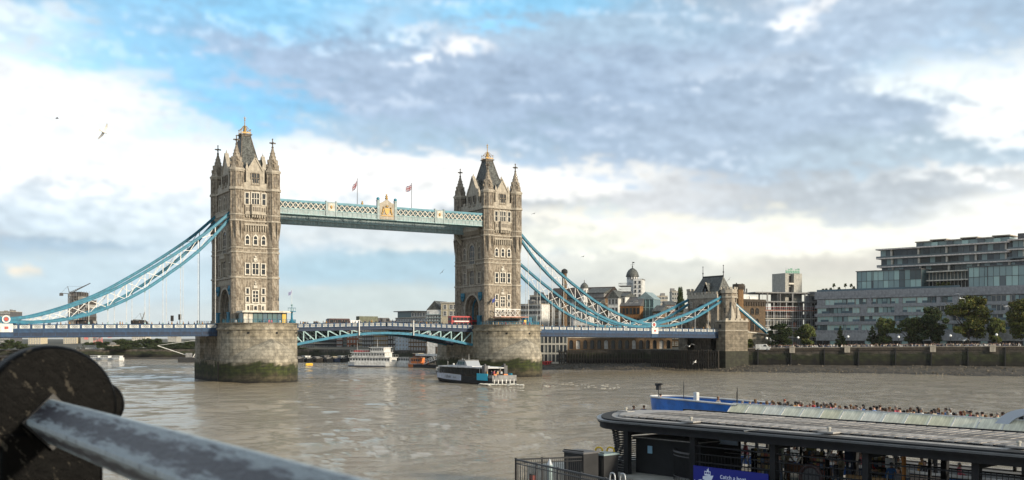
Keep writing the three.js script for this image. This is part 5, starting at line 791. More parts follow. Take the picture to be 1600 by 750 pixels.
// ---- gatehouse at the south end
{
  const t = thing('gatehouse', 'stone gatehouse with steep slate roof and battlements at the right end of the deck', 'gatehouse', 182.5, 7, 0), w = mb(), zz = 8.2, sh = new THREE.Shape();
  sh.moveTo(-zz, 0); sh.lineTo(-4.6, 0); sh.lineTo(-4.6, 13.5); sh.absarc(0, 13.5, 4.6, Math.PI, 0, true); sh.lineTo(4.6, 0); sh.lineTo(zz, 0); sh.lineTo(zz, 20.6); sh.lineTo(-zz, 20.6); sh.closePath(); w.slab(sh, 10, 'x', -5); w.build('wall', M.stone, t);
  mb().box(-5.3, 20.2, -zz - 0.3, 5.3, 20.6, zz + 0.3).build('string_course', M.trim, t);
  const b = mb(); b.box(-5.2, 20.6, -zz - 0.2, -4.7, 21.7, zz + 0.2).box(4.7, 20.6, -zz - 0.2, 5.2, 21.7, zz + 0.2); for (let i = 0; i < 9; i++) { const z = -7.6 + i * 1.9; b.box(-5.22, 21.7, z - 0.55, -4.68, 22.6, z + 0.55).box(4.68, 21.7, z - 0.55, 5.22, 22.6, z + 0.55); } b.build('battlement', M.trim, t);
  const P = [], A = [[-4.4, 21, 7.6], [4.4, 21, 7.6], [4.4, 21, -7.6], [-4.4, 21, -7.6]], R = [[0, 28.6, 6.2], [0, 28.6, -5.2]]; const q = (...v) => P.push(...v.flat()); q(A[0], A[1], R[0]); q(A[1], A[2], R[1]); q(A[1], R[1], R[0]); q(A[2], A[3], R[1]); q(A[3], A[0], R[0]); q(A[3], R[0], R[1]); const g = new THREE.BufferGeometry(); g.setAttribute('position', new THREE.BufferAttribute(new Float32Array(P), 3)); g.computeVertexNormals(); mb().add(g).build('roof', M.slate, t);
  const c = mb().box(-0.15, 28.4, -5.3, 0.15, 29.0, 6.3); for (const z of [6.2, -5.2]) c.post(0, z, 28.4, 32.6, 0.16, 0.09, 6).sph(0, 30.2, z, 0.3).sph(0, 32.7, z, 0.22); c.build('ridge_finial', M.dark, t);
  const ds = new THREE.Shape(); ds.moveTo(-1.5, 0); ds.lineTo(-1.5, 1.6); ds.lineTo(0, 5); ds.lineTo(1.5, 1.6); ds.lineTo(1.5, 0); ds.closePath(); for (const z of [1.2]) { const d = part('dormer', t, -4.6, 21.4, z); mb().slab(ds, 0.5, 'x', 0).build('gable', M.trim, d); mb().box(-0.06, 0.8, -0.5, 0.02, 2.6, 0.5).build('pane', M.glass, d); gableRoof(mb(), 0.4, 4, -1.4, 1.4, 1.6, 3.2).build('dormer_roof', M.slate, d); }
  for (const [x, z] of [[-0.3, 9.6], [-0.3, -9.6]]) { const u = part('turret', t, x, 0, z), s = mb(); s.ngon(8, 3.0, 0, 0, 0, 22.2, 2.9, 0.39); s.build('shaft', M.stone, u); mb().ngon(8, 3.2, 0, 0, 20.2, 20.8, 3.2, 0.39).ngon(8, 3.1, 0, 0, 11.4, 11.8, 3.1, 0.39).ngon(8, 3.35, 0, 0, 22.0, 22.5, 3.35, 0.39).build('string_course', M.trim, u); const bt = mb(); bt.ngon(8, 3.25, 0, 0, 22.5, 23.4, 3.25, 0.39); for (let k = 0; k < 12; k++) { const a = k * TAU / 12; bt.blk(Math.sin(a) * 3.0, 23.4, Math.cos(a) * 3.0, 0.8, 0.85, 0.4, a); } bt.build('battlement', M.trim, u); for (const [a, y] of [[-0.5, 16.5], [0.3, 18.5], [-1.3, 14.5]]) mb().blk(Math.sin(a) * 2.78, y, Math.cos(a) * 2.78, 0.6, 2, 0.14, a).build('window', M.glass, u); mb().ngon(4, 1.4, -1.0, 2.4 * Math.sign(z), 11.6, 13.4, 1.4, 0.78).ngon(4, 1.4, -1.0, 2.4 * Math.sign(z), 13.4, 17.5, 0.3, 0.78).ngon(4, 1.3, 2.0, 2.4 * Math.sign(z), 11.6, 13, 1.3, 0.78).ngon(4, 1.3, 2.0, 2.4 * Math.sign(z), 13, 17, 0.25, 0.78).build('buttress', M.trim, u); }
  for (const s of [1, -1]) { mb().box(-5.7, -7, s * 8.2, 6.0, 0.2, s * 13.5).build('mossy_footing', mat(0.035, 0.036, 0.022, { map: T.granite, bump: T.graniteB, bs: 0.05 }), t); mb().box(-5.5, 0.2, s * 8.2, 5.8, 11.2, s * 13.2).build('abutment_base', mat(0.235, 0.20, 0.155, { map: T.granite, bump: T.graniteB, bs: 0.05 }), t); mb().box(-5.8, 11.2, s * 8.2, 6.1, 11.7, s * 13.5).box(-5.7, 7.8, s * 8.2, 6.0, 8.1, s * 13.4).build('coping', M.trim, t); mb().box(-5.56, 8.6, s * 9.6, -5.4, 10.2, s * 11).build('opening', M.dark, t); const bb = mb(); for (let i = 0; i < 5; i++) bb.box(-5.4 + i * 2.5, 11.7, s * 12.9, -4.1 + i * 2.5, 12.4, s * 13.3); bb.build('battlement', M.trim, t); }
  for (const [z, y] of [[6.3, 17], [-6.3, 17]]) winPiece(t, -5.001, y, z, 1.0, 2, -Math.PI / 2, M.pale, M.glass, [1, 1]);
  mb().box(-5, -5, -8.2, 5, 7.6, 8.2).build('abutment_wall', M.stoneDark, t);
}
// approach viaduct behind it
{ const s = site('approach_viaduct', 'pale stone approach wall with small arch, below the land tie', 1157, 397, 1203, 404, 7, 'viaduct'), sh = new THREE.Shape(), c = s.W * 0.3; sh.moveTo(0, -1); sh.lineTo(s.W, -1); sh.lineTo(s.W, 6.4); sh.lineTo(0, 7.6); sh.closePath(); const h = new THREE.Path(); h.moveTo(c - 2.4, 0); h.lineTo(c + 2.4, 0); h.lineTo(c + 2.4, 2.2); h.absarc(c, 2.2, 2.4, 0, Math.PI, false); h.closePath(); sh.holes.push(h); mb().slab(sh, 12, 'z', -12).build('wall', mat(0.36, 0.31, 0.24, { map: T.granite }), s.t); mb().bar(V(0, 7.7, 0.1), V(s.W, 6.5, 0.1), 0.8, 0.35).build('coping', M.pale, s.t); mb().box(c - 2.4, 0, -8, c + 2.4, 4.6, -7.8).build('arch_backing', M.dark, s.t); }
// brick chimney stack and engine house
{ const p = at(1154, 528, 418), t = thing('brick_chimney', 'broad octagonal brown brick stack directly right of the gatehouse', 'chimney', p.x, 7, p.z), H = hAt(444, 418) - 7; mb().ngon(8, 2.1, 0, 0, 0, H - 1.8, 1.95).build('stack', mat(0.25, 0.14, 0.06, { map: T.brick }), t); mb().ngon(8, 2.1, 0, 0, H - 2.2, H - 1.2, 2.45).ngon(8, 2.45, 0, 0, H - 1.2, H, 2.35).build('cap', M.brickDark, t); }
{ const s = block('engine_house', 'dark brown brick engine house with arched windows, right of the brick stack', 1161, 425, 1196, 432, 469, 7, 14, mat(0.15, 0.10, 0.06, { map: T.brick }), { cm: M.brickDark }); const b = mb(); for (let i = 0; i < 9; i++) b.box(s.W * (i + 0.2) / 9, s.H - 2.4, 0, s.W * (i + 0.8) / 9, s.H - 0.6, 0.35); b.box(0, s.H - 0.8, 0, s.W, s.H, 0.45); b.build('corbel_table', M.brickDark, s.t); for (const [x, v] of [[0.4, 490], [0.62, 490], [0.4, 516], [0.62, 516]]) { const [f, g] = winGeo(1.4, v > 500 ? 4.6 : 2.2, 2, 0.5, true, 0.2), q = part('window', s.t, s.W * x, s.h(v), 0.001); piece('frame', f, M.brickDark, q); piece('pane', g, M.glass, q); } for (const [x, w, v] of [[0.1, 4, 460], [0.45, 5, 463]]) mb().box(s.W * x, s.H, -9, s.W * x + w, s.h(v), -2).build('roof_house', M.white, s.t); const a = mb(), r = mulberry(8); for (let i = 0; i < 9; i++) { const x = s.W * (0.05 + 0.55 * r()), z = -3 - 5 * r(), y = s.h(452 - r() * 12); a.post(x, z, s.H, y, 0.12, 0.08, 5); if (r() < 0.6) a.blk(x, y - 2.2, z, 0.4, 2.2, 0.4); } a.bar(V(s.W * 0.1, s.h(456), -4), V(s.W * 0.6, s.h(457), -4), 0.15).sph(s.W * 0.3, s.h(458), -3, 0.9, 1, 1, 0.5); a.build('antenna', M.greyDark, s.t); }
// building site
{ const s = site('building_site', 'unfinished frame building with open floors and scaffolding behind the promenade trees', 1190, 455, 1278, 462, 7, 'building site'), W = s.W, ys = [0, 5.2, 9.4, 13.4, 17, 20.8, 24.8];
  ys.forEach((y, i) => mb().box(i > 4 ? -3 : 0, y, -16, W * (i > 3 ? 1.02 : 1), y + 0.5, 0).build('floor_slab', i === 4 ? mat(0.36, 0.16, 0.11, { map: T.grain }) : i > 4 ? M.grey : M.concrete, s.t)); const r = mulberry(3);
  for (let k = 0; k <= 9; k++) for (const z of [-0.5, -8]) mb().blk(W * k / 9, 0, z, 0.5, k % 2 ? 25 : 20.8, 0.5).build('column', k % 3 ? M.grey : M.greyDark, s.t); for (let i = 0; i < 4; i++) for (let k = 0; k < 9; k++) if (r() < 0.7) mb().box(W * k / 9 + 0.4, ys[i] + 0.5, -3 - r() * 3, W * (k + 1) / 9 - 0.3, ys[i] + 1.5 + 2.4 * r(), -2).build('infill_panel', [M.greyDark, M.dark, mat(0.3, 0.12, 0.08, {}), M.concrete, M.brickDark][Math.floor(r() * 5)], s.t);
  const g = mb(); for (let k = 0; k <= 26; k++) g.post(W * k / 26, 0.8, 0, 19 + 7 * (k % 7 === 0), 0.06, 0.06, 4); for (let i = 0; i < 10; i++) g.box(0, i * 2.1, 0.75, W, i * 2.1 + 0.08, 0.85); g.build('scaffolding', M.steel, s.t); const rl = mb(); rl.box(0, 18.4, 0.2, W, 18.5, 0.3); for (let k = 0; k < 30; k++) rl.post(W * k / 30, 0.25, 17.4, 18.5, 0.04, 0.04, 4); rl.build('edge_rail', M.red, s.t); }
{ const s = site('concrete_core', 'tall raw concrete lift core topped with green netting', 1227, 462, 1253, 466, 7), W = s.W, H = s.h(427), cut = W * 0.2; mb().box(0, 0, -9, cut, H, 0).box(W * 0.52, 0, -9, W, H, 0).box(cut, 0, -9, W * 0.52, H, -1.6).build('wall', M.concrete, s.t); for (let i = 0; i < 9; i++) { const y = H - 4.3 - i * 4.9; if (y < 0) break; mb().box(cut, y - 0.7, -1.7, W * 0.52, y, 0.15).build('landing', M.pale, s.t); mb().box(cut + 0.5, y, -1.65, W * 0.52 - 0.3, y + 3.2, -1.5).build('opening', M.dark, s.t); } const net = mat(0.22, 0.50, 0.36, { map: T.grainS, side: THREE.DoubleSide, rough: 0.9 }); for (let k = 0; k < 6; k++) mb().box(W * 0.86 * k / 6, H, 0.05, W * 0.86 * (k + 1) / 6 - 0.2, H + 1.4 + (k % 3) * 0.4, 0.15).build('netting_panel', net, s.t); const g = mb(); for (let k = 0; k <= 12; k++) g.post(W * 0.86 * k / 12, 0.2, H - 0.5, H + 2.3, 0.06, 0.06, 4); g.box(0, H + 1.2, 0.15, W * 0.86, H + 1.3, 0.25); g.build('scaffold_pole', M.steel, s.t); const jn = mb(); for (let i = 1; i < 12; i++) jn.box(0.02, H * i / 12, -0.01, cut - 0.02, H * i / 12 + 0.07, 0.02).box(W * 0.52, H * i / 12, -0.01, W, H * i / 12 + 0.07, 0.02); jn.build('pour_line', M.grey, s.t); }
{ const s = block('apartment_block', 'grey frame building between the building site and the modern flats', 1268, 470, 1282, 470, 462, 7, 10, M.greyDark, { fl: 9, n: 3, w: 1.6, bars: [0, 0], frame: M.grey }); }
// ---- modern flats on the right
{
  const u0 = 1275, d0 = 455, u1 = 1640, d1 = 389, s = site('modern_flats', 'long modern grey brick flats with glass terraces and stepped penthouse floors', u0, d0, u1, d1, 7.4), W = s.W, t = s.t;
  const X = (u) => { const a = at(u0, 528, d0), b = at(u1, 528, d1), dx = b.x - a.x, dz = b.z - a.z, k = ray(u); const den = dx * k[1] - dz * k[0]; return W * ((CX - a.x) * -k[1] + (CZ - a.z) * k[0]) / -den; };
  const Dp = (x) => lerp(d0, d1, x / W);
  const body = mat(0.36, 0.36, 0.375, { map: T.grain, rough: 0.85 }), pal = [mat(0.10, 0.13, 0.14, { rough: 0.08 }), mat(0.24, 0.335, 0.335, { rough: 0.1 }), mat(0.38, 0.53, 0.50, { rough: 0.2 }), mat(0.46, 0.60, 0.56, { rough: 0.25 }), mat(0.055, 0.068, 0.075, { rough: 0.08 })];
  const H = 24.4, F = 3.62, D = 22; const r = mulberry(12);
  mb().box(0.3, -1, -D, W, H, -0.5).build('wall', body, t);
  // brick bands proud of the window strips
  const ys = [19.0, 15.35, 11.7, 8.05]; mb().box(-0.6, 21.6, -D, W, H + 0.5, 0.15).build('brick_band', body, t); for (const y of ys) mb().box(-0.3 - (ys.indexOf(y) % 2) * 0.3, y - 1.35, -D, W, y, 0.1).build('brick_band', body, t); mb().box(0, 3.6, -D, W, 6.8, 0.18).build('brick_band', mat(0.42, 0.42, 0.43, { map: T.grain }), t);
  for (const y of ys) {
    let x = 0.6; while (x < W - 2) { const w = [1.4, 3.2, 4.2, 5.6][Math.floor(r() * 4)], solid = r() < 0.16; const w2 = solid ? 0.8 + r() * 1.6 : w; if (solid) mb().box(x, y, -0.5, x + w2, y + 2.3, 0.06).build('brick_pier', body, t); else { const n = Math.max(1, Math.round(w2 / 1.9)), k = x < W * 0.55 ? (r() < 0.55 ? 2 + Math.floor(r() * 2) : Math.floor(r() * 2)) : (r() < 0.25 ? 2 : [0, 1, 4, 4][Math.floor(r() * 4)]); for (let i = 0; i < n; i++) { const a = x + w2 * i / n, b = x + w2 * (i + 1) / n, q = r() < 0.18 ? Math.floor(r() * 5) : k; const wn = part('window', t, (a + b) / 2, y, -0.42); mb().box(-(b - a) / 2 + 0.07, 0.05, 0, (b - a) / 2 - 0.07, 2.22, 0.12).build('pane', pal[q], wn); mb().box(-(b - a) / 2, 0, 0, -(b - a) / 2 + 0.07, 2.3, 0.24).box((b - a) / 2 - 0.07, 0, 0, (b - a) / 2, 2.3, 0.24).box(-(b - a) / 2, 2.2, 0, (b - a) / 2, 2.3, 0.24).build('frame', q > 1 ? M.pale : M.dark, wn); if (r() < 0.4) mb().box(-(b - a) / 2, 0, 0.3, (b - a) / 2, 0.95, 0.34).build('balustrade', M.glassBlue, wn); } } x += w2 + (r() < 0.3 ? 0.5 : 0); }
  }
  for (let i = 0; i < 30; i++) { const a = W * i / 30, wn = mb().box(a + 0.25, 0.2, -0.45, a + W / 30 - 0.2, 3.5, -0.2); wn.build('shop_window', i % 5 === 2 ? pal[2] : M.glass, t); }
  const colm = mb(); for (let i = 0; i <= 30; i++) colm.box(W * i / 30 - 0.2, 0, -0.4, W * i / 30 + 0.2, 3.6, 0.1); colm.build('shopfront_pier', M.greyDark, t);
  // glass terrace boxes
  const glassBox = (ua, ub, vt, inset, D2) => { const xa = X(ua), xb = X(ub), g = part('glass_storey', t, xa, H + 0.4, -inset), w = xb - xa, h = hAt(vt, Dp((xa + xb) / 2) + inset * 0.8) - 7.4 - H - 0.4, n = Math.round(w / 2.3); mb().box(0.2, 0, -D2, w - 0.2, h - 0.1, -0.25).build('core', mat(0.10, 0.15, 0.16, { rough: 0.15 }), g); for (let i = 0; i < n; i++) for (let k = 0; k < 2; k++) mb().box(w * i / n + 0.06, h * k / 2 + 0.08, -0.2, w * (i + 1) / n - 0.06, h * (k + 1) / 2 - 0.08, -0.06).build('pane', pal[[1, 1, 2, 0, 1, 2][Math.floor(r() * 6)]], g); const m = Math.round(D2 / 2.3); for (let i = 0; i < m; i++) for (let k = 0; k < 2; k++) mb().box(0.06, h * k / 2 + 0.08, -D2 * i / m - 0.1, 0.2, h * (k + 1) / 2 - 0.08, -D2 * (i + 1) / m + 0.06).build('pane', pal[Math.floor(r() * 3)], g); const f = mb(); for (let i = 0; i <= n; i++) f.box(w * i / n - 0.06, 0, -0.22, w * i / n + 0.06, h, 0.02); for (let i = 0; i <= m; i++) f.box(0, 0, -D2 * i / m - 0.06, 0.22, h, -D2 * i / m + 0.06); f.box(0, h / 2 - 0.09, -0.2, w, h / 2 + 0.09, 0.03).box(0, h / 2 - 0.09, -D2, 0.12, h / 2 + 0.09, 0).box(-0.4, h - 0.1, -D2, w + 0.1, h + 0.22, 0.35); f.build('mullion', M.greyDark, g); return h; };
  const gh = glassBox(1358, 1434, 422, 3.5, 14); glassBox(1327, 1358, 424, 7, 9); glassBox(1541, 1640, 414, 1.2, 14); glassBox(1507, 1541, 417, 4, 10);
  { const xa = X(1438), xb = X(1507); for (let i = 0; i < 2; i++) { mb().box(xa, H + 0.4 + i * 3.6, -16, xb, H + 3.6 + i * 3.6, -9).build('recess_glazing', i ? pal[0] : M.glass, t); mb().box(xa, H + 3.6 + i * 3.6, -16, xb, H + 4.1 + i * 3.6, -6).build('recess_slab', M.pale, t); } for (let i = 0; i < 12; i++) mb().box(xa + (xb - xa) * i / 12, H + 0.4, -8.8, xa + (xb - xa) * i / 12 + 0.25, H + 7.4, -8.5).build('recess_fin', M.pale, t); }
  mb().box(0.3, H + 0.4, -0.2, X(1500), H + 1.3, -0.1).build('terrace_rail', M.glassBlue, t);
  // upper floors: pale slabs, dark glass, stone fins
  const deep = 14, base = H + 7.9, tier = (ua, ub, y, h, ins, name) => { const xa = X(ua), xb = X(ub), w = xb - xa, g = part('penthouse_floor', t, xa, y, -ins); mb().box(-0.2, h - 0.55, -deep, w, h, 1.6).build('slab', mat(0.74, 0.67, 0.62, { map: T.grain }), g); mb().box(1.2, 0, -deep, w, h - 0.55, -0.6).build('core', pal[4], g); const n = Math.round(w / 2.4); for (let i = 0; i < n; i++) { const a = 1.2 + (w - 1.2) * i / n, b = 1.2 + (w - 1.2) * (i + 1) / n; if (i % 5 === 2) mb().box(a, 0, -0.7, a + 0.7, h - 0.55, 0.5).build('fin', M.pale, g); mb().box(a + 0.1, 0.1, -0.6, b - 0.1, h - 0.65, -0.48).build('pane', pal[[0, 4, 0, 1, 4][Math.floor(r() * 5)]], g); } mb().box(0, 0.02, 1.45, w, 0.62, 1.52).build('balustrade', pal[0], g); for (let i = 0; i < 4; i++) mb().box(1.05, 0.1, -deep + i * 3.4 + 0.2, 1.19, h - 0.65, -deep + i * 3.4 + 3.2).build('pane', pal[i % 2 ? 0 : 4], g); };
  tier(1352, 1640, base - 0.6, 3.7, 13, 'a'); tier(1351, 1562, base + 3.1, 3.7, 13); tier(1350, 1562, base + 6.8, 3.9, 13); tier(1560, 1640, base + 3.6, 3.8, 11); tier(1561, 1640, base + 7.4, 3.8, 11);
  const xa = X(1408), xb = X(1556); mb().box(xa, base + 10.7, -24, xb, base + 12.6, -15).build('roof_pavilion', pal[1], t); for (let i = 0; i < 6; i++) { const a = lerp(xa, xb, i / 6), y = base + 12.6 + (i % 2) * 0.5; mb().box(a, y, -25, lerp(xa, xb, (i + 1) / 6) + 0.6, y + 0.4, -13.6).build('roof_slab', mat(0.40, 0.35, 0.29, { map: T.grain }), t); mb().box(a + 0.4, base + 10.7, -14.6, a + 3, base + 12.4, -14.4).build('pavilion_pane', i % 2 ? pal[2] : pal[0], t); } mb().box(X(1572), base + 11.2, -22, X(1640), base + 13.6, -13).build('roof_pavilion', M.greyDark, t);
  // planters with shrubs on the terrace
  for (const [u, h] of [[1291, 1.0], [1303, 3.4], [1311, 1.4], [1321, 3.2], [1330, 3.0], [1334, 1.5], [1286, 0.9], [1298, 1.2]]) { const x = X(u), p = t.localToWorld(V(x, H + 0.5, -2)); const q = at(u, 528, Dp(x) + 1.5); const k = thing('potted_shrub', 'dark potted shrub on the left roof terrace of the modern flats', 'shrub', q.x, 7.4 + H + 0.5, q.z, 0, 'potted shrubs on the roof terrace'); mb().post(0, 0, 0, 0.6, 0.5, 0.6, 8).build('pot', M.greyDark, k); mb().post(0, 0, 0.5, h * 0.8, 0.07, 0.05, 5).build('trunk', barkMat, k); const c = piece('crown', TK.bush.c, TK.bush.m, k, 0, h > 2 ? h * 0.5 : 0.5, 0); c.scale.set(0.45, (h > 2 ? h * 0.55 : h) / 3, 0.45); }
  for (const u of [1466, 1474, 1482]) { const x = X(u), q = at(u, 528, Dp(x) + 3); const k = thing('potted_shrub', 'yellow-green shrub in the glazed roof recess of the modern flats', 'shrub', q.x, 7.4 + H + 0.5, q.z, 0, 'shrubs in the roof recess'); mb().blk(0, 0, 0, 1.6, 0.7, 1).build('planter', M.greyDark, k); const c = piece('crown', TK.bush.c, leafMats[1], k, 0, 0.6, 0); c.scale.set(0.6, 0.6, 0.6); }
}
// ================================================================ boats
// hull lofted along local x (bow at +x): stations [x, half-beam at deck, half-beam at waterline, sheer height, keel]
function hullGeo(st, inset = 0) {
  const P = []; const R = st.map(([x, b, w, h, k]) => [[x, k, 0], [x, k * 0.4, w * 0.8], [x, 0.15, w], [x, h, b], [x, h, 0]]);
  const q = (a, b, c) => P.push(...a, ...b, ...c), mir = (p) => [p[0], p[1], -p[2]];
  for (let i = 0; i + 1 < R.length; i++) for (let j = 0; j < 4; j++) { const a = R[i][j], b = R[i + 1][j], c = R[i + 1][j + 1], d = R[i][j + 1]; q(a, b, c); q(a, c, d); q(mir(a), mir(c), mir(b)); q(mir(a), mir(d), mir(c)); }
  for (const [i, s] of [[0, 1], [R.length - 1, -1]]) for (let j = 0; j < 4; j++) { const a = R[i][j], b = R[i][j + 1]; q(a, s > 0 ? mir(b) : b, s > 0 ? b : mir(b)); q(a, s > 0 ? mir(a) : mir(b), s > 0 ? mir(b) : mir(a)); }
  const g = new THREE.BufferGeometry(); g.setAttribute('position', new THREE.BufferAttribute(new Float32Array(P), 3)); g.computeVertexNormals(); return boxUV(g);
}
const heading = (a, b) => Math.atan2(-(b.z - a.z), b.x - a.x);
const dsM = (m) => { const c = m.clone(); c.side = THREE.DoubleSide; return c; };
const HM = { black: dsM(M.black), white: dsM(M.white), navy: dsM(M.navy), red: dsM(M.red), dark: dsM(M.dark), grey: dsM(M.grey), orange: dsM(M.orange), green: dsM(mat(0.05, 0.10, 0.07, { map: T.grain })), brown: dsM(M.wood), blue: dsM(mat(0.02, 0.10, 0.36, { map: T.grain, rough: 0.4 })) };
{ // river-bus catamaran passing the right pier; bow to the left of the picture
  const st = at(788, 528, 270), bw = at(690, 528, 299); st.y = bw.y = 0; const L = st.distanceTo(bw), mid = st.clone().add(bw).multiplyScalar(0.5);
  const t = thing('river_bus', 'black and silver river bus boat passing the right pier, turquoise panel at its stern', 'passenger boat', mid.x, 0, mid.z, heading(st, bw)), h = L / 2, silver = mat(0.58, 0.62, 0.74, { map: T.grain, rough: 0.4 }), B = 3.7;
  piece('hull', hullGeo([[-h, B, B, 1.7, -0.4], [-h * 0.3, B, B, 1.8, -0.5], [h * 0.55, B, B, 2.2, -0.5], [h * 0.82, B * 0.82, B * 0.7, 2.5, -0.4], [h, B * 0.5, B * 0.3, 2.75, 0.1]]), HM.black, t);
  for (const s of [1, -1]) { mb().bar(V(-h * 0.05, 1.35, s * (B + 0.05)), V(h * 0.55, 1.55, s * (B + 0.05)), 0.1, 1.55).bar(V(h * 0.55, 1.55, s * (B + 0.05)), V(h * 0.82, 1.75, s * (B * 0.82 + 0.06)), 0.1, 1.4).build('side_panel', silver, t); mb().bar(V(-h * 0.02, 2.12, s * (B + 0.07)), V(h * 0.55, 2.38, s * (B + 0.07)), 0.1, 0.12).bar(V(h * 0.55, 2.38, s * (B + 0.07)), V(h * 0.97, 2.8, s * B * 0.53), 0.1, 0.12).bar(V(h * 0.82, 1.2, s * (B * 0.8)), V(h * 0.98, 1.5, s * (B * 0.45)), 0.1, 0.3).build('rubbing_strake', M.steel, t);
    mb().box(-h * 0.87, 1.0, s * (B - 0.02), -h * 0.55, 2.8, s * (B + 0.12)).build('turquoise_panel', mat(0.02, 0.42, 0.60, { rough: 0.5 }), t); }
  // lettering on the silver panel
  const c = document.createElement('canvas'); c.width = 512; c.height = 96; const g = c.getContext('2d'); g.fillStyle = '#b4bac6'; g.fillRect(0, 0, 512, 96); g.fillStyle = '#23242c'; g.font = 'bold 84px sans-serif'; g.fillText('Uber', 40, 74); g.font = '52px sans-serif'; g.fillText('Boat', 290, 70); const lt = new THREE.CanvasTexture(c); lt.colorSpace = THREE.SRGBColorSpace; const lg = new THREE.PlaneGeometry(8.6, 1.25); 
  { const m = new THREE.Mesh(lg, mat(0.9, 0.9, 0.9, { map: lt, rough: 0.5 })); m.name = 'boat_lettering'; m.position.set(h * 0.24, 1.46, -(B + 0.125)); m.rotation.y = Math.PI; m.rotation.z = -0.01; t.add(m); }
  mb().box(-h * 0.52, 1.7, -B + 0.25, h * 0.70, 4.1, B - 0.25).build('saloon', mat(0.02, 0.02, 0.024, { rough: 0.12 }), t); mb().box(-h * 0.62, 4.1, -B + 0.05, h * 0.72, 4.4, B - 0.05).box(-h * 0.3, 4.4, -B + 0.9, h * 0.5, 4.55, B - 0.9).build('saloon_roof', mat(0.66, 0.67, 0.69, { map: T.grain }), t);
  for (let i = 0; i < 11; i++) for (const s of [1, -1]) mb().box(-h * 0.5 + i * h * 0.109, 2.4, s * (B - 0.26), -h * 0.5 + (i + 0.9) * h * 0.109, 3.9, s * (B - 0.2)).build('side_window', M.glass, t);
  const wh = new THREE.Shape(); wh.moveTo(-3.4, 0); wh.lineTo(-2.4, 1.35); wh.quadraticCurveTo(0, 1.7, 1.6, 1.3); wh.lineTo(3.2, 0); wh.closePath(); const w = part('wheelhouse', t, h * 0.12, 4.5, 0); mb().slab(wh, 4.2, 'z', -2.1).build('cabin', M.steel, w); for (const s of [1, -1]) for (let i = 0; i < 3; i++) mb().box(-2 + i * 1.35, 0.3, s * 2.08, -0.85 + i * 1.35, 1.2, s * 2.16).build('window', i === 1 ? tealGlass : M.glassBlue, w); mb().box(-2.3, 1.38, -2.2, 1.4, 1.6, 2.2).build('roof', M.grey, w);
  mb().box(-h * 0.95, 1.7, -B + 0.5, -h * 0.62, 1.85, B - 0.5).build('aft_deck', M.grey, t); const fr = mb(); for (const x of [-0.58, -0.66, -0.74]) for (const s of [1, -1]) fr.post(h * x, s * (B - 0.5), 1.8, 4.1, 0.08, 0.08, 6); fr.box(-h * 0.76, 4.1, -B + 0.3, -h * 0.5, 4.3, B - 0.3).build('aft_canopy', M.white, t); const ex = mb(); for (const s of [1, -1]) ex.blk(-h * 0.72, 1.8, s * (B - 0.7), 1.5, 3.0, 1.0).post(-h * 0.72, s * (B - 0.7), 4.8, 5.3, 0.3, 0.3, 8); ex.build('exhaust_trunk', M.greyDark, t);
  mb().box(-h - 0.1, 0.9, -B, -h * 0.9, 2.4, B).build('stern_panel', M.grey, t); for (let i = 0; i < 6; i++) mb().box(-h - 0.16, 0.3, -B + 0.5 + i * 1.2, -h - 0.08, 1.3, -B + 0.72 + i * 1.2).build('stern_bar', M.white, t);
  for (const [z, y] of [[-1.6, 2.0], [1.4, 2.0]]) { const q = part('life_raft', t, -h * 0.9, y, z); mb().cyl(V(0, 0.35, -0.6), V(0, 0.35, 0.6), 0.35, 0.35, 12).build('canister', M.orange, q); }
  const m = mb(); m.post(h * 0.3, 0, 4.4, 6.6, 0.06, 0.04, 6).post(h * 0.62, -1.5, 4.3, 5.6, 0.05, 0.04, 6).post(h * 0.18, 1, 6, 7.6, 0.05, 0.03, 6).sph(h * 0.35, 4.9, 1.0, 0.4, 1, 0.8, 1).sph(h * 0.5, 4.75, -0.8, 0.3).blk(h * 0.25, 6.2, 0, 1.1, 0.12, 0.12); m.build('mast', M.white, t); const rl = mb(); for (let i = 0; i <= 8; i++) { const a = i / 8, x = h * (0.72 + 0.27 * a), z = lerp(B * 0.85, B * 0.5, a); for (const s of [1, -1]) rl.post(x, s * z, 2.4 + a * 0.35, 3.4 + a * 0.35, 0.035, 0.035, 5); } for (const s of [1, -1]) rl.bar(V(h * 0.72, 3.4, s * B * 0.85), V(h * 0.99, 3.75, s * B * 0.5), 0.07); rl.bar(V(h * 0.99, 3.75, -B * 0.5), V(h * 0.99, 3.75, B * 0.5), 0.07).build('bow_rail', M.steel, t);
  mb().sph(h * 0.86, 3.0, -1.0, 0.42, 1, 1.3, 1).sph(h * 0.8, 3.0, 0.9, 0.42, 1, 1.3, 1).build('deck_gear', M.orange, t);
  // churned white water behind the stern
  const r = mulberry(4), f = mb(); for (let i = 0; i < 190; i++) { const near = i % 2, a = near ? -h + 3.5 - r() * 6 : -h - r() ** 1.7 * 7, s = 0.08 + r() ** 2 * 0.34; f.sph(a, 0.02 + r() * 0.22 * (near ? 1 : 0.6), near ? -B - 0.2 - r() ** 2 * 2.0 : (r() - 0.5) * 6, s, 1.2 + r(), 0.45, 0.8 + r(), 7, 5); } tag(stuff(f.build('wake_foam', mat(0.60, 0.58, 0.51, { rough: 0.8 }))), 'white churned wake foam behind the river bus stern', 'foam').position.copy(t.position); scene.children[scene.children.length - 1].rotation.y = t.rotation.y;
}
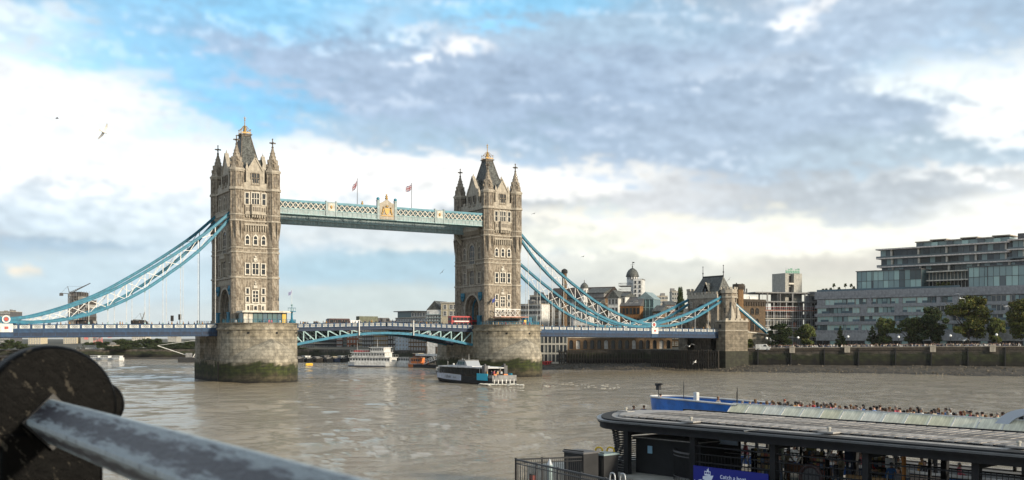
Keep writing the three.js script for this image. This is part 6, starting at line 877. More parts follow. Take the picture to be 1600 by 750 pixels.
{ // pale streaks of foam on the current behind the right pier
  const r = mulberry(47), f = mb(); for (let i = 0; i < 150; i++) { const u = 838 + r() * 130, v = 601 + (r() + r() - 1) * 5 + (u - 838) * 0.03, d = FP * CY / (v - 527.8), p = at(u, v, d), s = 0.05 + r() ** 3 * 0.22; f.sph(p.x, 0.0, p.z, s, 3, 0.2, 2, 6, 4); } tag(stuff(f.build('wake_foam', mat(0.44, 0.41, 0.34, { rough: 0.8 }))), 'thin pale streaks of foam on the water right of the right pier', 'foam');
}
function steamer() { // white two-deck river boat
  const st = at(549, 528, 446), bw = at(624, 528, 437); st.y = bw.y = 0; const L = st.distanceTo(bw), mid = st.clone().add(bw).multiplyScalar(0.5), t = thing('party_boat', 'white two-deck river boat moored under the bridge span', 'passenger boat', mid.x, 0, mid.z, heading(st, bw)), h = L / 2, B = 3.4;
  piece('hull', hullGeo([[-h, B * 0.8, B * 0.7, 2.0, -0.3], [-h * 0.7, B, B, 1.9, -0.4], [h * 0.6, B, B, 1.9, -0.4], [h * 0.9, B * 0.55, B * 0.4, 2.2, -0.2], [h, 0.3, 0.1, 2.5, 0.2]]), HM.white, t); mb().box(-h + 0.4, 0.05, -B - 0.05, h * 0.6, 0.45, B + 0.05).build('boot_stripe', M.navy, t);
  const deck = (x0, x1, y, n, nm) => { const d = part(nm, t); mb().box(x0, y, -B + 0.4, x1, y + 1.9, B - 0.4).build('cabin', M.white, d); mb().box(x0 - 0.5, y + 1.9, -B, x1 + 0.5, y + 2.1, B).build('deck_edge', M.white, d); for (let i = 0; i < n; i++) for (const s of [1, -1]) mb().box(x0 + (x1 - x0) * (i + 0.2) / n, y + 0.7, s * (B - 0.41), x0 + (x1 - x0) * (i + 0.8) / n, y + 1.5, s * (B - 0.36)).build('window', M.glass, d); };
  deck(-h + 1, h * 0.75, 1.9, 14, 'lower_saloon'); deck(-h + 2, h * 0.55, 4.0, 12, 'upper_saloon'); deck(-h * 0.05, h * 0.5, 6.1, 6, 'wheelhouse'); mb().box(-h + 2.5, 6.1, -2, -h * 0.35, 6.8, 2).build('red_awning', M.red, t); mb().post(-h * 0.2, 0, 6, 9.4, 0.5, 0.45, 10).build('funnel', M.dark, t); mb().post(h * 0.1, 0, 8, 11.5, 0.07, 0.05, 6).post(-h * 0.75, 0, 6, 10.2, 0.07, 0.05, 6).post(h * 0.7, 0, 4, 7, 0.06, 0.05, 6).build('mast', M.white, t); const rl = mb(); for (const [y, a, b] of [[4.0, -h + 0.6, h * 0.8], [6.1, -h + 1.6, h * 0.6]]) for (const s of [1, -1]) { rl.bar(V(a, y + 0.95, s * (B - 0.1)), V(b, y + 0.95, s * (B - 0.1)), 0.06); for (let x = a; x < b; x += 1.2) rl.post(x, s * (B - 0.1), y, y + 0.95, 0.035, 0.035, 5); } rl.build('railing', M.white, t);
}
steamer();
function smallBoat(name, label, u0, d0, u1, d1, hm, o = {}) {
  const a = at(u0, 528, d0), b = at(u1, 528, d1); a.y = b.y = 0; const L = a.distanceTo(b), h = L / 2, B = o.B ?? Math.min(2.6, L * 0.17), f = o.f ?? 1.2, mid = a.clone().add(b).multiplyScalar(0.5), t = thing(name, label, o.cat ?? 'boat', mid.x, 0, mid.z, heading(a, b), o.group);
  piece('hull', hullGeo([[-h, B * 0.8, B * 0.7, f, -0.3], [-h * 0.4, B, B * 0.95, f, -0.4], [h * 0.5, B * 0.9, B * 0.8, f * 1.1, -0.3], [h, 0.15, 0.08, f * 1.5, 0.1]]), hm, t);
  for (const [x0, x1, y, hh, m, nw] of o.cabins ?? []) { mb().box(h * x0, y, -B * 0.7, h * x1, y + hh, B * 0.7).build('cabin', m, t); mb().box(h * x0 - 0.2, y + hh, -B * 0.8, h * x1 + 0.2, y + hh + 0.14, B * 0.8).build('cabin_roof', o.roof ?? m, t); for (let i = 0; i < nw; i++) for (const s of [1, -1]) mb().box(h * (x0 + (x1 - x0) * (i + 0.18) / nw), y + hh * 0.4, s * B * 0.695, h * (x0 + (x1 - x0) * (i + 0.82) / nw), y + hh * 0.82, s * (B * 0.7 + 0.05)).build('window', M.glass, t); }
  if (o.mast) mb().post(h * 0.1, 0, f, f + o.mast, 0.08, 0.05, 6).build('mast', M.wood, t); if (o.stripe) mb().box(-h * 0.9, f - 0.35, -B - 0.03, h * 0.5, f - 0.1, B + 0.03).build('stripe', o.stripe, t);
  return t;
}
smallBoat('trip_boat', 'white trip boat with pale canopy, right of the white two-deck boat', 625, 437, 648, 432, HM.white, { B: 2.4, f: 1.8, cabins: [[-0.8, 0.6, 1.8, 2.2, M.white, 6]], roof: M.grey, mast: 3 });
smallBoat('trip_boat', 'orange and brown trip boat left of the pier with white gangway', 642, 433, 670, 428, HM.orange, { B: 2.4, f: 1.6, cabins: [[-0.7, 0.3, 1.6, 2.2, M.orange, 4], [-0.5, 0.1, 3.9, 1.7, M.brickRed, 3]], roof: M.cream, stripe: M.white });
smallBoat('tug', 'small dark red tug aground on the foreshore right of the right pier', 840, 417, 874, 424, HM.red, { B: 1.7, f: 1.1, cabins: [[-0.5, 0.15, 1.1, 1.5, M.red, 3]], stripe: M.white, mast: 2.2 });
smallBoat('rowing_boat', 'dark low boat lying on the foreshore beyond the red tug', 876, 424, 885, 424, HM.dark, { B: 0.9, f: 0.7 });
[[462, 474, HM.dark, 2.2, M.greyDark], [473, 489, HM.black, 2.6, M.white], [490, 503, HM.brown, 2.0, M.grey], [502, 520, HM.dark, 3.0, M.greyDark], [519, 531, HM.navy, 2.2, M.cream], [529, 545, HM.black, 2.6, M.white], [540, 556, HM.brown, 2.4, M.dark]].forEach(([a, b, m, c, cm], i) => smallBoat('barge', ['leftmost dark barge of the moored row beside the left pier', 'black barge with white deckhouse, second of the moored row', 'brown low barge third in the moored row', 'large dark barge with tall deckhouse, middle of the moored row', 'navy barge with cream deckhouse in the moored row', 'black barge with white cabin near the end of the moored row', 'brown barge nearest the stern of the white two-deck boat'][i], a, 522, b, 516, m, { B: 2.3, f: 1.5, cabins: [[-0.6, 0.0, 1.5, c * 0.6, cm, 4], [0.1, 0.4, 1.5, 0.8, M.green ?? M.grey, 2]], mast: i % 2 ? 6 : 0 }));
[[142, 160, 566], [158, 176, 562], [176, 194, 558]].forEach(([a, b, d], i) => smallBoat('cruise_boat', ['white low cruise boat left of the moored trio under the left deck', 'white low cruise boat in the middle of the moored trio', 'white low cruise boat with rounded roof, right of the moored trio'][i], a, d, b, d - 2, HM.white, { B: 2.2, f: 1.1, cabins: [[-0.8, 0.5, 1.1, 1.3, M.white, 7]], stripe: M.blue }));
{ const p = at(483, 528, 459), t = thing('mooring_buoy', 'yellow mooring buoy floating left of the white two-deck boat', 'buoy', p.x, 0, p.z, 0.6); mb().cyl(V(-1.9, 0.35, 0), V(1.9, 0.35, 0), 0.62, 0.62, 14).sph(-1.9, 0.35, 0, 0.62).sph(1.9, 0.35, 0, 0.62).build('float', M.yellow, t); mb().box(-0.4, 0.9, -0.08, 0.4, 1.25, 0.08).add(new THREE.TorusGeometry(0.3, 0.07, 6, 14).translate(0, 1.4, 0)).build('mooring_ring', M.dark, t); mb().box(-2, 0.28, -0.64, 2, 0.4, 0.64).build('band', M.orange, t); }
{ // landing stage with white lattice gangway beside the right pier
  const a = at(650, 528, 425), b = at(692, 528, 412), t = thing('landing_stage', 'dark floating landing stage with white lattice gangway beside the right pier', 'landing stage', a.x, 0, a.z, heading(a, b)), L = Math.hypot(a.x - b.x, a.z - b.z); mb().box(-2, 0, -6, L, 1.3, 0).build('pontoon', M.dark, t); for (const x of [3, L * 0.55]) mb().post(x, -3, 0, 8.6, 0.45, 0.45, 10).build('mooring_pile', M.wood, t); mb().box(-1, 4.4, -5.4, L, 4.8, -0.6).build('canopy', M.dark, t); const cp = mb(); for (let i = 0; i <= 6; i++) cp.post(L * i / 6, -0.8, 1.3, 4.4, 0.1, 0.1, 6); cp.build('canopy_post', M.grey, t);
  const g = part('gangway', t, L * 0.35, 1.3, 0.6), q = mb(); for (const z of [0, -1.8]) { q.bar(V(0, 0.2, z), V(L * 0.75, 3.6, z), 0.2).bar(V(0, 1.8, z), V(L * 0.75, 5.2, z), 0.2); for (let i = 0; i < 8; i++) { const x0 = L * 0.75 * i / 8, x1 = L * 0.75 * (i + 1) / 8, y = (x) => 0.2 + 3.4 * x / (L * 0.75); q.bar(V(x0, y(x0), z), V(x1, y(x1) + 1.6, z), 0.13).bar(V(x0, y(x0), z), V(x0, y(x0) + 1.6, z), 0.13); } } q.build('lattice', M.white, g); mb().bar(V(0, 0.2, -0.9), V(L * 0.75, 3.6, -0.9), 1.6, 0.12).build('walkway', M.grey, g); mb().box(-1, 4.8, -0.7, L, 5.7, -0.5).build('rail_panel', M.white, t); }
{ // derrick on a dark pontoon left of the left pier
  const p = at(292, 528, 520), t = thing('derrick_barge', 'dark pontoon with white derrick arms just left of the left pier', 'barge', p.x, 0, p.z, -0.4); mb().box(-4, -0.3, -3, 12, 2.4, 3).build('pontoon', M.dark, t); mb().bar(V(3, 2.4, 0), V(-14, 8.2, 0), 0.3).bar(V(3, 2.4, 1), V(9, 11.6, 0), 0.3).bar(V(9, 2.4, -1), V(9, 11.6, 0), 0.35).bar(V(9, 11.6, 0), V(-14, 8.4, 0), 0.14).build('derrick_arm', M.white, t); const g = mb(); for (let i = 0; i < 9; i++) g.bar(V(3 + i * 0.7, 2.4 + i, 0.9 - i * 0.1), V(9, 3.4 + i, -0.9 + i * 0.1), 0.13); g.build('derrick_bracing', M.white, t); mb().blk(1, 2.4, 0, 3, 2.2, 2.4).build('deckhouse', M.grey, t); }
{ // old wooden jetty at the left edge, behind the railing post
  const a = at(-14, 528, 300), b = at(27, 528, 318), t = thing('timber_jetty', 'old timber jetty at the left edge, behind the iron post', 'jetty', a.x, 0, a.z, heading(a, b)), L = Math.hypot(a.x - b.x, a.z - b.z); mb().box(0, 6.2, -4, L, 6.7, 0).build('decking', M.wood, t); for (let i = 0; i <= 5; i++) mb().post(L * i / 5, -0.3, -1, 6.4, 0.28, 0.25, 8).post(L * i / 5, -3.6, -1, 6.4, 0.28, 0.25, 8).build('pile', M.wood, t); const g = mb(); g.bar(V(0, 7.7, -0.2), V(L, 7.7, -0.2), 0.12).bar(V(0, 2.5, -0.2), V(L, 6, -0.2), 0.25).bar(V(0, 4.2, 0), V(L, 4.2, 0), 0.3); for (let i = 0; i <= 6; i++) g.post(L * i / 6, -0.2, 6.7, 7.8, 0.08, 0.08, 5); g.build('railing', M.wood, t); mb().blk(L * 0.2, 6.7, -2, 2.5, 2.2, 2).build('hut', M.cream, t); }
// ================================================================ people
// one continuous body per pose: tapered limbs joined in a field and meshed
function bodyField(bones, res, size, centre) {
  const mc = new MarchingCubes(res, new THREE.MeshStandardMaterial(), false, false, 60000), h = size / 2, k = 0.028;
  const B = bones.map(([a, b, ra, rb]) => { const d = [b[0] - a[0], b[1] - a[1], b[2] - a[2]]; return { a, d, l: d[0] ** 2 + d[1] ** 2 + d[2] ** 2 + 1e-9, ra, rb }; });
  let i = 0; for (let z = 0; z < res; z++) for (let y = 0; y < res; y++) for (let x = 0; x < res; x++, i++) {
    const p = [centre[0] + (x - res / 2) / (res / 2) * h, centre[1] + (y - res / 2) / (res / 2) * h, centre[2] + (z - res / 2) / (res / 2) * h]; let s = 9;
    for (const b of B) { const q = [p[0] - b.a[0], p[1] - b.a[1], p[2] - b.a[2]], t = clamp((q[0] * b.d[0] + q[1] * b.d[1] + q[2] * b.d[2]) / b.l), e = Math.hypot(q[0] - b.d[0] * t, q[1] - b.d[1] * t, q[2] - b.d[2] * t) - lerp(b.ra, b.rb, t); if (s > 8) s = e; else { const m = clamp(0.5 + 0.5 * (s - e) / k); s = lerp(s, e, m) - k * m * (1 - m); } }
    mc.field[i] = -s;
  }
  mc.isolation = 0; mc.update(); const n = mc.count, g = new THREE.BufferGeometry(); const P = mc.positionArray.slice(0, n * 3), N = mc.normalArray.slice(0, n * 3); for (let j = 0; j < n * 3; j++) P[j] = P[j] * h + centre[j % 3];
  g.setAttribute('position', new THREE.BufferAttribute(P, 3)); g.setAttribute('normal', new THREE.BufferAttribute(N, 3)); return boxUV(g);
}
function skeleton(pose) { // joints in metres, facing +z
  const seat = pose === 'seated', hip = seat ? 0.52 : 0.90, b = [], up = hip; const bend = pose === 'leaning' ? 0.16 : 0; const Y = (y, z = 0) => [0, up + y, z + bend * y * 1.3];
  b.push([Y(0.02), Y(0.24), 0.135, 0.125], [Y(0.24), Y(0.47), 0.125, 0.135], [[-0.13, up + 0.49, bend * 0.6], [0.13, up + 0.49, bend * 0.6], 0.075, 0.075], [Y(0.5), Y(0.63), 0.055, 0.05]);
  const hd = [0, up + 0.72, bend * 0.9 + 0.015]; b.push([[0, hd[1] - 0.045, hd[2] + 0.02], [0, hd[1] + 0.05, hd[2] - 0.01], 0.072, 0.09], [[0, hd[1] - 0.01, hd[2] + 0.09], [0, hd[1] - 0.03, hd[2] + 0.105], 0.012, 0.014], [[-0.088, hd[1], hd[2] - 0.01], [-0.096, hd[1] + 0.02, hd[2] - 0.02], 0.016, 0.016], [[0.088, hd[1], hd[2] - 0.01], [0.096, hd[1] + 0.02, hd[2] - 0.02], 0.016, 0.016]);
  for (const s of [-1, 1]) {
    const st = pose === 'walking' ? s * 0.22 : 0, sh = [s * 0.185, up + 0.48, bend * 0.6]; let el, wr;
    if (seat) { el = [s * 0.24, up + 0.22, 0.10]; wr = [s * 0.12, up + 0.12, 0.32]; } else if (pose === 'leaning') { el = [s * 0.27, up + 0.26, 0.30]; wr = [s * 0.14, up + 0.22, 0.52]; } else if (pose === 'photo') { el = [s * 0.26, up + 0.30, 0.20]; wr = [s * 0.07, up + 0.58, 0.32]; } else { el = [s * 0.25, up + 0.20, -st * 0.5]; wr = [s * 0.26, up - 0.05, -st * 0.8 + 0.06]; }
    b.push([sh, el, 0.055, 0.042], [el, wr, 0.042, 0.03]); const d = [wr[0] - el[0], wr[1] - el[1], wr[2] - el[2]], l = Math.hypot(...d).valueOf(), u = d.map((q) => q / l), hand = wr.map((q, i) => q + u[i] * 0.08); b.push([wr, hand, 0.03, 0.034]); for (let f = -1.5; f <= 1.5; f++) b.push([[hand[0], hand[1], hand[2] + f * 0.017], [hand[0] + u[0] * (0.075 - Math.abs(f) * 0.01), hand[1] + u[1] * 0.075, hand[2] + u[2] * 0.075 + f * 0.02], 0.011, 0.008]); b.push([wr, [wr[0] + u[0] * 0.06 - s * 0.03, wr[1] + u[1] * 0.06, wr[2] + u[2] * 0.06 + 0.04], 0.013, 0.01]);
    const hp = [s * 0.09, up - 0.02, 0]; let kn, an; if (seat) { kn = [s * 0.13, up + 0.0, 0.42]; an = [s * 0.13, 0.09, 0.44]; } else { kn = [s * 0.10, 0.49, st * 0.75 + 0.03]; an = [s * 0.10, 0.09 + (st < 0 ? 0.06 : 0), st * 1.35 - 0.02]; }
    b.push([hp, kn, 0.09, 0.058], [kn, an, 0.06, 0.04], [an, [an[0], an[1] - 0.045, an[2] + 0.15], 0.042, 0.032]);
  }
  return { b, hd, up };
}
const POSE = {}; for (const p of ['standing', 'walking', 'seated', 'leaning', 'photo']) { const s = skeleton(p), top = p === 'seated' ? 1.4 : 1.82; POSE[p] = { g: bodyField(s.b, 76, 1.96, [0, 0.9, 0.1]), ...s }; }
{ const hd = mb(); }
const SKIN = [[0.50, 0.30, 0.21], [0.42, 0.24, 0.16], [0.22, 0.12, 0.075], [0.56, 0.36, 0.27]], TOPS = [[0.02, 0.022, 0.03], [0.62, 0.62, 0.6], [0.05, 0.07, 0.14], [0.35, 0.03, 0.035], [0.55, 0.28, 0.06], [0.10, 0.25, 0.23], [0.16, 0.16, 0.17], [0.42, 0.36, 0.26], [0.55, 0.12, 0.16], [0.03, 0.11, 0.28]], LEGS = [[0.03, 0.04, 0.075], [0.02, 0.02, 0.022], [0.16, 0.14, 0.10], [0.10, 0.13, 0.19]], HAIR = [[0.018, 0.012, 0.009], [0.06, 0.032, 0.017], [0.16, 0.085, 0.035], [0.01, 0.01, 0.01], [0.30, 0.28, 0.26], [0.25, 0.05, 0.02]].map(([r, g, b]) => mat(r, g, b, { map: T.grainS, rough: 0.8 }));
const skinMat = mat(1, 1, 1, { vertexColors: true, rough: 0.8 }), outfits = new Map();
function outfit(pose, s, t, l) { const key = [pose, s, t, l].join(); if (outfits.has(key)) return outfits.get(key); const P = POSE[pose], g = P.g.clone(), p = g.attributes.position, c = new Float32Array(p.count * 3); for (let i = 0; i < p.count; i++) { const x = p.getX(i), y = p.getY(i), z = p.getZ(i); let q = TOPS[t]; const ax = Math.abs(x); if (y > P.up + 0.565) q = SKIN[s]; else if (pose === 'seated' ? (y < P.up - 0.0 && z > -0.2 && (z > 0.12 || y < P.up - 0.05)) : (y < P.up + 0.02 && ax < 0.22)) q = y < 0.085 ? [0.03, 0.025, 0.02] : LEGS[l]; if (y > P.up + 0.70 && y < P.up + 0.745 && z > P.hd[2] + 0.07 && ax > 0.02 && ax < 0.05) q = [0.03, 0.02, 0.02]; if (y > P.up + 0.645 && y < P.up + 0.665 && z > P.hd[2] + 0.07 && ax < 0.03) q = [0.35, 0.12, 0.10]; if (pose !== 'leaning' && ax > 0.21 && y < P.up - 0.04 && pose !== 'seated') q = SKIN[s]; if (pose === 'seated' && z > 0.3 && y > P.up + 0.09 && y < P.up + 0.25 && ax < 0.2) q = SKIN[s]; if ((pose === 'leaning' || pose === 'photo') && z > 0.40 - (pose === 'photo' ? 0.16 : 0) && y > P.up + 0.1) q = SKIN[s]; c.set(q, i * 3); } g.setAttribute('color', new THREE.BufferAttribute(c, 3)); outfits.set(key, g); return g; }
const hairShort = new THREE.SphereGeometry(0.103, 12, 8, 0, TAU, 0, 1.75).rotateX(-0.38), hairLong = (() => { const m = mb(); m.add(new THREE.SphereGeometry(0.108, 12, 9, 0, TAU, 0, 1.8).rotateX(-0.42)); m.sph(0, -0.12, -0.07, 0.085, 1.1, 1.7, 0.6, 10, 8); return m.geo(); })();
boxUV.skip = 0; const hairS = boxUV(hairShort.toNonIndexed());
function person(label, pose, x, y, z, ry, o = {}) { const t = thing('person', label, 'person', x, y, z, ry, o.group); piece('body', outfit(pose, o.s ?? 0, o.t ?? 0, o.l ?? 0), skinMat, t); const P = POSE[pose]; piece('hair', o.long ? hairLong : hairS, HAIR[o.h ?? 0], t, P.hd[0], P.hd[1] + 0.035, P.hd[2] - 0.012); if (o.hat) { mb().sph(0, 0.07, 0, 0.115, 1, 0.7, 1).box(-0.08, 0.04, 0.05, 0.08, 0.06, 0.2).build('cap', o.hat, t).position.set(...P.hd); } if (o.sc) t.scale.setScalar(o.sc); return t; }
// ---- walkers on the footways of the bridge, seen above the parapet
{
  const r = mulberry(21), put = (x0, x1, n, y) => { for (let i = 0; i < n; i++) { const x = lerp(x0, x1, (i + r()) / n), near = r() < 0.75; person('walker on the bridge footway, seen above the blue parapet', r() < 0.7 ? 'walking' : 'standing', x, y(x), near ? 7.2 + r() * 1.3 : -6.8 - r(), r() < 0.5 ? Math.PI / 2 : -Math.PI / 2, { group: 'walkers on the bridge footways', s: Math.floor(r() * 4), t: Math.floor(r() * 4) * 2 % 10, l: 0, h: Math.floor(r() * 4), sc: 0.94 + r() * 0.12 }); } };
  put(-66, -12, 40, (x) => lerp(15.2, 16.05, (x + 100) / 89.3) - 0.98); put(12, 40, 22, (x) => 15.15 + 0.03 * (x - 10)); put(42, 71, 20, (x) => 15.15 + 0.03 * (72 - x)); put(94, 172, 44, (x) => lerp(16.1, 15.45, (x - 93) / 84.5) - 0.98);
  for (const [cx, n, lab] of [[0, 12, 'visitor beside the glazed pavilion on the left pier'], [SPAN, 12, 'visitor beside the striped kiosk on the right pier']]) for (let i = 0; i < n; i++) person(lab, 'standing', cx - 7.5 + 15 * (i + r()) / n, TH, 17.2 + r() * 1.8 - Math.abs(i - n / 2) * 0.35, r() * 6, { group: lab + 's', s: Math.floor(r() * 4), t: Math.floor(r() * 10), l: Math.floor(r() * 4), h: Math.floor(r() * 4) });
}
// ---- the crowd along the promenade reads as one mass
{
  const r = mulberry(99), root = new THREE.Group(); root.name = 'crowd'; scene.add(root); tag(root, 'dense crowd of people sitting and walking along the promenade wall', 'crowd'); stuff(root);
  const kinds = [['standing', 0, 1, 0], ['walking', 3, 0, 1], ['standing', 1, 2, 3], ['walking', 0, 7, 0], ['standing', 2, 6, 1], ['standing', 0, 1, 2], ['walking', 3, 0, 0], ['standing', 0, 6, 3]], m = new THREE.Matrix4(), lo = kinds.map((k) => { const g = outfit(k[0], k[1], k[2], k[3]); return g; });
  kinds.forEach((k, j) => { const n = 62, im = new THREE.InstancedMesh(lo[j], skinMat, n), ih = new THREE.InstancedMesh(hairS, HAIR[j % 5], n); im.name = 'bodies'; ih.name = 'hair'; for (let i = 0; i < n; i++) { const t = 0.02 + 0.98 * r(), seg = t < 0.42 ? [2, 3, 1 - t / 0.42] : [1, 2, 1 - (t - 0.42) / 0.58], A = BANK[seg[0]], B = BANK[seg[1]], q = A.map((v, e) => lerp(v, B[e], seg[2])); const back = 1.2 + r() ** 1.5 * 11, dx = 0.77 * back, dz = -0.64 * back, s = 0.92 + r() * 0.16, P = POSE[k[0]], ry = r() * 6; const yy = q[4] - 0.05 + (back < 3 && r() < 0.5 ? 0.25 : 0); m.compose(V(q[0] + dx, yy, q[1] + dz), new THREE.Quaternion().setFromAxisAngle(V(0, 1, 0), ry), V(s, s, s)); im.setMatrixAt(i, m); const hp = V(P.hd[0], P.hd[1] + 0.035, P.hd[2] - 0.012).applyMatrix4(m); m.setPosition(hp.x, hp.y, hp.z); ih.setMatrixAt(i, m); } root.add(im, ih); });
}

{ const r = mulberry(61), t = scene.getObjectByName('river_bus'); for (let i = 0; i < 11; i++) { const p = t.localToWorld(V(-18.2 + r() * 6.5, 1.85, (r() - 0.8) * 4)); person('passenger standing on the open aft deck of the river bus', i % 3 ? 'standing' : 'walking', p.x, p.y, p.z, r() * 6, { group: 'passengers on the river bus aft deck', s: i % 4, t: [1, 4, 8, 0, 2, 1, 6][i % 7], l: i % 4, h: i % 4 }); } }
// ================================================================ traffic and street furniture
function wheelGeo(r) { return [new THREE.CylinderGeometry(r, r, 0.28, 16).rotateX(Math.PI / 2), new THREE.CylinderGeometry(r * 0.6, r * 0.6, 0.3, 12).rotateX(Math.PI / 2)].map((g) => boxUV(g.toNonIndexed())); }
function bus(label, x, y, z, L, H, m, decks, dir) {
  const t = thing('bus', label, decks > 1 ? 'double-decker bus' : 'bus', x, y, z, dir > 0 ? 0 : Math.PI), W = 2.5, s = new THREE.Shape(), h0 = 0.35; s.moveTo(-L / 2, h0); s.lineTo(-L / 2, H - 0.25); s.quadraticCurveTo(-L / 2, H, -L / 2 + 0.25, H); s.lineTo(L / 2 - 0.5, H); s.quadraticCurveTo(L / 2 - 0.1, H - 0.05, L / 2, H - 1.0); s.lineTo(L / 2, h0); s.closePath(); mb().slab(s, W, 'z', -W / 2).build('body', m, t);
  for (let d = 0; d < decks; d++) { const y0 = decks > 1 ? (d ? 2.75 : 1.15) : 1.3, n = Math.round(L / 1.5); for (let i = 0; i < n; i++) for (const e of [1, -1]) mb().box(-L / 2 + 0.3 + (L - 0.6) * i / n + 0.06, y0, e * (W / 2 - 0.02), -L / 2 + 0.3 + (L - 0.6) * (i + 1) / n - 0.06, y0 + 1.0, e * (W / 2 + 0.025)).build('window', M.glass, t); mb().box(L / 2 - 0.1, y0 - 0.1, -W / 2 + 0.15, L / 2 + 0.03, y0 + 1.05, W / 2 - 0.15).build('windscreen', M.glass, t); mb().box(-L / 2 - 0.03, y0, -W / 2 + 0.3, -L / 2 + 0.1, y0 + 0.9, W / 2 - 0.3).build('rear_window', M.glass, t); }
  if (decks > 1) for (const e of [1, -1]) mb().box(-2.8, 2.32, e * (W / 2 - 0.01), 2.6, 2.66, e * (W / 2 + 0.03)).build('advert_strip', M.white, t); const [ty, rm] = wheelGeo(0.48); for (const a of [-0.3, 0.34]) for (const e of [1, -1]) { const w = part('wheel', t, L * a, 0.48, e * (W / 2 - 0.1)); piece('tyre', ty, M.black, w); piece('rim', rm, M.steel, w); } for (const e of [1, -1]) mb().sph(L / 2, 0.8, e * 0.9, 0.14).build('headlight', M.white, t); return t;
}
const RY = (x) => x < 10.7 ? lerp(15.2, 16.05, (x + 100) / 89.3) - 1.2 : x < SPAN / 2 ? 15 + 0.0319 * (x - 10.75) - 0.00035 * (x - 10.75) ** 2 : x < SPAN - 10.75 ? 15 + 0.0319 * (71.55 - x) - 0.00035 * (71.55 - x) ** 2 : lerp(16.1, 15.45, (x - 93) / 84.5) - 1.2;
bus('red double-decker bus entering the arch of the right tower', 70.2, RY(70.2), 3.1, 7.6, 4.2, M.red, 2, 1);
bus('red single-deck bus right behind the double-decker, inside the arch', 77.6, RY(70) + 0.1, 1.2, 6.4, 2.9, M.red, 1, 1);
bus('maroon and cream coach on the left bascule leaf', 28, RY(28), 2.5, 6.8, 2.6, mat(0.13, 0.075, 0.07, { map: T.grain }), 1, -1);
{ const t = thing('lorry', 'olive box lorry near the middle of the lifting span', 'lorry', 38.5, RY(38.5), 2.6, 0); mb().box(-4, 0.9, -1.25, 2.2, 3.2, 1.25).build('cargo_box', mat(0.16, 0.17, 0.12, { map: T.grain }), t); const s = new THREE.Shape(); s.moveTo(2.4, 0.5); s.lineTo(4.3, 0.5); s.lineTo(4.3, 1.6); s.lineTo(3.9, 2.8); s.lineTo(2.4, 2.8); s.closePath(); mb().slab(s, 2.3, 'z', -1.15).build('cab', M.grey, t); mb().box(3.0, 1.7, -1.18, 3.8, 2.6, 1.18).build('window', M.glass, t); const [a, b] = wheelGeo(0.5); for (const x of [-2.8, -1.7, 3.2]) for (const e of [1, -1]) { const w = part('wheel', t, x, 0.5, e * 1.1); piece('tyre', a, M.black, w); piece('rim', b, M.steel, w); } mb().box(-4, 0.55, -0.9, 3.5, 0.9, 0.9).build('chassis', M.black, t); }
function van(label, x, z, m, L = 5, H = 2.3) { const t = thing('van', label, 'van', x, RY(x), z), s = new THREE.Shape(); s.moveTo(-L / 2, 0.35); s.lineTo(-L / 2, H - 0.1); s.lineTo(L * 0.22, H); s.quadraticCurveTo(L * 0.3, H - 0.1, L * 0.36, H * 0.62); s.lineTo(L / 2, H * 0.48); s.lineTo(L / 2, 0.35); s.closePath(); mb().slab(s, 1.9, 'z', -0.95).build('body', m, t); for (const e of [1, -1]) mb().box(L * 0.05, H * 0.58, e * 0.93, L * 0.27, H * 0.88, e * 0.975).build('window', M.glass, t); const [a, b] = wheelGeo(0.34); for (const q of [-0.3, 0.32]) for (const e of [1, -1]) { const w = part('wheel', t, L * q, 0.34, e * 0.85); piece('tyre', a, M.black, w); piece('rim', b, M.steel, w); } return t; }
van('dark van at the middle of the lifting span, right of the olive lorry', 43.3, 2.8, M.greyDark, 5, 2.8); van('small silver van just right of the coach on the left leaf', 33.8, 2.9, M.steel, 4.4, 2.0); van('dark van on the left side deck near the middle chains', -44, 2.6, M.dark, 5, 2.5); van('black van on the left side deck, close to the traffic signals', -30, 2.8, M.black, 4.8, 2.4); van('pale van on the right side deck beyond the near roundel', 152, 3, M.white, 5, 2.6); van('cream van on the right side deck, close to the gatehouse', 160, 2.6, M.cream, 5.4, 2.7);
for (const [u, v, lb] of [[269, 495.5, 'left traffic signal standing on the left side deck'], [281, 493.5, 'right traffic signal standing on the left side deck']]) { const p = at(u, v, depthZ(u, 6)), t = thing('traffic_signal', lb, 'traffic signal', p.x, 14.7, p.z); mb().post(0, 0, 0, p.y - 14.7 - 0.9, 0.09, 0.08, 8).build('pole', M.dark, t); mb().box(-0.32, p.y - 14.7 - 1.0, -0.2, 0.32, p.y - 14.7 + 0.35, 0.2).box(-0.42, p.y - 15.8, -0.05, 0.42, p.y - 14.25, 0).build('signal_head', M.black, t); for (let i = 0; i < 3; i++) mb().sph(0, p.y - 15.55 + i * 0.42, 0.2, 0.14, 1, 1, 0.4).build('lens', M.dark, t); }
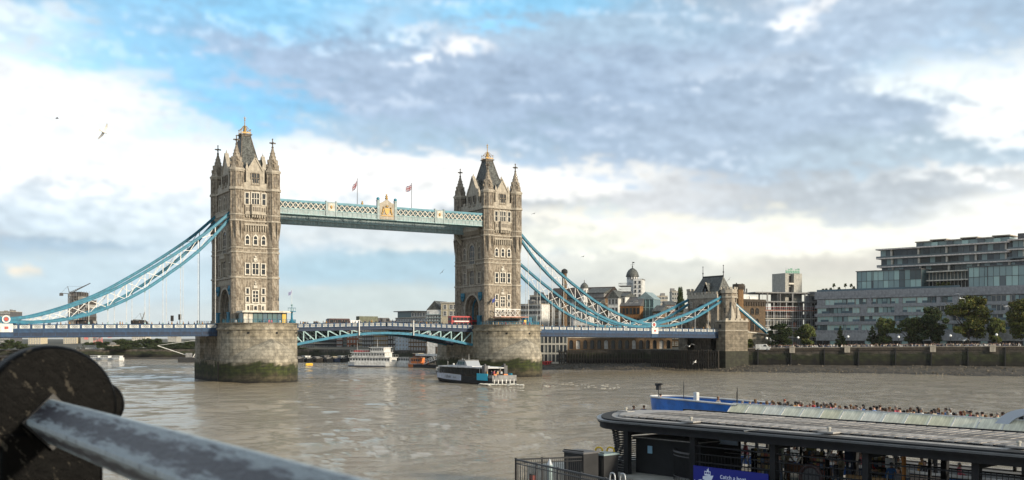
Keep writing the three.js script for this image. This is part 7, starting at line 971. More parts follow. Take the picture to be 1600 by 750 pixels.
{ // teal signal mast with flag on the left pier
  const p = at(457.5, 528, 300), t = thing('signal_mast', 'teal signal mast with round gallery and small flag on the left pier', 'mast', 9.2, TH + 0.6, 14.4); mb().lathe([[0.9, 0], [0.9, 0.5], [0.5, 0.9], [0.3, 1.5], [0.26, 3.2], [0.5, 3.5], [0, 3.5]], 12).build('column', M.teal, t); mb().post(0, 0, 3.4, 3.6, 1.15, 1.15, 16).add(new THREE.TorusGeometry(1.15, 0.05, 6, 20).rotateX(Math.PI / 2).translate(0, 4.5, 0)).build('gallery', M.teal, t); const g = mb(); for (let k = 0; k < 8; k++) g.post(Math.cos(k * 0.785) * 1.12, Math.sin(k * 0.785) * 1.12, 3.6, 4.5, 0.04, 0.04, 5); g.post(0, 0, 3.5, 5.2, 0.16, 0.12, 8).sph(0, 5.3, 0, 0.3); g.bar(V(-0.9, 2.6, 0), V(0.9, 2.6, 0), 0.1); g.build('lantern', M.tealPale, t); mb().post(0, 0, 5.2, 10, 0.05, 0.035, 6).build('flagpole', M.white, t); piece('flag', flagGeo(1.5, 0.9, 0.8, 5), mat(0.25, 0.26, 0.42, { side: THREE.DoubleSide, map: T.grain }), t, 0, 9.7, 0, 0.4); }
{ // glazed pavilion at the foot of the left tower
  const t = thing('pavilion', 'glazed pavilion with thin flat white roof at the left tower foot', 'pavilion', 0.4, TH, 15.2), W = 6.2, H = 3.6; mb().box(-W, 0, -2.2, W, 0.15, 2.4).build('floor', M.grey, t); mb().box(-W - 0.6, H, -3, W + 0.9, H + 0.32, 3.4).box(-W - 0.3, H + 0.32, -2.8, W + 0.6, H + 0.5, 3.1).build('roof', M.pale, t); const n = 9; for (let i = 0; i < n; i++) mb().box(-W + 2 * W * i / n + 0.08, 0.3, 2.1, -W + 2 * W * (i + 1) / n - 0.08, H - 0.1, 2.2).build('glass_panel', i < 2 ? M.pale : i % 3 === 1 ? M.glassBlue : tealGlass, t); for (let i = 0; i < 4; i++) mb().box(-W, 0.3, -2.2 + i * 1.08 + 0.06, -W + 0.1, H - 0.1, -2.2 + (i + 1) * 1.08 - 0.06).build('glass_panel', tealGlass, t); const f = mb(); for (let i = 0; i <= n; i++) f.box(-W + 2 * W * i / n - 0.08, 0, 2.05, -W + 2 * W * i / n + 0.08, H, 2.25); f.box(-W, 1.7, 2.08, W, 1.82, 2.22); f.build('mullion', M.dark, t); mb().box(-W + 0.3, 0, -2.2, W - 0.3, H, -1.6).build('back_wall', M.dark, t); mb().box(W - 1.3, 0.1, 2.22, W - 0.2, 3.3, 2.35).build('yellow_panel', mat(0.62, 0.42, 0.10, {}), t); mb().box(-W + 0.6, 0.2, 0, -W + 1.6, 2.4, 2.05).box(-0.2, 0.2, 0.4, 1.4, 2.3, 1.9).build('display_case', M.white, t); }
{ // kiosk at the right tower: salmon awning and white lattice screens
  const t = thing('kiosk', 'open kiosk with salmon awning and white lattice screen, right tower foot', 'kiosk', SPAN, TH, 14.8), W = 5.2; mb().box(-W, 3.1, -2.4, W, 3.4, 2.8).build('awning', mat(0.52, 0.26, 0.19, { map: T.grain }), t); for (const x of [-W + 0.3, -1.6, 1.6, W - 0.3]) for (const z of [-2, 2.4]) mb().post(x, z, 0, 3.1, 0.09, 0.09, 8).build('post', M.dark, t); mb().box(-W + 0.6, 0, -2.2, W - 0.6, 2.9, -1.6).box(-3.8, 0, 1.2, -1.2, 1.1, 2).box(0.5, 0, 1.3, 3.4, 1.05, 1.9).build('counter', M.greyDark, t); for (let i = 0; i < 5; i++) { const x = -4.6 + i * 1.9; mb().bar(V(x, 3.5, -2.0), V(x + 1.9, 5.7, -2.0), 0.12).bar(V(x + 1.9, 3.5, -1.9), V(x, 5.7, -1.9), 0.12).box(x - 0.06, 3.4, -2.1, x + 0.06, 5.8, -1.85).build('lattice', M.white, t); } mb().box(-4.7, 5.7, -2.1, 5.0, 5.95, -1.8).box(-4.7, 3.4, -2.1, 5.0, 3.6, -1.8).build('lattice_rail', M.white, t); mb().box(W - 1.6, 0.3, 2.4, W - 0.7, 2.3, 2.5).build('yellow_panel', M.yellow, t); }
{ const t = thing('flag', 'blue and white banner flag leaning from the right tower wall', 'flag', SPAN - 3.6, TH + 8.2, 10.1); mb().bar(V(0, 0, 0), V(-0.6, 1.8, 2.2), 0.09).build('pole', M.grey, t); piece('cloth', flagGeo(1.9, 1.1, 0.9, 5), mat(0.03, 0.05, 0.22, { side: THREE.DoubleSide }), t, -0.6, 1.8, 2.2, 0.4); }
// teal railings round the pier decks
for (const [cx, lb] of [[0, 'teal railing round the top of the left pier'], [SPAN, 'teal railing round the top of the right pier']]) { const t = thing('pier_railing', lb, 'railing', cx, TH + 0.7, 0), n = 40; for (const s of [1, -1]) { const g = mb(), rl = mb(); let prev = null; for (let i = 0; i <= n; i++) { const a = Math.PI * i / n, p = V(Math.cos(a) * 10.2, 0, s * (13 + Math.sin(a) * 10.2)); g.post(p.x, p.z, 0, 1.0, 0.05, 0.05, 5); if (prev) for (const y of [0.45, 1.0]) rl.bar(prev.clone().setY(y), p.clone().setY(y), 0.07); prev = p; } g.build('baluster', M.teal, t); rl.build('rail', M.teal, t); } }
// promenade lamps with white globes
[[1198, 528.5, 392, 'white globe lamp beside the land tie, leftmost of the promenade lamps'], [1247, 527.5, 392, 'white globe lamp between the two left promenade trees'], [1325, 526, 384, 'white globe lamp before the left end of the modern flats'], [1404, 526.5, 378, 'white globe lamp below the broad blue-green tree'], [1485, 524.5, 371, 'white globe lamp under the largest olive plane tree'], [1557, 523, 366, 'white globe lamp rightmost on the promenade']].forEach(([u, v, d, lb]) => { const p = at(u, v, d), yb = lerp(7.5, 8.5, (u - 1160) / 440), t = thing('street_lamp', lb, 'street lamp', p.x, yb, p.z), h = p.y - yb; mb().lathe([[0.3, 0], [0.3, 0.5], [0.16, 0.8], [0.09, 1.4], [0.07, h - 0.5], [0.18, h - 0.42], [0, h - 0.4]], 10).build('post', M.dark, t); mb().sph(0, h, 0, 0.46, 1, 1, 1, 16, 12).build('globe', mat(0.85, 0.86, 0.84, { rough: 0.3 }), t); mb().sph(0, h + 0.48, 0, 0.13).build('finial', M.dark, t); });
// white van on the promenade by the small arch
{ const p = at(1192, 540, 391), t = thing('van', 'white van parked on the promenade by the small arch', 'van', p.x, 7.4, p.z, -0.9), s = new THREE.Shape(); s.moveTo(-2.6, 0.35); s.lineTo(-2.6, 2.3); s.lineTo(1.2, 2.4); s.lineTo(1.9, 1.5); s.lineTo(2.7, 1.2); s.lineTo(2.7, 0.35); s.closePath(); mb().slab(s, 2, 'z', -1).build('body', M.white, t); mb().box(0.3, 1.5, -1.02, 1.4, 2.1, 1.02).build('window', M.glass, t); const [a, b] = wheelGeo(0.36); for (const q of [-1.6, 1.7]) for (const e of [1, -1]) { const w = part('wheel', t, q, 0.36, e * 0.9); piece('tyre', a, M.black, w); piece('rim', b, M.steel, w); } }
// ---------------------------------------------------------------- gulls
const gullWhite = mat(0.72, 0.72, 0.70, { rough: 0.8, side: THREE.DoubleSide }), gullGrey = mat(0.34, 0.35, 0.37, { rough: 0.8, side: THREE.DoubleSide }), gullDark = mat(0.06, 0.06, 0.065, { rough: 0.8, side: THREE.DoubleSide });
function gull(label, u, v, d, pitch, yaw, roll, flex, span, dark) {
  const p = at(u, v, d), t = thing('seagull', label, 'seagull', p.x, p.y, p.z); t.rotation.set(pitch, yaw, roll, 'YXZ'); const k = span / 1.3, b = mb(); b.lathe([[0, -0.24], [0.035, -0.2], [0.075, -0.08], [0.085, 0.02], [0.06, 0.14], [0.045, 0.19], [0, 0.2]].map(([x, y]) => [x * k, y * k]), 12); for (const g of b.g) g.rotateX(Math.PI / 2); b.sph(0, 0.02 * k, 0.24 * k, 0.055 * k).cyl(V(0, 0.01 * k, 0.28 * k), V(0, -0.01 * k, 0.35 * k), 0.02 * k, 0.006 * k, 6); b.build('body', dark ? gullDark : gullWhite, t);
  const tail = mb(); const ts = new THREE.Shape(); ts.moveTo(-0.03 * k, 0); ts.lineTo(-0.09 * k, 0.18 * k); ts.lineTo(0.09 * k, 0.18 * k); ts.lineTo(0.03 * k, 0); tail.add(new THREE.ExtrudeGeometry(ts, { depth: 0.012, bevelEnabled: false }).rotateX(-Math.PI / 2).translate(0, 0, -0.18 * k)); tail.build('tail', dark ? gullDark : gullWhite, t);
  for (const s of [1, -1]) { const P = []; const st = [[0.04, 0, 0.10, -0.09], [0.22, 0.10 * flex, 0.13, -0.06], [0.36, 0.16 * flex, 0.11, -0.06], [0.52, 0.10 * flex, 0.03, -0.09], [0.66, 0.0 * flex, -0.08, -0.12]].map((q) => q.map((e) => e * k)); const th = 0.012 * k; const quad = (a, b2, c, d2) => { P.push(...a, ...b2, ...c, ...a, ...c, ...d2); }; for (let i = 0; i < 4; i++) { const [x0, y0, f0, b0] = st[i], [x1, y1, f1, b1] = st[i + 1]; for (const o of [th, -th]) quad([s * x0, y0 + o, f0], [s * x1, y1 + o, f1], [s * x1, y1 + o * 0.5, b1], [s * x0, y0 + o * 0.5, b0]); quad([s * x0, y0 + th, f0], [s * x1, y1 + th, f1], [s * x1, y1 - th, f1], [s * x0, y0 - th, f0]); } const g = new THREE.BufferGeometry(); g.setAttribute('position', new THREE.BufferAttribute(new Float32Array(P), 3)); g.computeVertexNormals(); piece('wing', boxUV(g), dark ? gullDark : (s > 0 ? gullGrey : gullWhite), t); }
}
gull('dark gull high at the left, smaller of the two', 89, 185, 150, 0, 1.3, 0.3, 1.2, 1.0, true);
gull('large pale gull gliding high at the left with spread wings', 162, 206, 75, 0.2, 2.0, -0.95, 0.3, 1.35, false);
gull('dark gull banking just right of the gatehouse roof', 1139, 437, 240, 0, -0.5, 0.85, 0.9, 1.5, true);
gull('white gull with raised wing before the largest plane tree', 1500, 466, 150, -0.2, 2.4, 0.75, 1.6, 1.9, false);
gull('white gull gliding low above the promenade crowd', 1506, 532, 170, 0, 2.6, 0.1, 1.5, 1.9, false);
gull('white gull crossing in front of the timber pile dolphin', 1077, 541, 190, 0, 2.3, -0.2, 1.5, 1.9, false);
gull('white gull low over the foreshore below the gatehouse', 1086, 566, 190, 0.1, 1.5, -0.7, 1.0, 1.3, false);
gull('white gull at the right edge beside the last plane tree', 1571, 479, 170, 0, 2.8, 0.15, 1.2, 1.7, false);
gull('tiny dark gull between the towers, near the right one', 691, 425, 200, 0, 2.4, -0.8, 0.7, 1.3, true);
gull('tiny gull above the right side chains, high over the water', 911, 401, 260, 0, 1.9, -0.2, 0.8, 1.3, true);
gull('tiny dark gull right of the right tower turrets', 834, 334, 230, 0, 2.0, -0.2, 0.8, 1.2, true);
gull('small gull skimming the river above the long roof', 1221, 602, 110, 0, 2.2, 0.15, 0.9, 0.7, true);
// ================================================================ landing stage in the foreground
// local frame: x along the stage towards the viewer's right, z towards the bank, y up from the river
const PA = Math.atan2(-0.987, 0.163);       // turn of the stage
const PO = V(-54.5, 0, 249.6);
const pl = (a, b) => [PO.x + 0.163 * a + 0.987 * b, PO.z + 0.987 * a - 0.163 * b];   // a along, b towards the river
const ironDark = mat(0.012, 0.013, 0.016, { map: T.grain, rough: 0.9 }), gutter = mat(0.13, 0.14, 0.15, { map: T.grain, rough: 0.35, metal: 0.4 }), roofPale = mat(0.36, 0.345, 0.33, { map: T.streak, rough: 0.7 }), roofDark = mat(0.016, 0.018, 0.021, { map: T.grain, rough: 0.9 });
const stage = thing('pier_building', 'long dark landing-stage building with flat plank roof in the foreground', 'pier building', PO.x, 0, PO.z, PA);
// in the stage's own axes: +x = along a, -z... b runs to local -z or +z according to the turn; use helper L(a, b)
const Lb = (b) => -b;                       // local z of a river-ward offset b
const RT = 7.2, LEN = 46, ROOFW = 8.8;
{
  // rounded roof outline in (a, b)
  const outline = (ins, a1 = LEN) => { const p = [[a1, ins]], e = [[0.6, 0], [-0.6, 0.35], [-2.1, 1.5], [-3.4, 3], [-4.4, 4.6], [-4.9, 6.1], [-4.5, 7.4], [-3, 8.4], [-0.6, 8.8]]; for (const q of new THREE.CatmullRomCurve3(e.map(([a, b]) => V(a + (3 - a) * ins / 7, b + (4.4 - b) * ins / 4.4, 0)), false).getPoints(32)) p.push([q.x, q.y]); p.push([a1, ROOFW - ins]); return p.map(([a, b]) => [a, Lb(b)]); };
  const pb = (m, ins, y0, y1, nm) => mb().plan(outline(ins), y0, y1).build(nm, m, stage);
  pb(ironDark, -0.05, RT - 0.62, RT - 0.30, 'fascia'); pb(ironDark, -0.18, RT - 0.30, RT - 0.18, 'fascia_upper'); pb(gutter, -0.25, RT - 0.18, RT - 0.08, 'gutter_edge'); pb(roofDark, 0.05, RT - 0.08, RT + 0.0, 'gutter_bed'); pb(roofPale, 0.75, RT - 0.02, RT + 0.02, 'roof_apron'); pb(roofDark, 1.5, RT + 0.0, RT + 0.11, 'roof_upstand');
  // planks of the roof, laid across
  const pg = mb().box(0, 0, 0, 0.485, 0.07, 6.7).geo(), stain = tex(512, (u, v) => 0.72 + pn(u, v, 4, 5, 2) * 0.55 + pn(u, v * 0.2, 30, 3, 5) * 0.3, 7, true), tones = [0.36, 0.42, 0.46, 0.31].map((c) => mat(c, c * 0.945, c * 0.90, { map: stain, rough: 0.8 })); const r = mulberry(14); for (let i = 0; i < 76; i++) { const a = -0.6 + i * 0.6; piece('roof_plank', pg, tones[Math.floor(r() * 4)], stage, a, RT + 0.06 + r() * 0.012, Lb(8.2)); }
  mb().plan([[-1.2, Lb(2.2)], [-2.8, Lb(4.6)], [-3.0, Lb(6.2)], [-2.0, Lb(7.3)], [-0.65, Lb(7.7)], [-0.65, Lb(1.9)]], RT + 0.09, RT + 0.13).build('roof_end', roofPale, stage);
  mb().box(-1, RT + 0.1, Lb(8.45), LEN, RT + 0.2, Lb(8.25)).build('back_upstand', roofDark, stage);
  for (const [a, b] of [[5.5, 1.15], [14.5, 1.15], [24, 1.15], [-2.6, 4.4]]) { const v = part('roof_vent', stage, a, RT + 0.1, Lb(b)); mb().blk(0, 0, 0, 0.9, 0.08, 0.7).build('flashing', roofPale, v); mb().lathe([[0.08, 0.05], [0.07, 0.2], [0.12, 0.22], [0.1, 0.3], [0, 0.32]], 12).build('cowl', M.concrete, v); }
  for (const a of [10.2]) mb().bar(V(a, RT - 0.02, Lb(-0.2)), V(a + 0.25, RT + 0.05, Lb(0.75)), 0.1, 0.06).build('gutter_bracket', gutter, stage);
  // floor of the stage, posts and rails
  mb().box(-6, 3.0, Lb(ROOFW + 1), LEN, 3.95, Lb(-1.2)).build('stage_floor', M.concrete, stage);
  const posts = [1.3, 6.4, 11.75, 17.1, 22.5, 27.9, 33]; for (const a of posts) { mb().box(a - 0.17, 3.9, Lb(0.5), a + 0.17, RT - 0.5, Lb(0.16)).build('post', ironDark, stage); mb().box(a - 0.16, 3.9, Lb(ROOFW - 0.4), a + 0.16, RT - 0.5, Lb(ROOFW - 0.72)).build('post', ironDark, stage); mb().bar(V(a, RT - 0.75, Lb(0.3)), V(a, RT - 0.75, Lb(ROOFW - 0.5)), 0.2, 0.3).build('roof_beam', ironDark, stage); }
  for (let a = 8.5; a < 34; a += 2.67) mb().box(a - 0.07, 3.9, Lb(ROOFW - 1.0), a + 0.07, RT - 0.5, Lb(ROOFW - 1.15)).build('mullion', ironDark, stage);
  for (const [y, h] of [[6.05, 0.07], [5.62, 0.05], [5.15, 0.08]]) mb().box(6.4, y, Lb(0.30), LEN, y + h, Lb(0.24)).build('handrail', ironDark, stage); const bl = mb(); for (let a = 6.6; a < 40; a += 0.22) bl.box(a - 0.012, 3.95, Lb(0.28), a + 0.012, 5.6, Lb(0.26)); bl.build('balusters', ironDark, stage);
  const bl2 = mb(); for (let a = 6.6; a < 40; a += 0.3) bl2.box(a - 0.015, 3.95, Lb(8.4), a + 0.015, 5.1, Lb(8.37)); bl2.box(6.4, 5.1, Lb(8.45), 40, 5.18, Lb(8.35)).box(6.4, 4.6, Lb(8.42), 40, 4.64, Lb(8.36)); bl2.build('inner_railing', ironDark, stage);
  // dark kiosk cabin under the left end, louvred screen around it
  mb().box(1.0, 3.95, Lb(5.2), 6.0, 6.0, Lb(1.4)).box(0.9, 6.0, Lb(5.4), 6.1, 6.1, Lb(1.2)).build('cabin', roofDark, stage); mb().box(2.0, 5.2, Lb(1.38), 2.35, 5.65, Lb(1.34)).build('cabin_notice', mat(0.25, 0.45, 0.6, {}), stage); mb().box(0.95, 6.1, Lb(5.4), 6.1, 6.16, Lb(1.15)).build('cabin_top', roofPale, stage);
  for (let i = 0; i < 17; i++) { const y = 4.0 + i * 0.155, k = i / 17, pts = []; for (let j = 0; j <= 12; j++) { const t = -Math.PI / 2 - 0.1 - j / 12 * 2.6; pts.push(V(1.4 + Math.cos(t) * (3.9 - 0.7 * (1 - Math.abs(k * 2 - 1)) + (1 - k) * 0.5), y, Lb(4.6 + Math.sin(t) * 4.0))); } const s = mb(); for (let j = 0; j < 12; j++) s.bar(pts[j], pts[j + 1], 0.16, 0.055); s.build('screen_slat', ironDark, stage); }
  for (let i = 0; i < 5; i++) mb().bar(V(1.5, 6.2 + i * 0.11, Lb(6.2)), V(6.3, 6.2 + i * 0.11, Lb(6.4)), 0.05, 0.04).build('screen_slat', ironDark, stage);
  mb().box(6.0, 5.95, Lb(3.2), 7.3, 6.55, Lb(3.1)).build('notice_board', mat(0.34, 0.42, 0.52, {}), stage);
  // curved railing enclosure
  const cr = mb(), cb = mb(); let prev = null; for (let i = 0; i <= 28; i++) { const t = Math.PI * (0.35 + 1.1 * i / 28), p = V(6.8 + Math.cos(t) * 2.7, 0, Lb(1.8 + Math.sin(t) * 1.9)); cb.post(p.x, p.z, 3.95, 5.6, 0.016, 0.016, 5); if (prev) { cr.bar(prev.clone().setY(5.62), p.clone().setY(5.62), 0.09).bar(prev.clone().setY(5.4), p.clone().setY(5.4), 0.05).bar(prev.clone().setY(4.2), p.clone().setY(4.2), 0.05); } prev = p; } cr.build('curved_rail', M.greyDark, stage); cb.build('curved_balusters', ironDark, stage);
  // fittings within: ticket gates, noticeboards, leaning ramps, bright cases
  for (const [a, b, w, h, y, m] of [[7.6, 6.5, 0.9, 1.6, 4.6, mat(0.30, 0.36, 0.30, {})], [9.8, 6.8, 0.55, 0.9, 5.3, mat(0.20, 0.19, 0.07, {})], [13.0, 5.6, 0.5, 0.7, 5.3, M.navy], [15.6, 5.2, 0.4, 0.5, 5.3, M.white], [11.2, 4.4, 2.8, 0.5, 4.6, mat(0.20, 0.09, 0.045, {})], [15, 3.8, 2.2, 0.2, 4.7, mat(0.45, 0.28, 0.13, {})], [17.9, 2.4, 0.1, 2.3, 4.0, mat(0.36, 0.16, 0.04, {})], [21.6, 2.6, 0.6, 1.2, 4.3, M.yellow], [26.5, 4.5, 1.2, 1.6, 4.4, M.grey]]) mb().blk(a, y, Lb(b), w, h, 0.25).box(a - w / 2 + 0.05, 3.95, Lb(b) - 0.08, a - w / 2 + 0.15, y, Lb(b) + 0.08).box(a + w / 2 - 0.15, 3.95, Lb(b) - 0.08, a + w / 2 - 0.05, y, Lb(b) + 0.08).build('notice_case', m, stage);
  for (const a of [8.4, 10.1]) mb().bar(V(a, 4.7, Lb(7.4)), V(a + 0.5, 6.5, Lb(8.6)), 0.09).build('ramp_rail', M.white, stage);
  mb().box(30.4, 3.95, Lb(3.6), 35, 6.1, Lb(0.9)).build('end_cabin', M.concrete, stage); mb().bar(V(27.8, 6.5, Lb(2.0)), V(30.6, 5.7, Lb(2.0)), 0.12, 0.5).build('gusset', M.greyBlue, stage);
}
{ // round dark clock-like wheel stand behind the rail
  const [x, z] = pl(13.4, 1.2), t = thing('wheel_display', 'round dark wheel-shaped display behind the stage rails', 'display', x, 4.9, z, PA); const q = mb(); q.add(new THREE.TorusGeometry(0.62, 0.12, 8, 24)); for (let i = 0; i < 8; i++) q.bar(V(0, 0, 0), V(Math.cos(i * 0.785) * 0.6, Math.sin(i * 0.785) * 0.6, 0), 0.05); q.build('rim', mat(0.06, 0.03, 0.03, { rough: 0.4 }), t); mb().add(new THREE.CylinderGeometry(0.5, 0.5, 0.06, 24).rotateX(Math.PI / 2)).build('face', M.greyDark, t); mb().blk(0, -0.95, 0, 0.16, 0.4, 0.16).build('stand', M.black, t); }
{ // leaflet racks, ticket desks and people under the stage roof
  const r = mulberry(303), cols = [[0.36, 0.2, 0.08], [0.28, 0.07, 0.05], [0.40, 0.34, 0.25], [0.08, 0.12, 0.2], [0.34, 0.26, 0.1], [0.16, 0.09, 0.05], [0.42, 0.4, 0.36]].map((c) => mat(...c, { rough: 0.6 }));
  const spots = [[7.9, 4.6], [9.2, 3.2], [10.6, 5.8], [12.4, 3.4], [14.2, 6.2]];
  spots.forEach(([a, b], i) => { const [x, z] = pl(a, b), t = thing('leaflet_rack', 'rack of coloured leaflets under the stage roof, behind the rails', 'leaflet rack', x, 3.95, z, PA + (i % 3) * 0.3, 'leaflet racks under the stage roof'); mb().box(-0.55, 0, -0.15, 0.55, 1.7, -0.08).box(-0.6, 0, -0.2, -0.55, 1.75, 0.2).box(0.55, 0, -0.2, 0.6, 1.75, 0.2).build('frame', ironDark, t); for (let k = 0; k < 4; k++) { mb().box(-0.55, 0.42 + k * 0.36, -0.1, 0.55, 0.45 + k * 0.36, 0.14).build('shelf', M.wood, t); for (let j = 0; j < 5; j++) mb().box(-0.5 + j * 0.21, 0.46 + k * 0.36, -0.04 + 0.02 * r(), -0.33 + j * 0.21, 0.70 + k * 0.36, 0.02).build('leaflet', cols[Math.floor(r() * 7)], t); } });
  for (let i = 0; i < 13; i++) { const a = 7.2 + i * 0.85 + r() * 0.5, b = 2.6 + r() * 5.2, [x, z] = pl(a, b); person('passenger waiting in the shade under the stage roof', ['standing', 'walking', 'leaning'][i % 3], x, 3.95, z, r() * 6.3, { group: 'passengers waiting under the stage roof', s: i % 4, t: Math.floor(r() * 10), l: i % 4, h: i % 5, long: i % 3 === 0 }); }
}
// banners
function banner(label, a0, a1, y1, h, words) {
  const w = a1 - a0, c = document.createElement('canvas'); c.width = 1024; c.height = Math.round(1024 * h / w); const g = c.getContext('2d'), K = 1024 / w; g.fillStyle = '#0c1a86'; g.fillRect(0, 0, c.width, c.height);
  if (words) { g.fillStyle = '#dfe6f5'; g.font = 'bold ' + Math.round(0.29 * K) + 'px sans-serif'; g.fillText('Catch a boat', 1.85 * K, 0.56 * K); g.fillText('from here', 1.85 * K, 0.92 * K); // boat emblem with a wave beneath
    const bx = 0.66 * K, by = 0.66 * K, s = K * 0.0085; g.beginPath(); g.moveTo(bx, by - 14 * s); g.lineTo(bx + 88 * s, by - 26 * s); g.lineTo(bx + 70 * s, by + 12 * s); g.quadraticCurveTo(bx + 40 * s, by + 22 * s, bx, by + 4 * s); g.closePath(); g.fill(); g.fillRect(bx + 14 * s, by - 50 * s, 50 * s, 30 * s); g.fillRect(bx + 34 * s, by - 62 * s, 16 * s, 12 * s); g.fillRect(bx + 44 * s, by - 72 * s, 4 * s, 12 * s); g.fillStyle = '#0c1a86'; for (let i = 0; i < 3; i++) g.fillRect(bx + (18 + i * 15) * s, by - 44 * s, 11 * s, 12 * s); g.strokeStyle = '#dfe6f5'; g.lineWidth = 6 * s; g.beginPath(); g.moveTo(0.06 * K, by + 18 * s); for (let i = 0; i <= 20; i++) g.lineTo(0.06 * K + i * 0.078 * K, by + 18 * s + Math.sin(i * 0.8) * 7 * s); g.stroke(); }
  const t = new THREE.CanvasTexture(c); t.colorSpace = THREE.SRGBColorSpace; const [x, z] = pl((a0 + a1) / 2, 0.02), o = thing('banner', label, 'banner', x, y1 - h, z, PA); mb().box(-w / 2, 0, -0.03, w / 2, h, 0).build('board', mat(0.006, 0.012, 0.2, { rough: 0.5 }), o); const p = new THREE.Mesh(new THREE.PlaneGeometry(w, h), mat(1, 1, 1, { map: t, rough: 0.55 })); p.name = 'print'; p.position.set(0, h / 2, 0.012); o.add(p);
}
banner('navy banner reading Catch a boat from here, with white boat emblem', 6.6, 11.6, 5.0, 1.9, true);
banner('plain navy banner right of the boat banner on the stage rail', 11.95, 17.0, 4.62, 1.5, false);
banner('plain navy banner at the bottom edge, third along the stage rail', 17.3, 22.3, 4.3, 1.2, false);
// gangway fence, bins and ladder hoops left of the stage
function fence(label, p, q, h, gap, m) { const t = thing('metal_fence', label, 'fence', 0, 0, 0), d = q.clone().sub(p), L = d.length(), g = mb(), n = Math.round(L / gap); mb().bar(p.clone().add(V(0, h, 0)), q.clone().add(V(0, h, 0)), 0.08).bar(p.clone().add(V(0, 0.15, 0)), q.clone().add(V(0, 0.15, 0)), 0.05).bar(p.clone().add(V(0, h - 0.2, 0)), q.clone().add(V(0, h - 0.2, 0)), 0.045).build('rail', m, t); for (let i = 0; i <= n; i++) { const k = p.clone().lerp(q, i / n), big = i % 12 === 0; (big ? mb() : g)[big ? 'post' : 'post'](k.x, k.z, k.y, k.y + h + (big ? 0.08 : 0), big ? 0.05 : 0.014, big ? 0.05 : 0.014, big ? 8 : 5); if (big) mb().post(k.x, k.z, k.y, k.y + h + 0.08, 0.055, 0.055, 8).build('post', m, t); } g.build('balusters', m, t); return t; }
const F = (u, v, d) => at(u, v, d);
{ const p = F(806, 718, 54), q = F(985, 757, 46); p.y -= 2.0; q.y -= 2.0; fence('grey railing of the gangway at the bottom centre, nearest the viewer', p, q, 2.0, 0.16, mat(0.06, 0.063, 0.068, { rough: 0.5, metal: 0.3 })); const p2 = F(806, 718, 54), q2 = F(960, 712, 62); p2.y -= 2; q2.y -= 2; fence('dark railing along the far side of the gangway, rising to the bins', p2, q2, 2, 0.2, M.dark); }
{ const p = F(859, 720, 53), t = thing('bollard', 'blue-grey bollard with pointed cap inside the gangway railing', 'bollard', p.x, p.y - 2.3, p.z); mb().post(0, 0, 0, 2.1, 0.15, 0.15, 12).build('shaft', M.greyBlue, t); mb().post(0, 0, 2.1, 2.4, 0.16, 0.02, 12).build('cap', M.steel, t); }
{ const p = F(833, 742, 53), t = thing('post_box', 'small red post beside the blue-grey bollard', 'post', p.x, p.y - 1.6, p.z); mb().blk(0, 0, 0, 0.26, 1.6, 0.26).build('body', mat(0.22, 0.05, 0.04, { map: T.grain }), t); mb().blk(0, 1.6, 0, 0.3, 0.06, 0.3).build('cap', M.dark, t); }
for (const [u, w, d, v, lb, lid] of [[908, 1.6, 60, 707, 'large dark grey bin with grey lid, left of the yellow hoops', M.greyDark], [944, 1.1, 61, 710, 'narrow dark bin with pale blue lid under the yellow hoops', M.greyBlue]]) { const p = F(u, v, d), t = thing('waste_bin', lb, 'bin', p.x, 3.6, p.z, PA); const H = p.y - 3.6; mb().blk(0, 0, 0, w, H, 1.2).build('body', M.dark, t); mb().blk(0, H, 0, w + 0.12, 0.1, 1.32).build('lid', lid, t); mb().box(-w / 2 + 0.1, H * 0.3, 0.6, w / 2 - 0.1, H * 0.9, 0.64).build('front_panel', M.dark, t); mb().bar(V(-w / 2, H + 0.16, 0.6), V(w / 2, H + 0.16, 0.6), 0.06).build('handle', M.black, t); }
for (const [u, lb] of [[936, 'yellow ladder hoop at the stage edge, left one'], [954, 'yellow ladder hoop at the stage edge, right one']]) { const p = F(u, 699, 62.5), t = thing('ladder_hoop', lb, 'ladder hoop', p.x, p.y - 0.55, p.z, PA + 0.3); mb().add(new THREE.TubeGeometry(new THREE.CatmullRomCurve3([V(-0.24, -0.6, 0), V(-0.24, 0.3, 0), V(-0.18, 0.5, 0), V(0, 0.55, 0), V(0.18, 0.5, 0), V(0.24, 0.3, 0), V(0.24, -0.6, 0)]), 30, 0.055, 8)).build('hoop', M.yellow, t); mb().box(-0.3, -0.68, -0.12, 0.3, -0.6, 0.12).build('base', M.dark, t); }
for (const [u, v, lb] of [[957, 738, 'grey bent hoop barrier at the gangway end, left one'], [973, 739, 'grey bent hoop barrier at the gangway end, right one']]) { const p = F(u, v, 47), t = thing('hoop_barrier', lb, 'barrier', p.x, p.y - 1.2, p.z, PA); mb().add(new THREE.TubeGeometry(new THREE.CatmullRomCurve3([V(-0.15, 0, 0), V(-0.15, 1.0, 0), V(-0.1, 1.15, 0), V(0.1, 1.15, 0), V(0.15, 1.0, 0), V(0.15, 0, 0)]), 24, 0.035, 8)).build('hoop', M.steel, t); mb().box(-0.12, 0.5, -0.02, 0.12, 0.6, 0.02).build('crossbar', M.steel, t); }
{ const p = F(1000, 757, 50), g = mb(); struct(mb().box(-9, 0, -6, 8, 0.3, 6).build('gangway_floor', M.greyDark)).position.set(p.x - 2, 3.2, p.z + 1); }

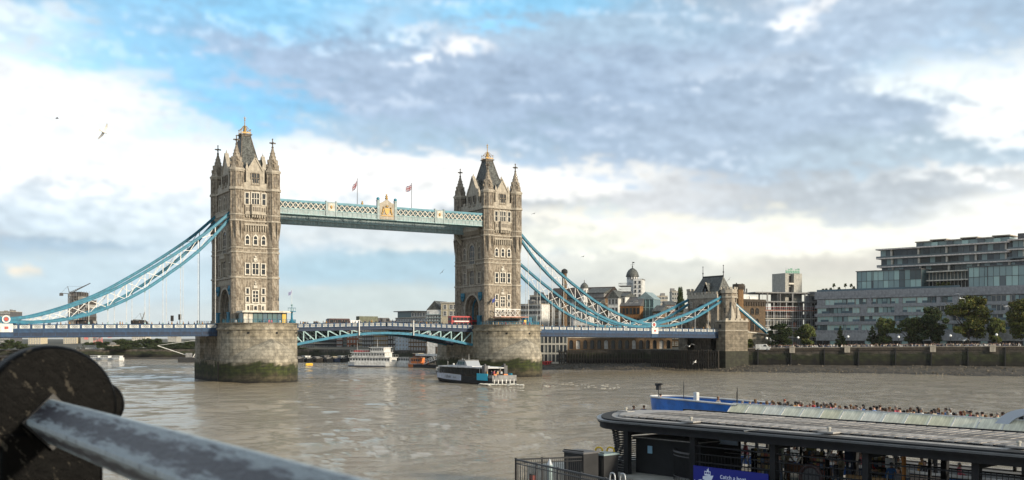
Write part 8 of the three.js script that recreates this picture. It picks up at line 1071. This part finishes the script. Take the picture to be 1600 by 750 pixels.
// ================================================================ sightseeing boat alongside, beyond the stage
const boat = thing('sightseeing_boat', 'blue-bowed sightseeing boat with glazed upper bulwark behind the stage roof', 'passenger boat', PO.x, 0, PO.z, PA);
const BN = 12.2, BF = 17.2;                  // near and far sides (river-ward offsets)
{
  const mid = (BN + BF) / 2, hb = (BF - BN) / 2, hull = hullGeo([[-9.4, 0.25, 0.1, 4.6, 0.2], [-7.5, hb * 0.62, hb * 0.4, 4.4, -0.3], [-3, hb, hb * 0.9, 4.15, -0.6], [20, hb, hb, 4.1, -0.6], [44, hb, hb, 4.1, -0.5]]); piece('hull', hull, HM.blue, boat, 0, 0, Lb(mid));
  mb().box(-3.5, 4.1, Lb(BF - 0.2), 44, 4.2, Lb(BN + 0.2)).build('main_deck', M.grey, boat); mb().box(-3.5, 6.05, Lb(BF), 44, 6.3, Lb(BN)).build('upper_deck', M.grey, boat);
  for (let a = -3; a < 44; a += 2.5) for (const b of [BN + 0.05, BF - 0.2]) mb().box(a - 0.09, 4.1, Lb(b + 0.15), a + 0.09, 6.1, Lb(b)).build('window_post', M.dark, boat);
  mb().box(-3.4, 4.15, Lb(BN + 0.12), 44, 4.3, Lb(BN)).box(-3.4, 5.86, Lb(BN + 0.12), 44, 6.05, Lb(BN)).box(-3.4, 4.15, Lb(BF), 44, 4.3, Lb(BF - 0.12)).build('window_rail', M.white, boat);
  // painted side panels under the windows
  const side = [[9, 12.6, M.navy], [12.6, 15, mat(0.40, 0.33, 0.28, { map: T.grain })], [15, 18.6, mat(0.02, 0.10, 0.30, { map: T.streak })], [18.6, 22, mat(0.03, 0.22, 0.36, { map: T.streak })], [22, 27, mat(0.015, 0.08, 0.22, { map: T.streak })]]; for (const [a, b, m] of side) mb().box(a, 2.2, Lb(BN - 0.02), b - 0.03, 4.1, Lb(BN - 0.06)).build('side_panel', m, boat);
  // upper bulwark: tilted frosted panels in pale frames, one by one
  const frost = [mat(0.82, 0.79, 0.62, { map: T.streak, rough: 0.35 }), mat(0.85, 0.82, 0.70, { map: T.streak, rough: 0.35 }), mat(0.78, 0.74, 0.52, { map: T.streak, rough: 0.35 })], y0 = 6.85, y1 = 7.58, b0 = 12.5, b1 = 13.35, P = 1.45; const r = mulberry(17);
  for (let i = 0; i < 26; i++) { const a = -0.7 + i * P, f = part('bulwark_panel', boat, a, 0, 0), q = mb(); const A = V(0, y0, Lb(b0)), B = V(0, y1, Lb(b1)); q.bar(A, B, 0.07, 0.07).bar(V(0, y1, Lb(b1)), V(P, y1, Lb(b1)), 0.1, 0.09).bar(V(0, y0, Lb(b0)), V(P, y0, Lb(b0)), 0.09, 0.09); q.build('frame', M.white, f); const g = new THREE.BoxGeometry(P - 0.1, Math.hypot(y1 - y0, b1 - b0) - 0.08, 0.03); g.rotateX(-Math.atan2(b1 - b0, y1 - y0)); g.translate(P / 2, (y0 + y1) / 2, Lb((b0 + b1) / 2)); piece('pane', boxUV(g.toNonIndexed()), frost[Math.floor(r() * 3)], f); }
  mb().box(-1, 6.3, Lb(12.7), 36, 6.85, Lb(12.35)).build('bulwark_base', M.dark, boat); mb().box(-2, 6.3, Lb(BF), 36, 7.2, Lb(BF - 0.1)).build('far_bulwark', M.white, boat);
  // blue raised bow bulwark with white rim
  const bow = [[-0.3, 13.2, 7.62], [-2.2, 12.85, 7.7], [-4.5, 12.8, 7.78], [-7, 13.2, 7.8], [-8.8, 13.9, 7.8], [-9.5, 14.9, 7.8], [-8.8, 16.1, 7.78], [-6.5, 16.9, 7.74], [-3, 17.2, 7.66], [-0.3, 17.2, 7.6]], bm = mat(0.02, 0.17, 0.60, { map: T.grain, rough: 0.4, side: THREE.DoubleSide }), c = new THREE.CatmullRomCurve3(bow.map((q) => V(q[0], q[2] - 0.12, Lb(q[1])))), K = 48, PP = []; const pts = c.getPoints(K); for (let i = 0; i < K; i++) { const A = pts[i], B = pts[i + 1], ya = 6.2, a = [A.x, A.y, A.z], b = [B.x, B.y, B.z], a2 = [A.x * 0.985, ya, lerp(A.z, Lb(15), 0.06)], b2 = [B.x * 0.985, ya, lerp(B.z, Lb(15), 0.06)]; PP.push(...a, ...b, ...b2, ...a, ...b2, ...a2); } const g = new THREE.BufferGeometry(); g.setAttribute('position', new THREE.BufferAttribute(new Float32Array(PP), 3)); g.computeVertexNormals(); piece('bow_bulwark', boxUV(g), bm, boat); mb().add(new THREE.TubeGeometry(c, 60, 0.07, 8)).build('bow_rim', M.white, boat); mb().plan(bow.map(([a, b]) => [a, Lb(b)]), 6.15, 6.3).build('bow_deck', M.grey, boat);
  for (const [a, b, y, m, nm] of [[-8.4, 14.3, 1.0, M.dark, 'mast'], [-6.2, 14.6, 1.2, M.dark, 'flagstaff'], [-1.6, 15, 0.9, M.dark, 'flagstaff'], [-0.6, 13.6, 0.7, M.dark, 'flagstaff']]) mb().post(a, Lb(b), 6.3, 7.7 + y, 0.035, 0.025, 6).build(nm, m, boat); mb().blk(-8.4, 8.2, Lb(14.3), 0.28, 0.4, 0.28).blk(-8.2, 8.6, Lb(14.3), 0.4, 0.1, 0.16).blk(-8.6, 8.5, Lb(14.3), 0.16, 0.2, 0.16).build('searchlight', M.dark, boat); mb().blk(-5.0, 7.4, Lb(14.6), 0.3, 0.75, 0.3).build('vent', M.white, boat);
  // pale arch at the stern end
  const ar = new THREE.Shape(); ar.moveTo(0, 0); ar.quadraticCurveTo(0.5, 1.75, 2.2, 1.8); ar.lineTo(6, 1.8); ar.lineTo(6, 1.5); ar.lineTo(2.4, 1.5); ar.quadraticCurveTo(1.1, 1.4, 0.8, 0); ar.closePath(); for (const b of [13.4, 16.8]) mb().slab(ar, 0.35, 'z', 0).build('stern_arch', mat(0.55, 0.60, 0.68, { rough: 0.4 }), boat).position.set(17.2, 6.45, Lb(b)); mb().box(19.4, 7.95, Lb(16.8), 23, 8.2, Lb(13.2)).build('arch_roof', M.grey, boat); mb().box(18.6, 6.6, Lb(14), 18.8, 8.0, Lb(13.8)).box(20.2, 6.6, Lb(14), 20.4, 8.0, Lb(13.8)).build('arch_post', M.dark, boat);
  // benches on both decks
  for (let a = -1; a < 30; a += 1.05) mb().box(a - 0.22, 6.3, Lb(16.6), a + 0.22, 6.74, Lb(13.8)).box(a + 0.2, 6.7, Lb(16.6), a + 0.27, 7.1, Lb(13.8)).build('bench', M.navy, boat);
}
// passengers on the open upper deck, heads above the bulwark
{
  const r = mulberry(55), [hx, hz] = [0, 0]; const us = [1209, 1216, 1231, 1234, 1247, 1250, 1261, 1266, 1271, 1283, 1292, 1298, 1316, 1325, 1338, 1341, 1360, 1375, 1379, 1395, 1400, 1412, 1423, 1440, 1446, 1456, 1478, 1490, 1501, 1517, 1540, 1549, 1207, 1213, 1219, 1226, 1237, 1243, 1254, 1258, 1277, 1288, 1295, 1302, 1305, 1312, 1321, 1329, 1334, 1345, 1349, 1354, 1366, 1370, 1384, 1390, 1406, 1418, 1428, 1434, 1451, 1460, 1466, 1473, 1481, 1485, 1495, 1506, 1512, 1521, 1527, 1535, 1554, 1559, 1567, 1160, 1172, 1180, 1189, 1198];
  us.forEach((u, i) => { const k = ray(u), b = 14.2 + (i % 3) * 0.75, den = 0.163 * k[1] - 0.987 * k[0], dx = PO.x + 0.987 * b - CX, dz = PO.z - 0.163 * b - CZ, a = (dz * k[0] - dx * k[1]) / den, [x, z] = pl(a, b); const long = r() < 0.35; person('passenger seated on the boat upper deck, only the head above the glazed bulwark', 'seated', x, 6.28 + r() * 0.16 + (i % 3) * 0.05, z, PA + Math.PI / 2 + Math.PI + (r() - 0.5) * 1.2, { group: 'passengers on the boat upper deck', s: Math.floor(r() * 4), t: Math.floor(r() * 10), l: 0, h: Math.floor(r() * 5.3), long }); });
  const bowP = [[1032, 616.5, 80, 'passenger at the blue bow, leftmost of the three heads'], [1088, 620, 77, 'passenger at the blue bow, middle of the three heads'], [1122, 621, 76, 'passenger at the blue bow, rightmost of the three heads']]; bowP.forEach(([u, v, d, lb], i) => { const p = at(u, v, d); person(lb, 'standing', p.x, p.y - 1.68, p.z, 2 - i, { h: i, s: i, t: i * 3 }); });
  [[990, 635, 79, 'passenger head just above the stage roof, left of the bow'], [1006, 634.5, 79, 'passenger head just above the stage roof, beside the bow']].forEach(([u, v, d, lb], i) => { const p = at(u, v, d); person(lb, 'standing', p.x, p.y - 1.68, p.z, 1 + i, { h: i + 1, s: 1, t: 2 }); });
}
// passengers behind the windows of the main deck: [picture column, row of the head's centre, shirt, label]
{
  const W = [[1241, 699, 1, 'pale-topped passenger at the left boat window'], [1253, 702, 7, 'passenger with brown top, left window group'], [1266, 705, 3, 'passenger in dark red at the left boat window'], [1275, 707, 0, 'dark-clothed passenger right in the left window'], [1299, 705, 6, 'grey-topped passenger in the second window'], [1306, 707, 0, 'black-clothed passenger leaning forward in the second window'], [1319, 711, 8, 'pink-topped passenger by the orange pole'], [1332, 711, 7, 'passenger in tan beside the dark post'], [1345, 711, 8, 'passenger close right of the dark post'], [1352, 714, 4, 'passenger in an orange top'], [1358, 712, 0, 'passenger behind the orange-topped one'], [1364, 714, 3, 'passenger with red-brown hair beside the orange top'], [1370, 713, 5, 'passenger in a teal-green top'], [1382, 716, 1, 'pale-topped passenger by the leaning bar'], [1397, 713, 4, 'passenger in rust top near the right windows'], [1403, 717, 7, 'small passenger between rust and white tops'], [1409, 716, 1, 'passenger in a white shirt near the right windows'], [1436, 718, 4, 'passenger in a mustard jacket'], [1445, 723, 0, 'dark-clothed passenger beside the mustard jacket'], [1499, 726, 8, 'passenger in a pink shirt at the far right window']];
  W.forEach(([u, v, t, lb], i) => { const k = ray(u), b = 12.75 + (i % 3) * 0.35, den = 0.163 * k[1] - 0.987 * k[0], dx = PO.x + 0.987 * b - CX, dz = PO.z - 0.163 * b - CZ, a = (dz * k[0] - dx * k[1]) / den, [x, z] = pl(a, b), d = (x - CX) * SY - (z - CZ) * CYW, y = hAt(v, d); person(lb, i % 4 === 1 ? 'leaning' : 'seated', x, i % 4 === 1 ? y - 1.62 : y - 1.24, z, PA + (i % 2 ? 0.6 : -0.9) + Math.PI / 2, { s: [0, 1, 3, 2][i % 4], t, l: i % 4, h: i % 5, long: i % 3 === 0 }); });
  const S = [[1043, 700, 42, 6.2, 5, 'person in turquoise top beside the curved railing'], [1110, 695, 50, 9.5, 6, 'person standing on the stage above the boat banner'], [1148, 694, 52, 8.2, 2, 'person in dark blue above the boat banner'], [1165, 698, 50, 7.5, 8, 'person with reddish top right above the boat banner']]; S.forEach(([u, v, dd, b, t, lb], i) => { const k = ray(u), den = 0.163 * k[1] - 0.987 * k[0], dx = PO.x + 0.987 * b - CX, dz = PO.z - 0.163 * b - CZ, a = (dz * k[0] - dx * k[1]) / den, [x, z] = pl(a, b); person(lb, i % 2 ? 'walking' : 'standing', x, 4.0, z, i * 1.4, { s: i, t, l: i, h: i, long: i === 0 }); });
}

// ================================================================ iron railing beside the viewer
{
  const t = thing('iron_railing', 'worn black iron railing post with trefoil head and diamond rail at lower left', 'railing'), rp = (() => { const c = tex(512, (u, v) => { const n = pn(u, v, 9, 5, 3), m = pn(u, v, 34, 3, 1), w = sstep(0.40, 0.56, pn(u + v * 0.5, v * 0.4, 11, 4, 9) + m * 0.3) * 0.75; const k = 0.045 + n * 0.03 + m * 0.02; return [lerp(k * 1.0, 0.7, w), lerp(k, 0.67, w), lerp(k, 0.6, w)]; }, 0.16, true); return c; })();
  const iron = mat(0.15, 0.146, 0.145, { map: rp, rough: 0.5, phys: true, specularIntensity: 0.15, bump: T.rough, bs: 0.001 }); iron.bumpMap = T.grainS.clone(); iron.bumpMap.repeat.set(12, 12); iron.bumpScale = 0.0005;
  const wear = tex(512, (u, v) => { const e = Math.min(v, 1 - v), n = pn(u, v, 5, 4, 2) * 0.8 + pn(u, v, 22, 3, 5) * 0.3, w = sstep(0.34, 0.10, e + n * 0.36 + pn(u * 3, v, 30, 3, 11) * 0.12), m = pn(u, v, 40, 3, 8) * 0.10; return [lerp(0.20 + m, 0.57 + m, w), lerp(0.20 + m, 0.61 + m, w), lerp(0.23 + m, 0.63 + m, w)]; }, 1, true);
  const D = 1.2, A = at(82, 622, D), s = 37.5 * D / FP, L = 1.35, ax = V(0.043, 0, 0.9991).normalize(), sd = V(ax.z, 0, -ax.x);
  // diamond bar: ridge, left edge, foot, right edge
  const cs = [[0, 0], [-s, -s], [0, -2 * s], [s, -s]], P = [], UV = []; const rv = s * 0.10; const face = (i) => { const a = cs[i], b = cs[(i + 1) % 4], dx = (b[0] - a[0]), dy = b[1] - a[1], l = Math.hypot(dx, dy), q = [[a[0] + dx / l * rv, a[1] + dy / l * rv], [b[0] - dx / l * rv, b[1] - dy / l * rv]]; return q; };
  const ringPts = []; for (let i = 0; i < 4; i++) { const f = face(i); ringPts.push(f[0], f[1]); }
  const S = 60; const pt = (k, j) => { const d = -0.02 + L * j / S, w = ringPts[k % 8]; return V(A.x + ax.x * d + sd.x * w[0], A.y + w[1], A.z + ax.z * d + sd.z * w[0]); };
  for (let k = 0; k < 8; k++) for (let j = 0; j < S; j++) { const a = pt(k, j), b = pt(k + 1, j), c = pt(k + 1, j + 1), d = pt(k, j + 1); for (const [p, u, v] of [[a, j, 0], [b, j, 1], [c, j + 1, 1], [a, j, 0], [c, j + 1, 1], [d, j + 1, 0]]) { P.push(p.x, p.y, p.z); UV.push(u / S * 5, (k % 2 === 0) ? v : 0.02); } }
  const g = new THREE.BufferGeometry(); g.setAttribute('position', new THREE.BufferAttribute(new Float32Array(P), 3)); g.setAttribute('uv', new THREE.BufferAttribute(new Float32Array(UV), 2)); g.computeVertexNormals(); const bm = mat(1, 1, 1, { map: wear, rough: 0.42, side: THREE.DoubleSide }); wear.repeat.set(1, 1); bm.bumpMap = T.grainS.clone(); bm.bumpMap.repeat.set(2, 1); bm.bumpScale = 0.0012; piece('rail', g, bm, t);
  // trefoil head standing across the rail
  const C = at(84, 640, D + 0.02), R = 102 * D / FP, r2 = 40 * D / FP, off = 79 * D / FP, sh = new THREE.Shape(); sh.absarc(0, 0, R, -0.15, Math.PI + 0.15, false); const h = part('post', t, C.x, C.y, C.z, 0.10), bev = { depth: 0.022, bevelEnabled: true, bevelThickness: 0.011, bevelSize: 0.006, bevelSegments: 5, curveSegments: 40 };
  const disc = new THREE.Shape(); disc.absarc(0, 0, R - 0.006, 0, TAU, false); const q = mb(); q.add(new THREE.ExtrudeGeometry(disc, bev).translate(0, 0, -0.036)); for (const e of [1, -1]) { const l = new THREE.Shape(); l.absarc(e * off, 0.002, r2 - 0.006, 0, TAU, false); q.add(new THREE.ExtrudeGeometry(l, { ...bev, depth: 0.016 }).translate(0, 0, -0.040)); } q.build('trefoil_head', iron, h);
  const stem = new THREE.Shape(); stem.moveTo(-0.052, 0); stem.lineTo(0.052, 0); stem.lineTo(0.060, -1.5); stem.lineTo(-0.060, -1.5); stem.closePath(); mb().add(new THREE.ExtrudeGeometry(stem, bev).translate(0, -0.03, -0.034)).build('stem', iron, h); mb().add(new THREE.BoxGeometry(0.047, 0.047, 0.02).rotateZ(Math.PI / 4).translate(-0.002, -0.014, -0.004)).build('rail_socket', mat(0.012, 0.012, 0.013, { rough: 0.5 }), h);
  const B2 = V(A.x, A.y - 0.115, A.z); mb().bar(B2, B2.clone().addScaledVector(ax, L), 0.03, 0.03).build('lower_rail', iron, t);
}
// river bank the viewer stands on
struct(mb().box(-125, -1, 298.0, -91.0, 10.6, 330).build('quay', M.concrete));
renderer.render(scene, camera);
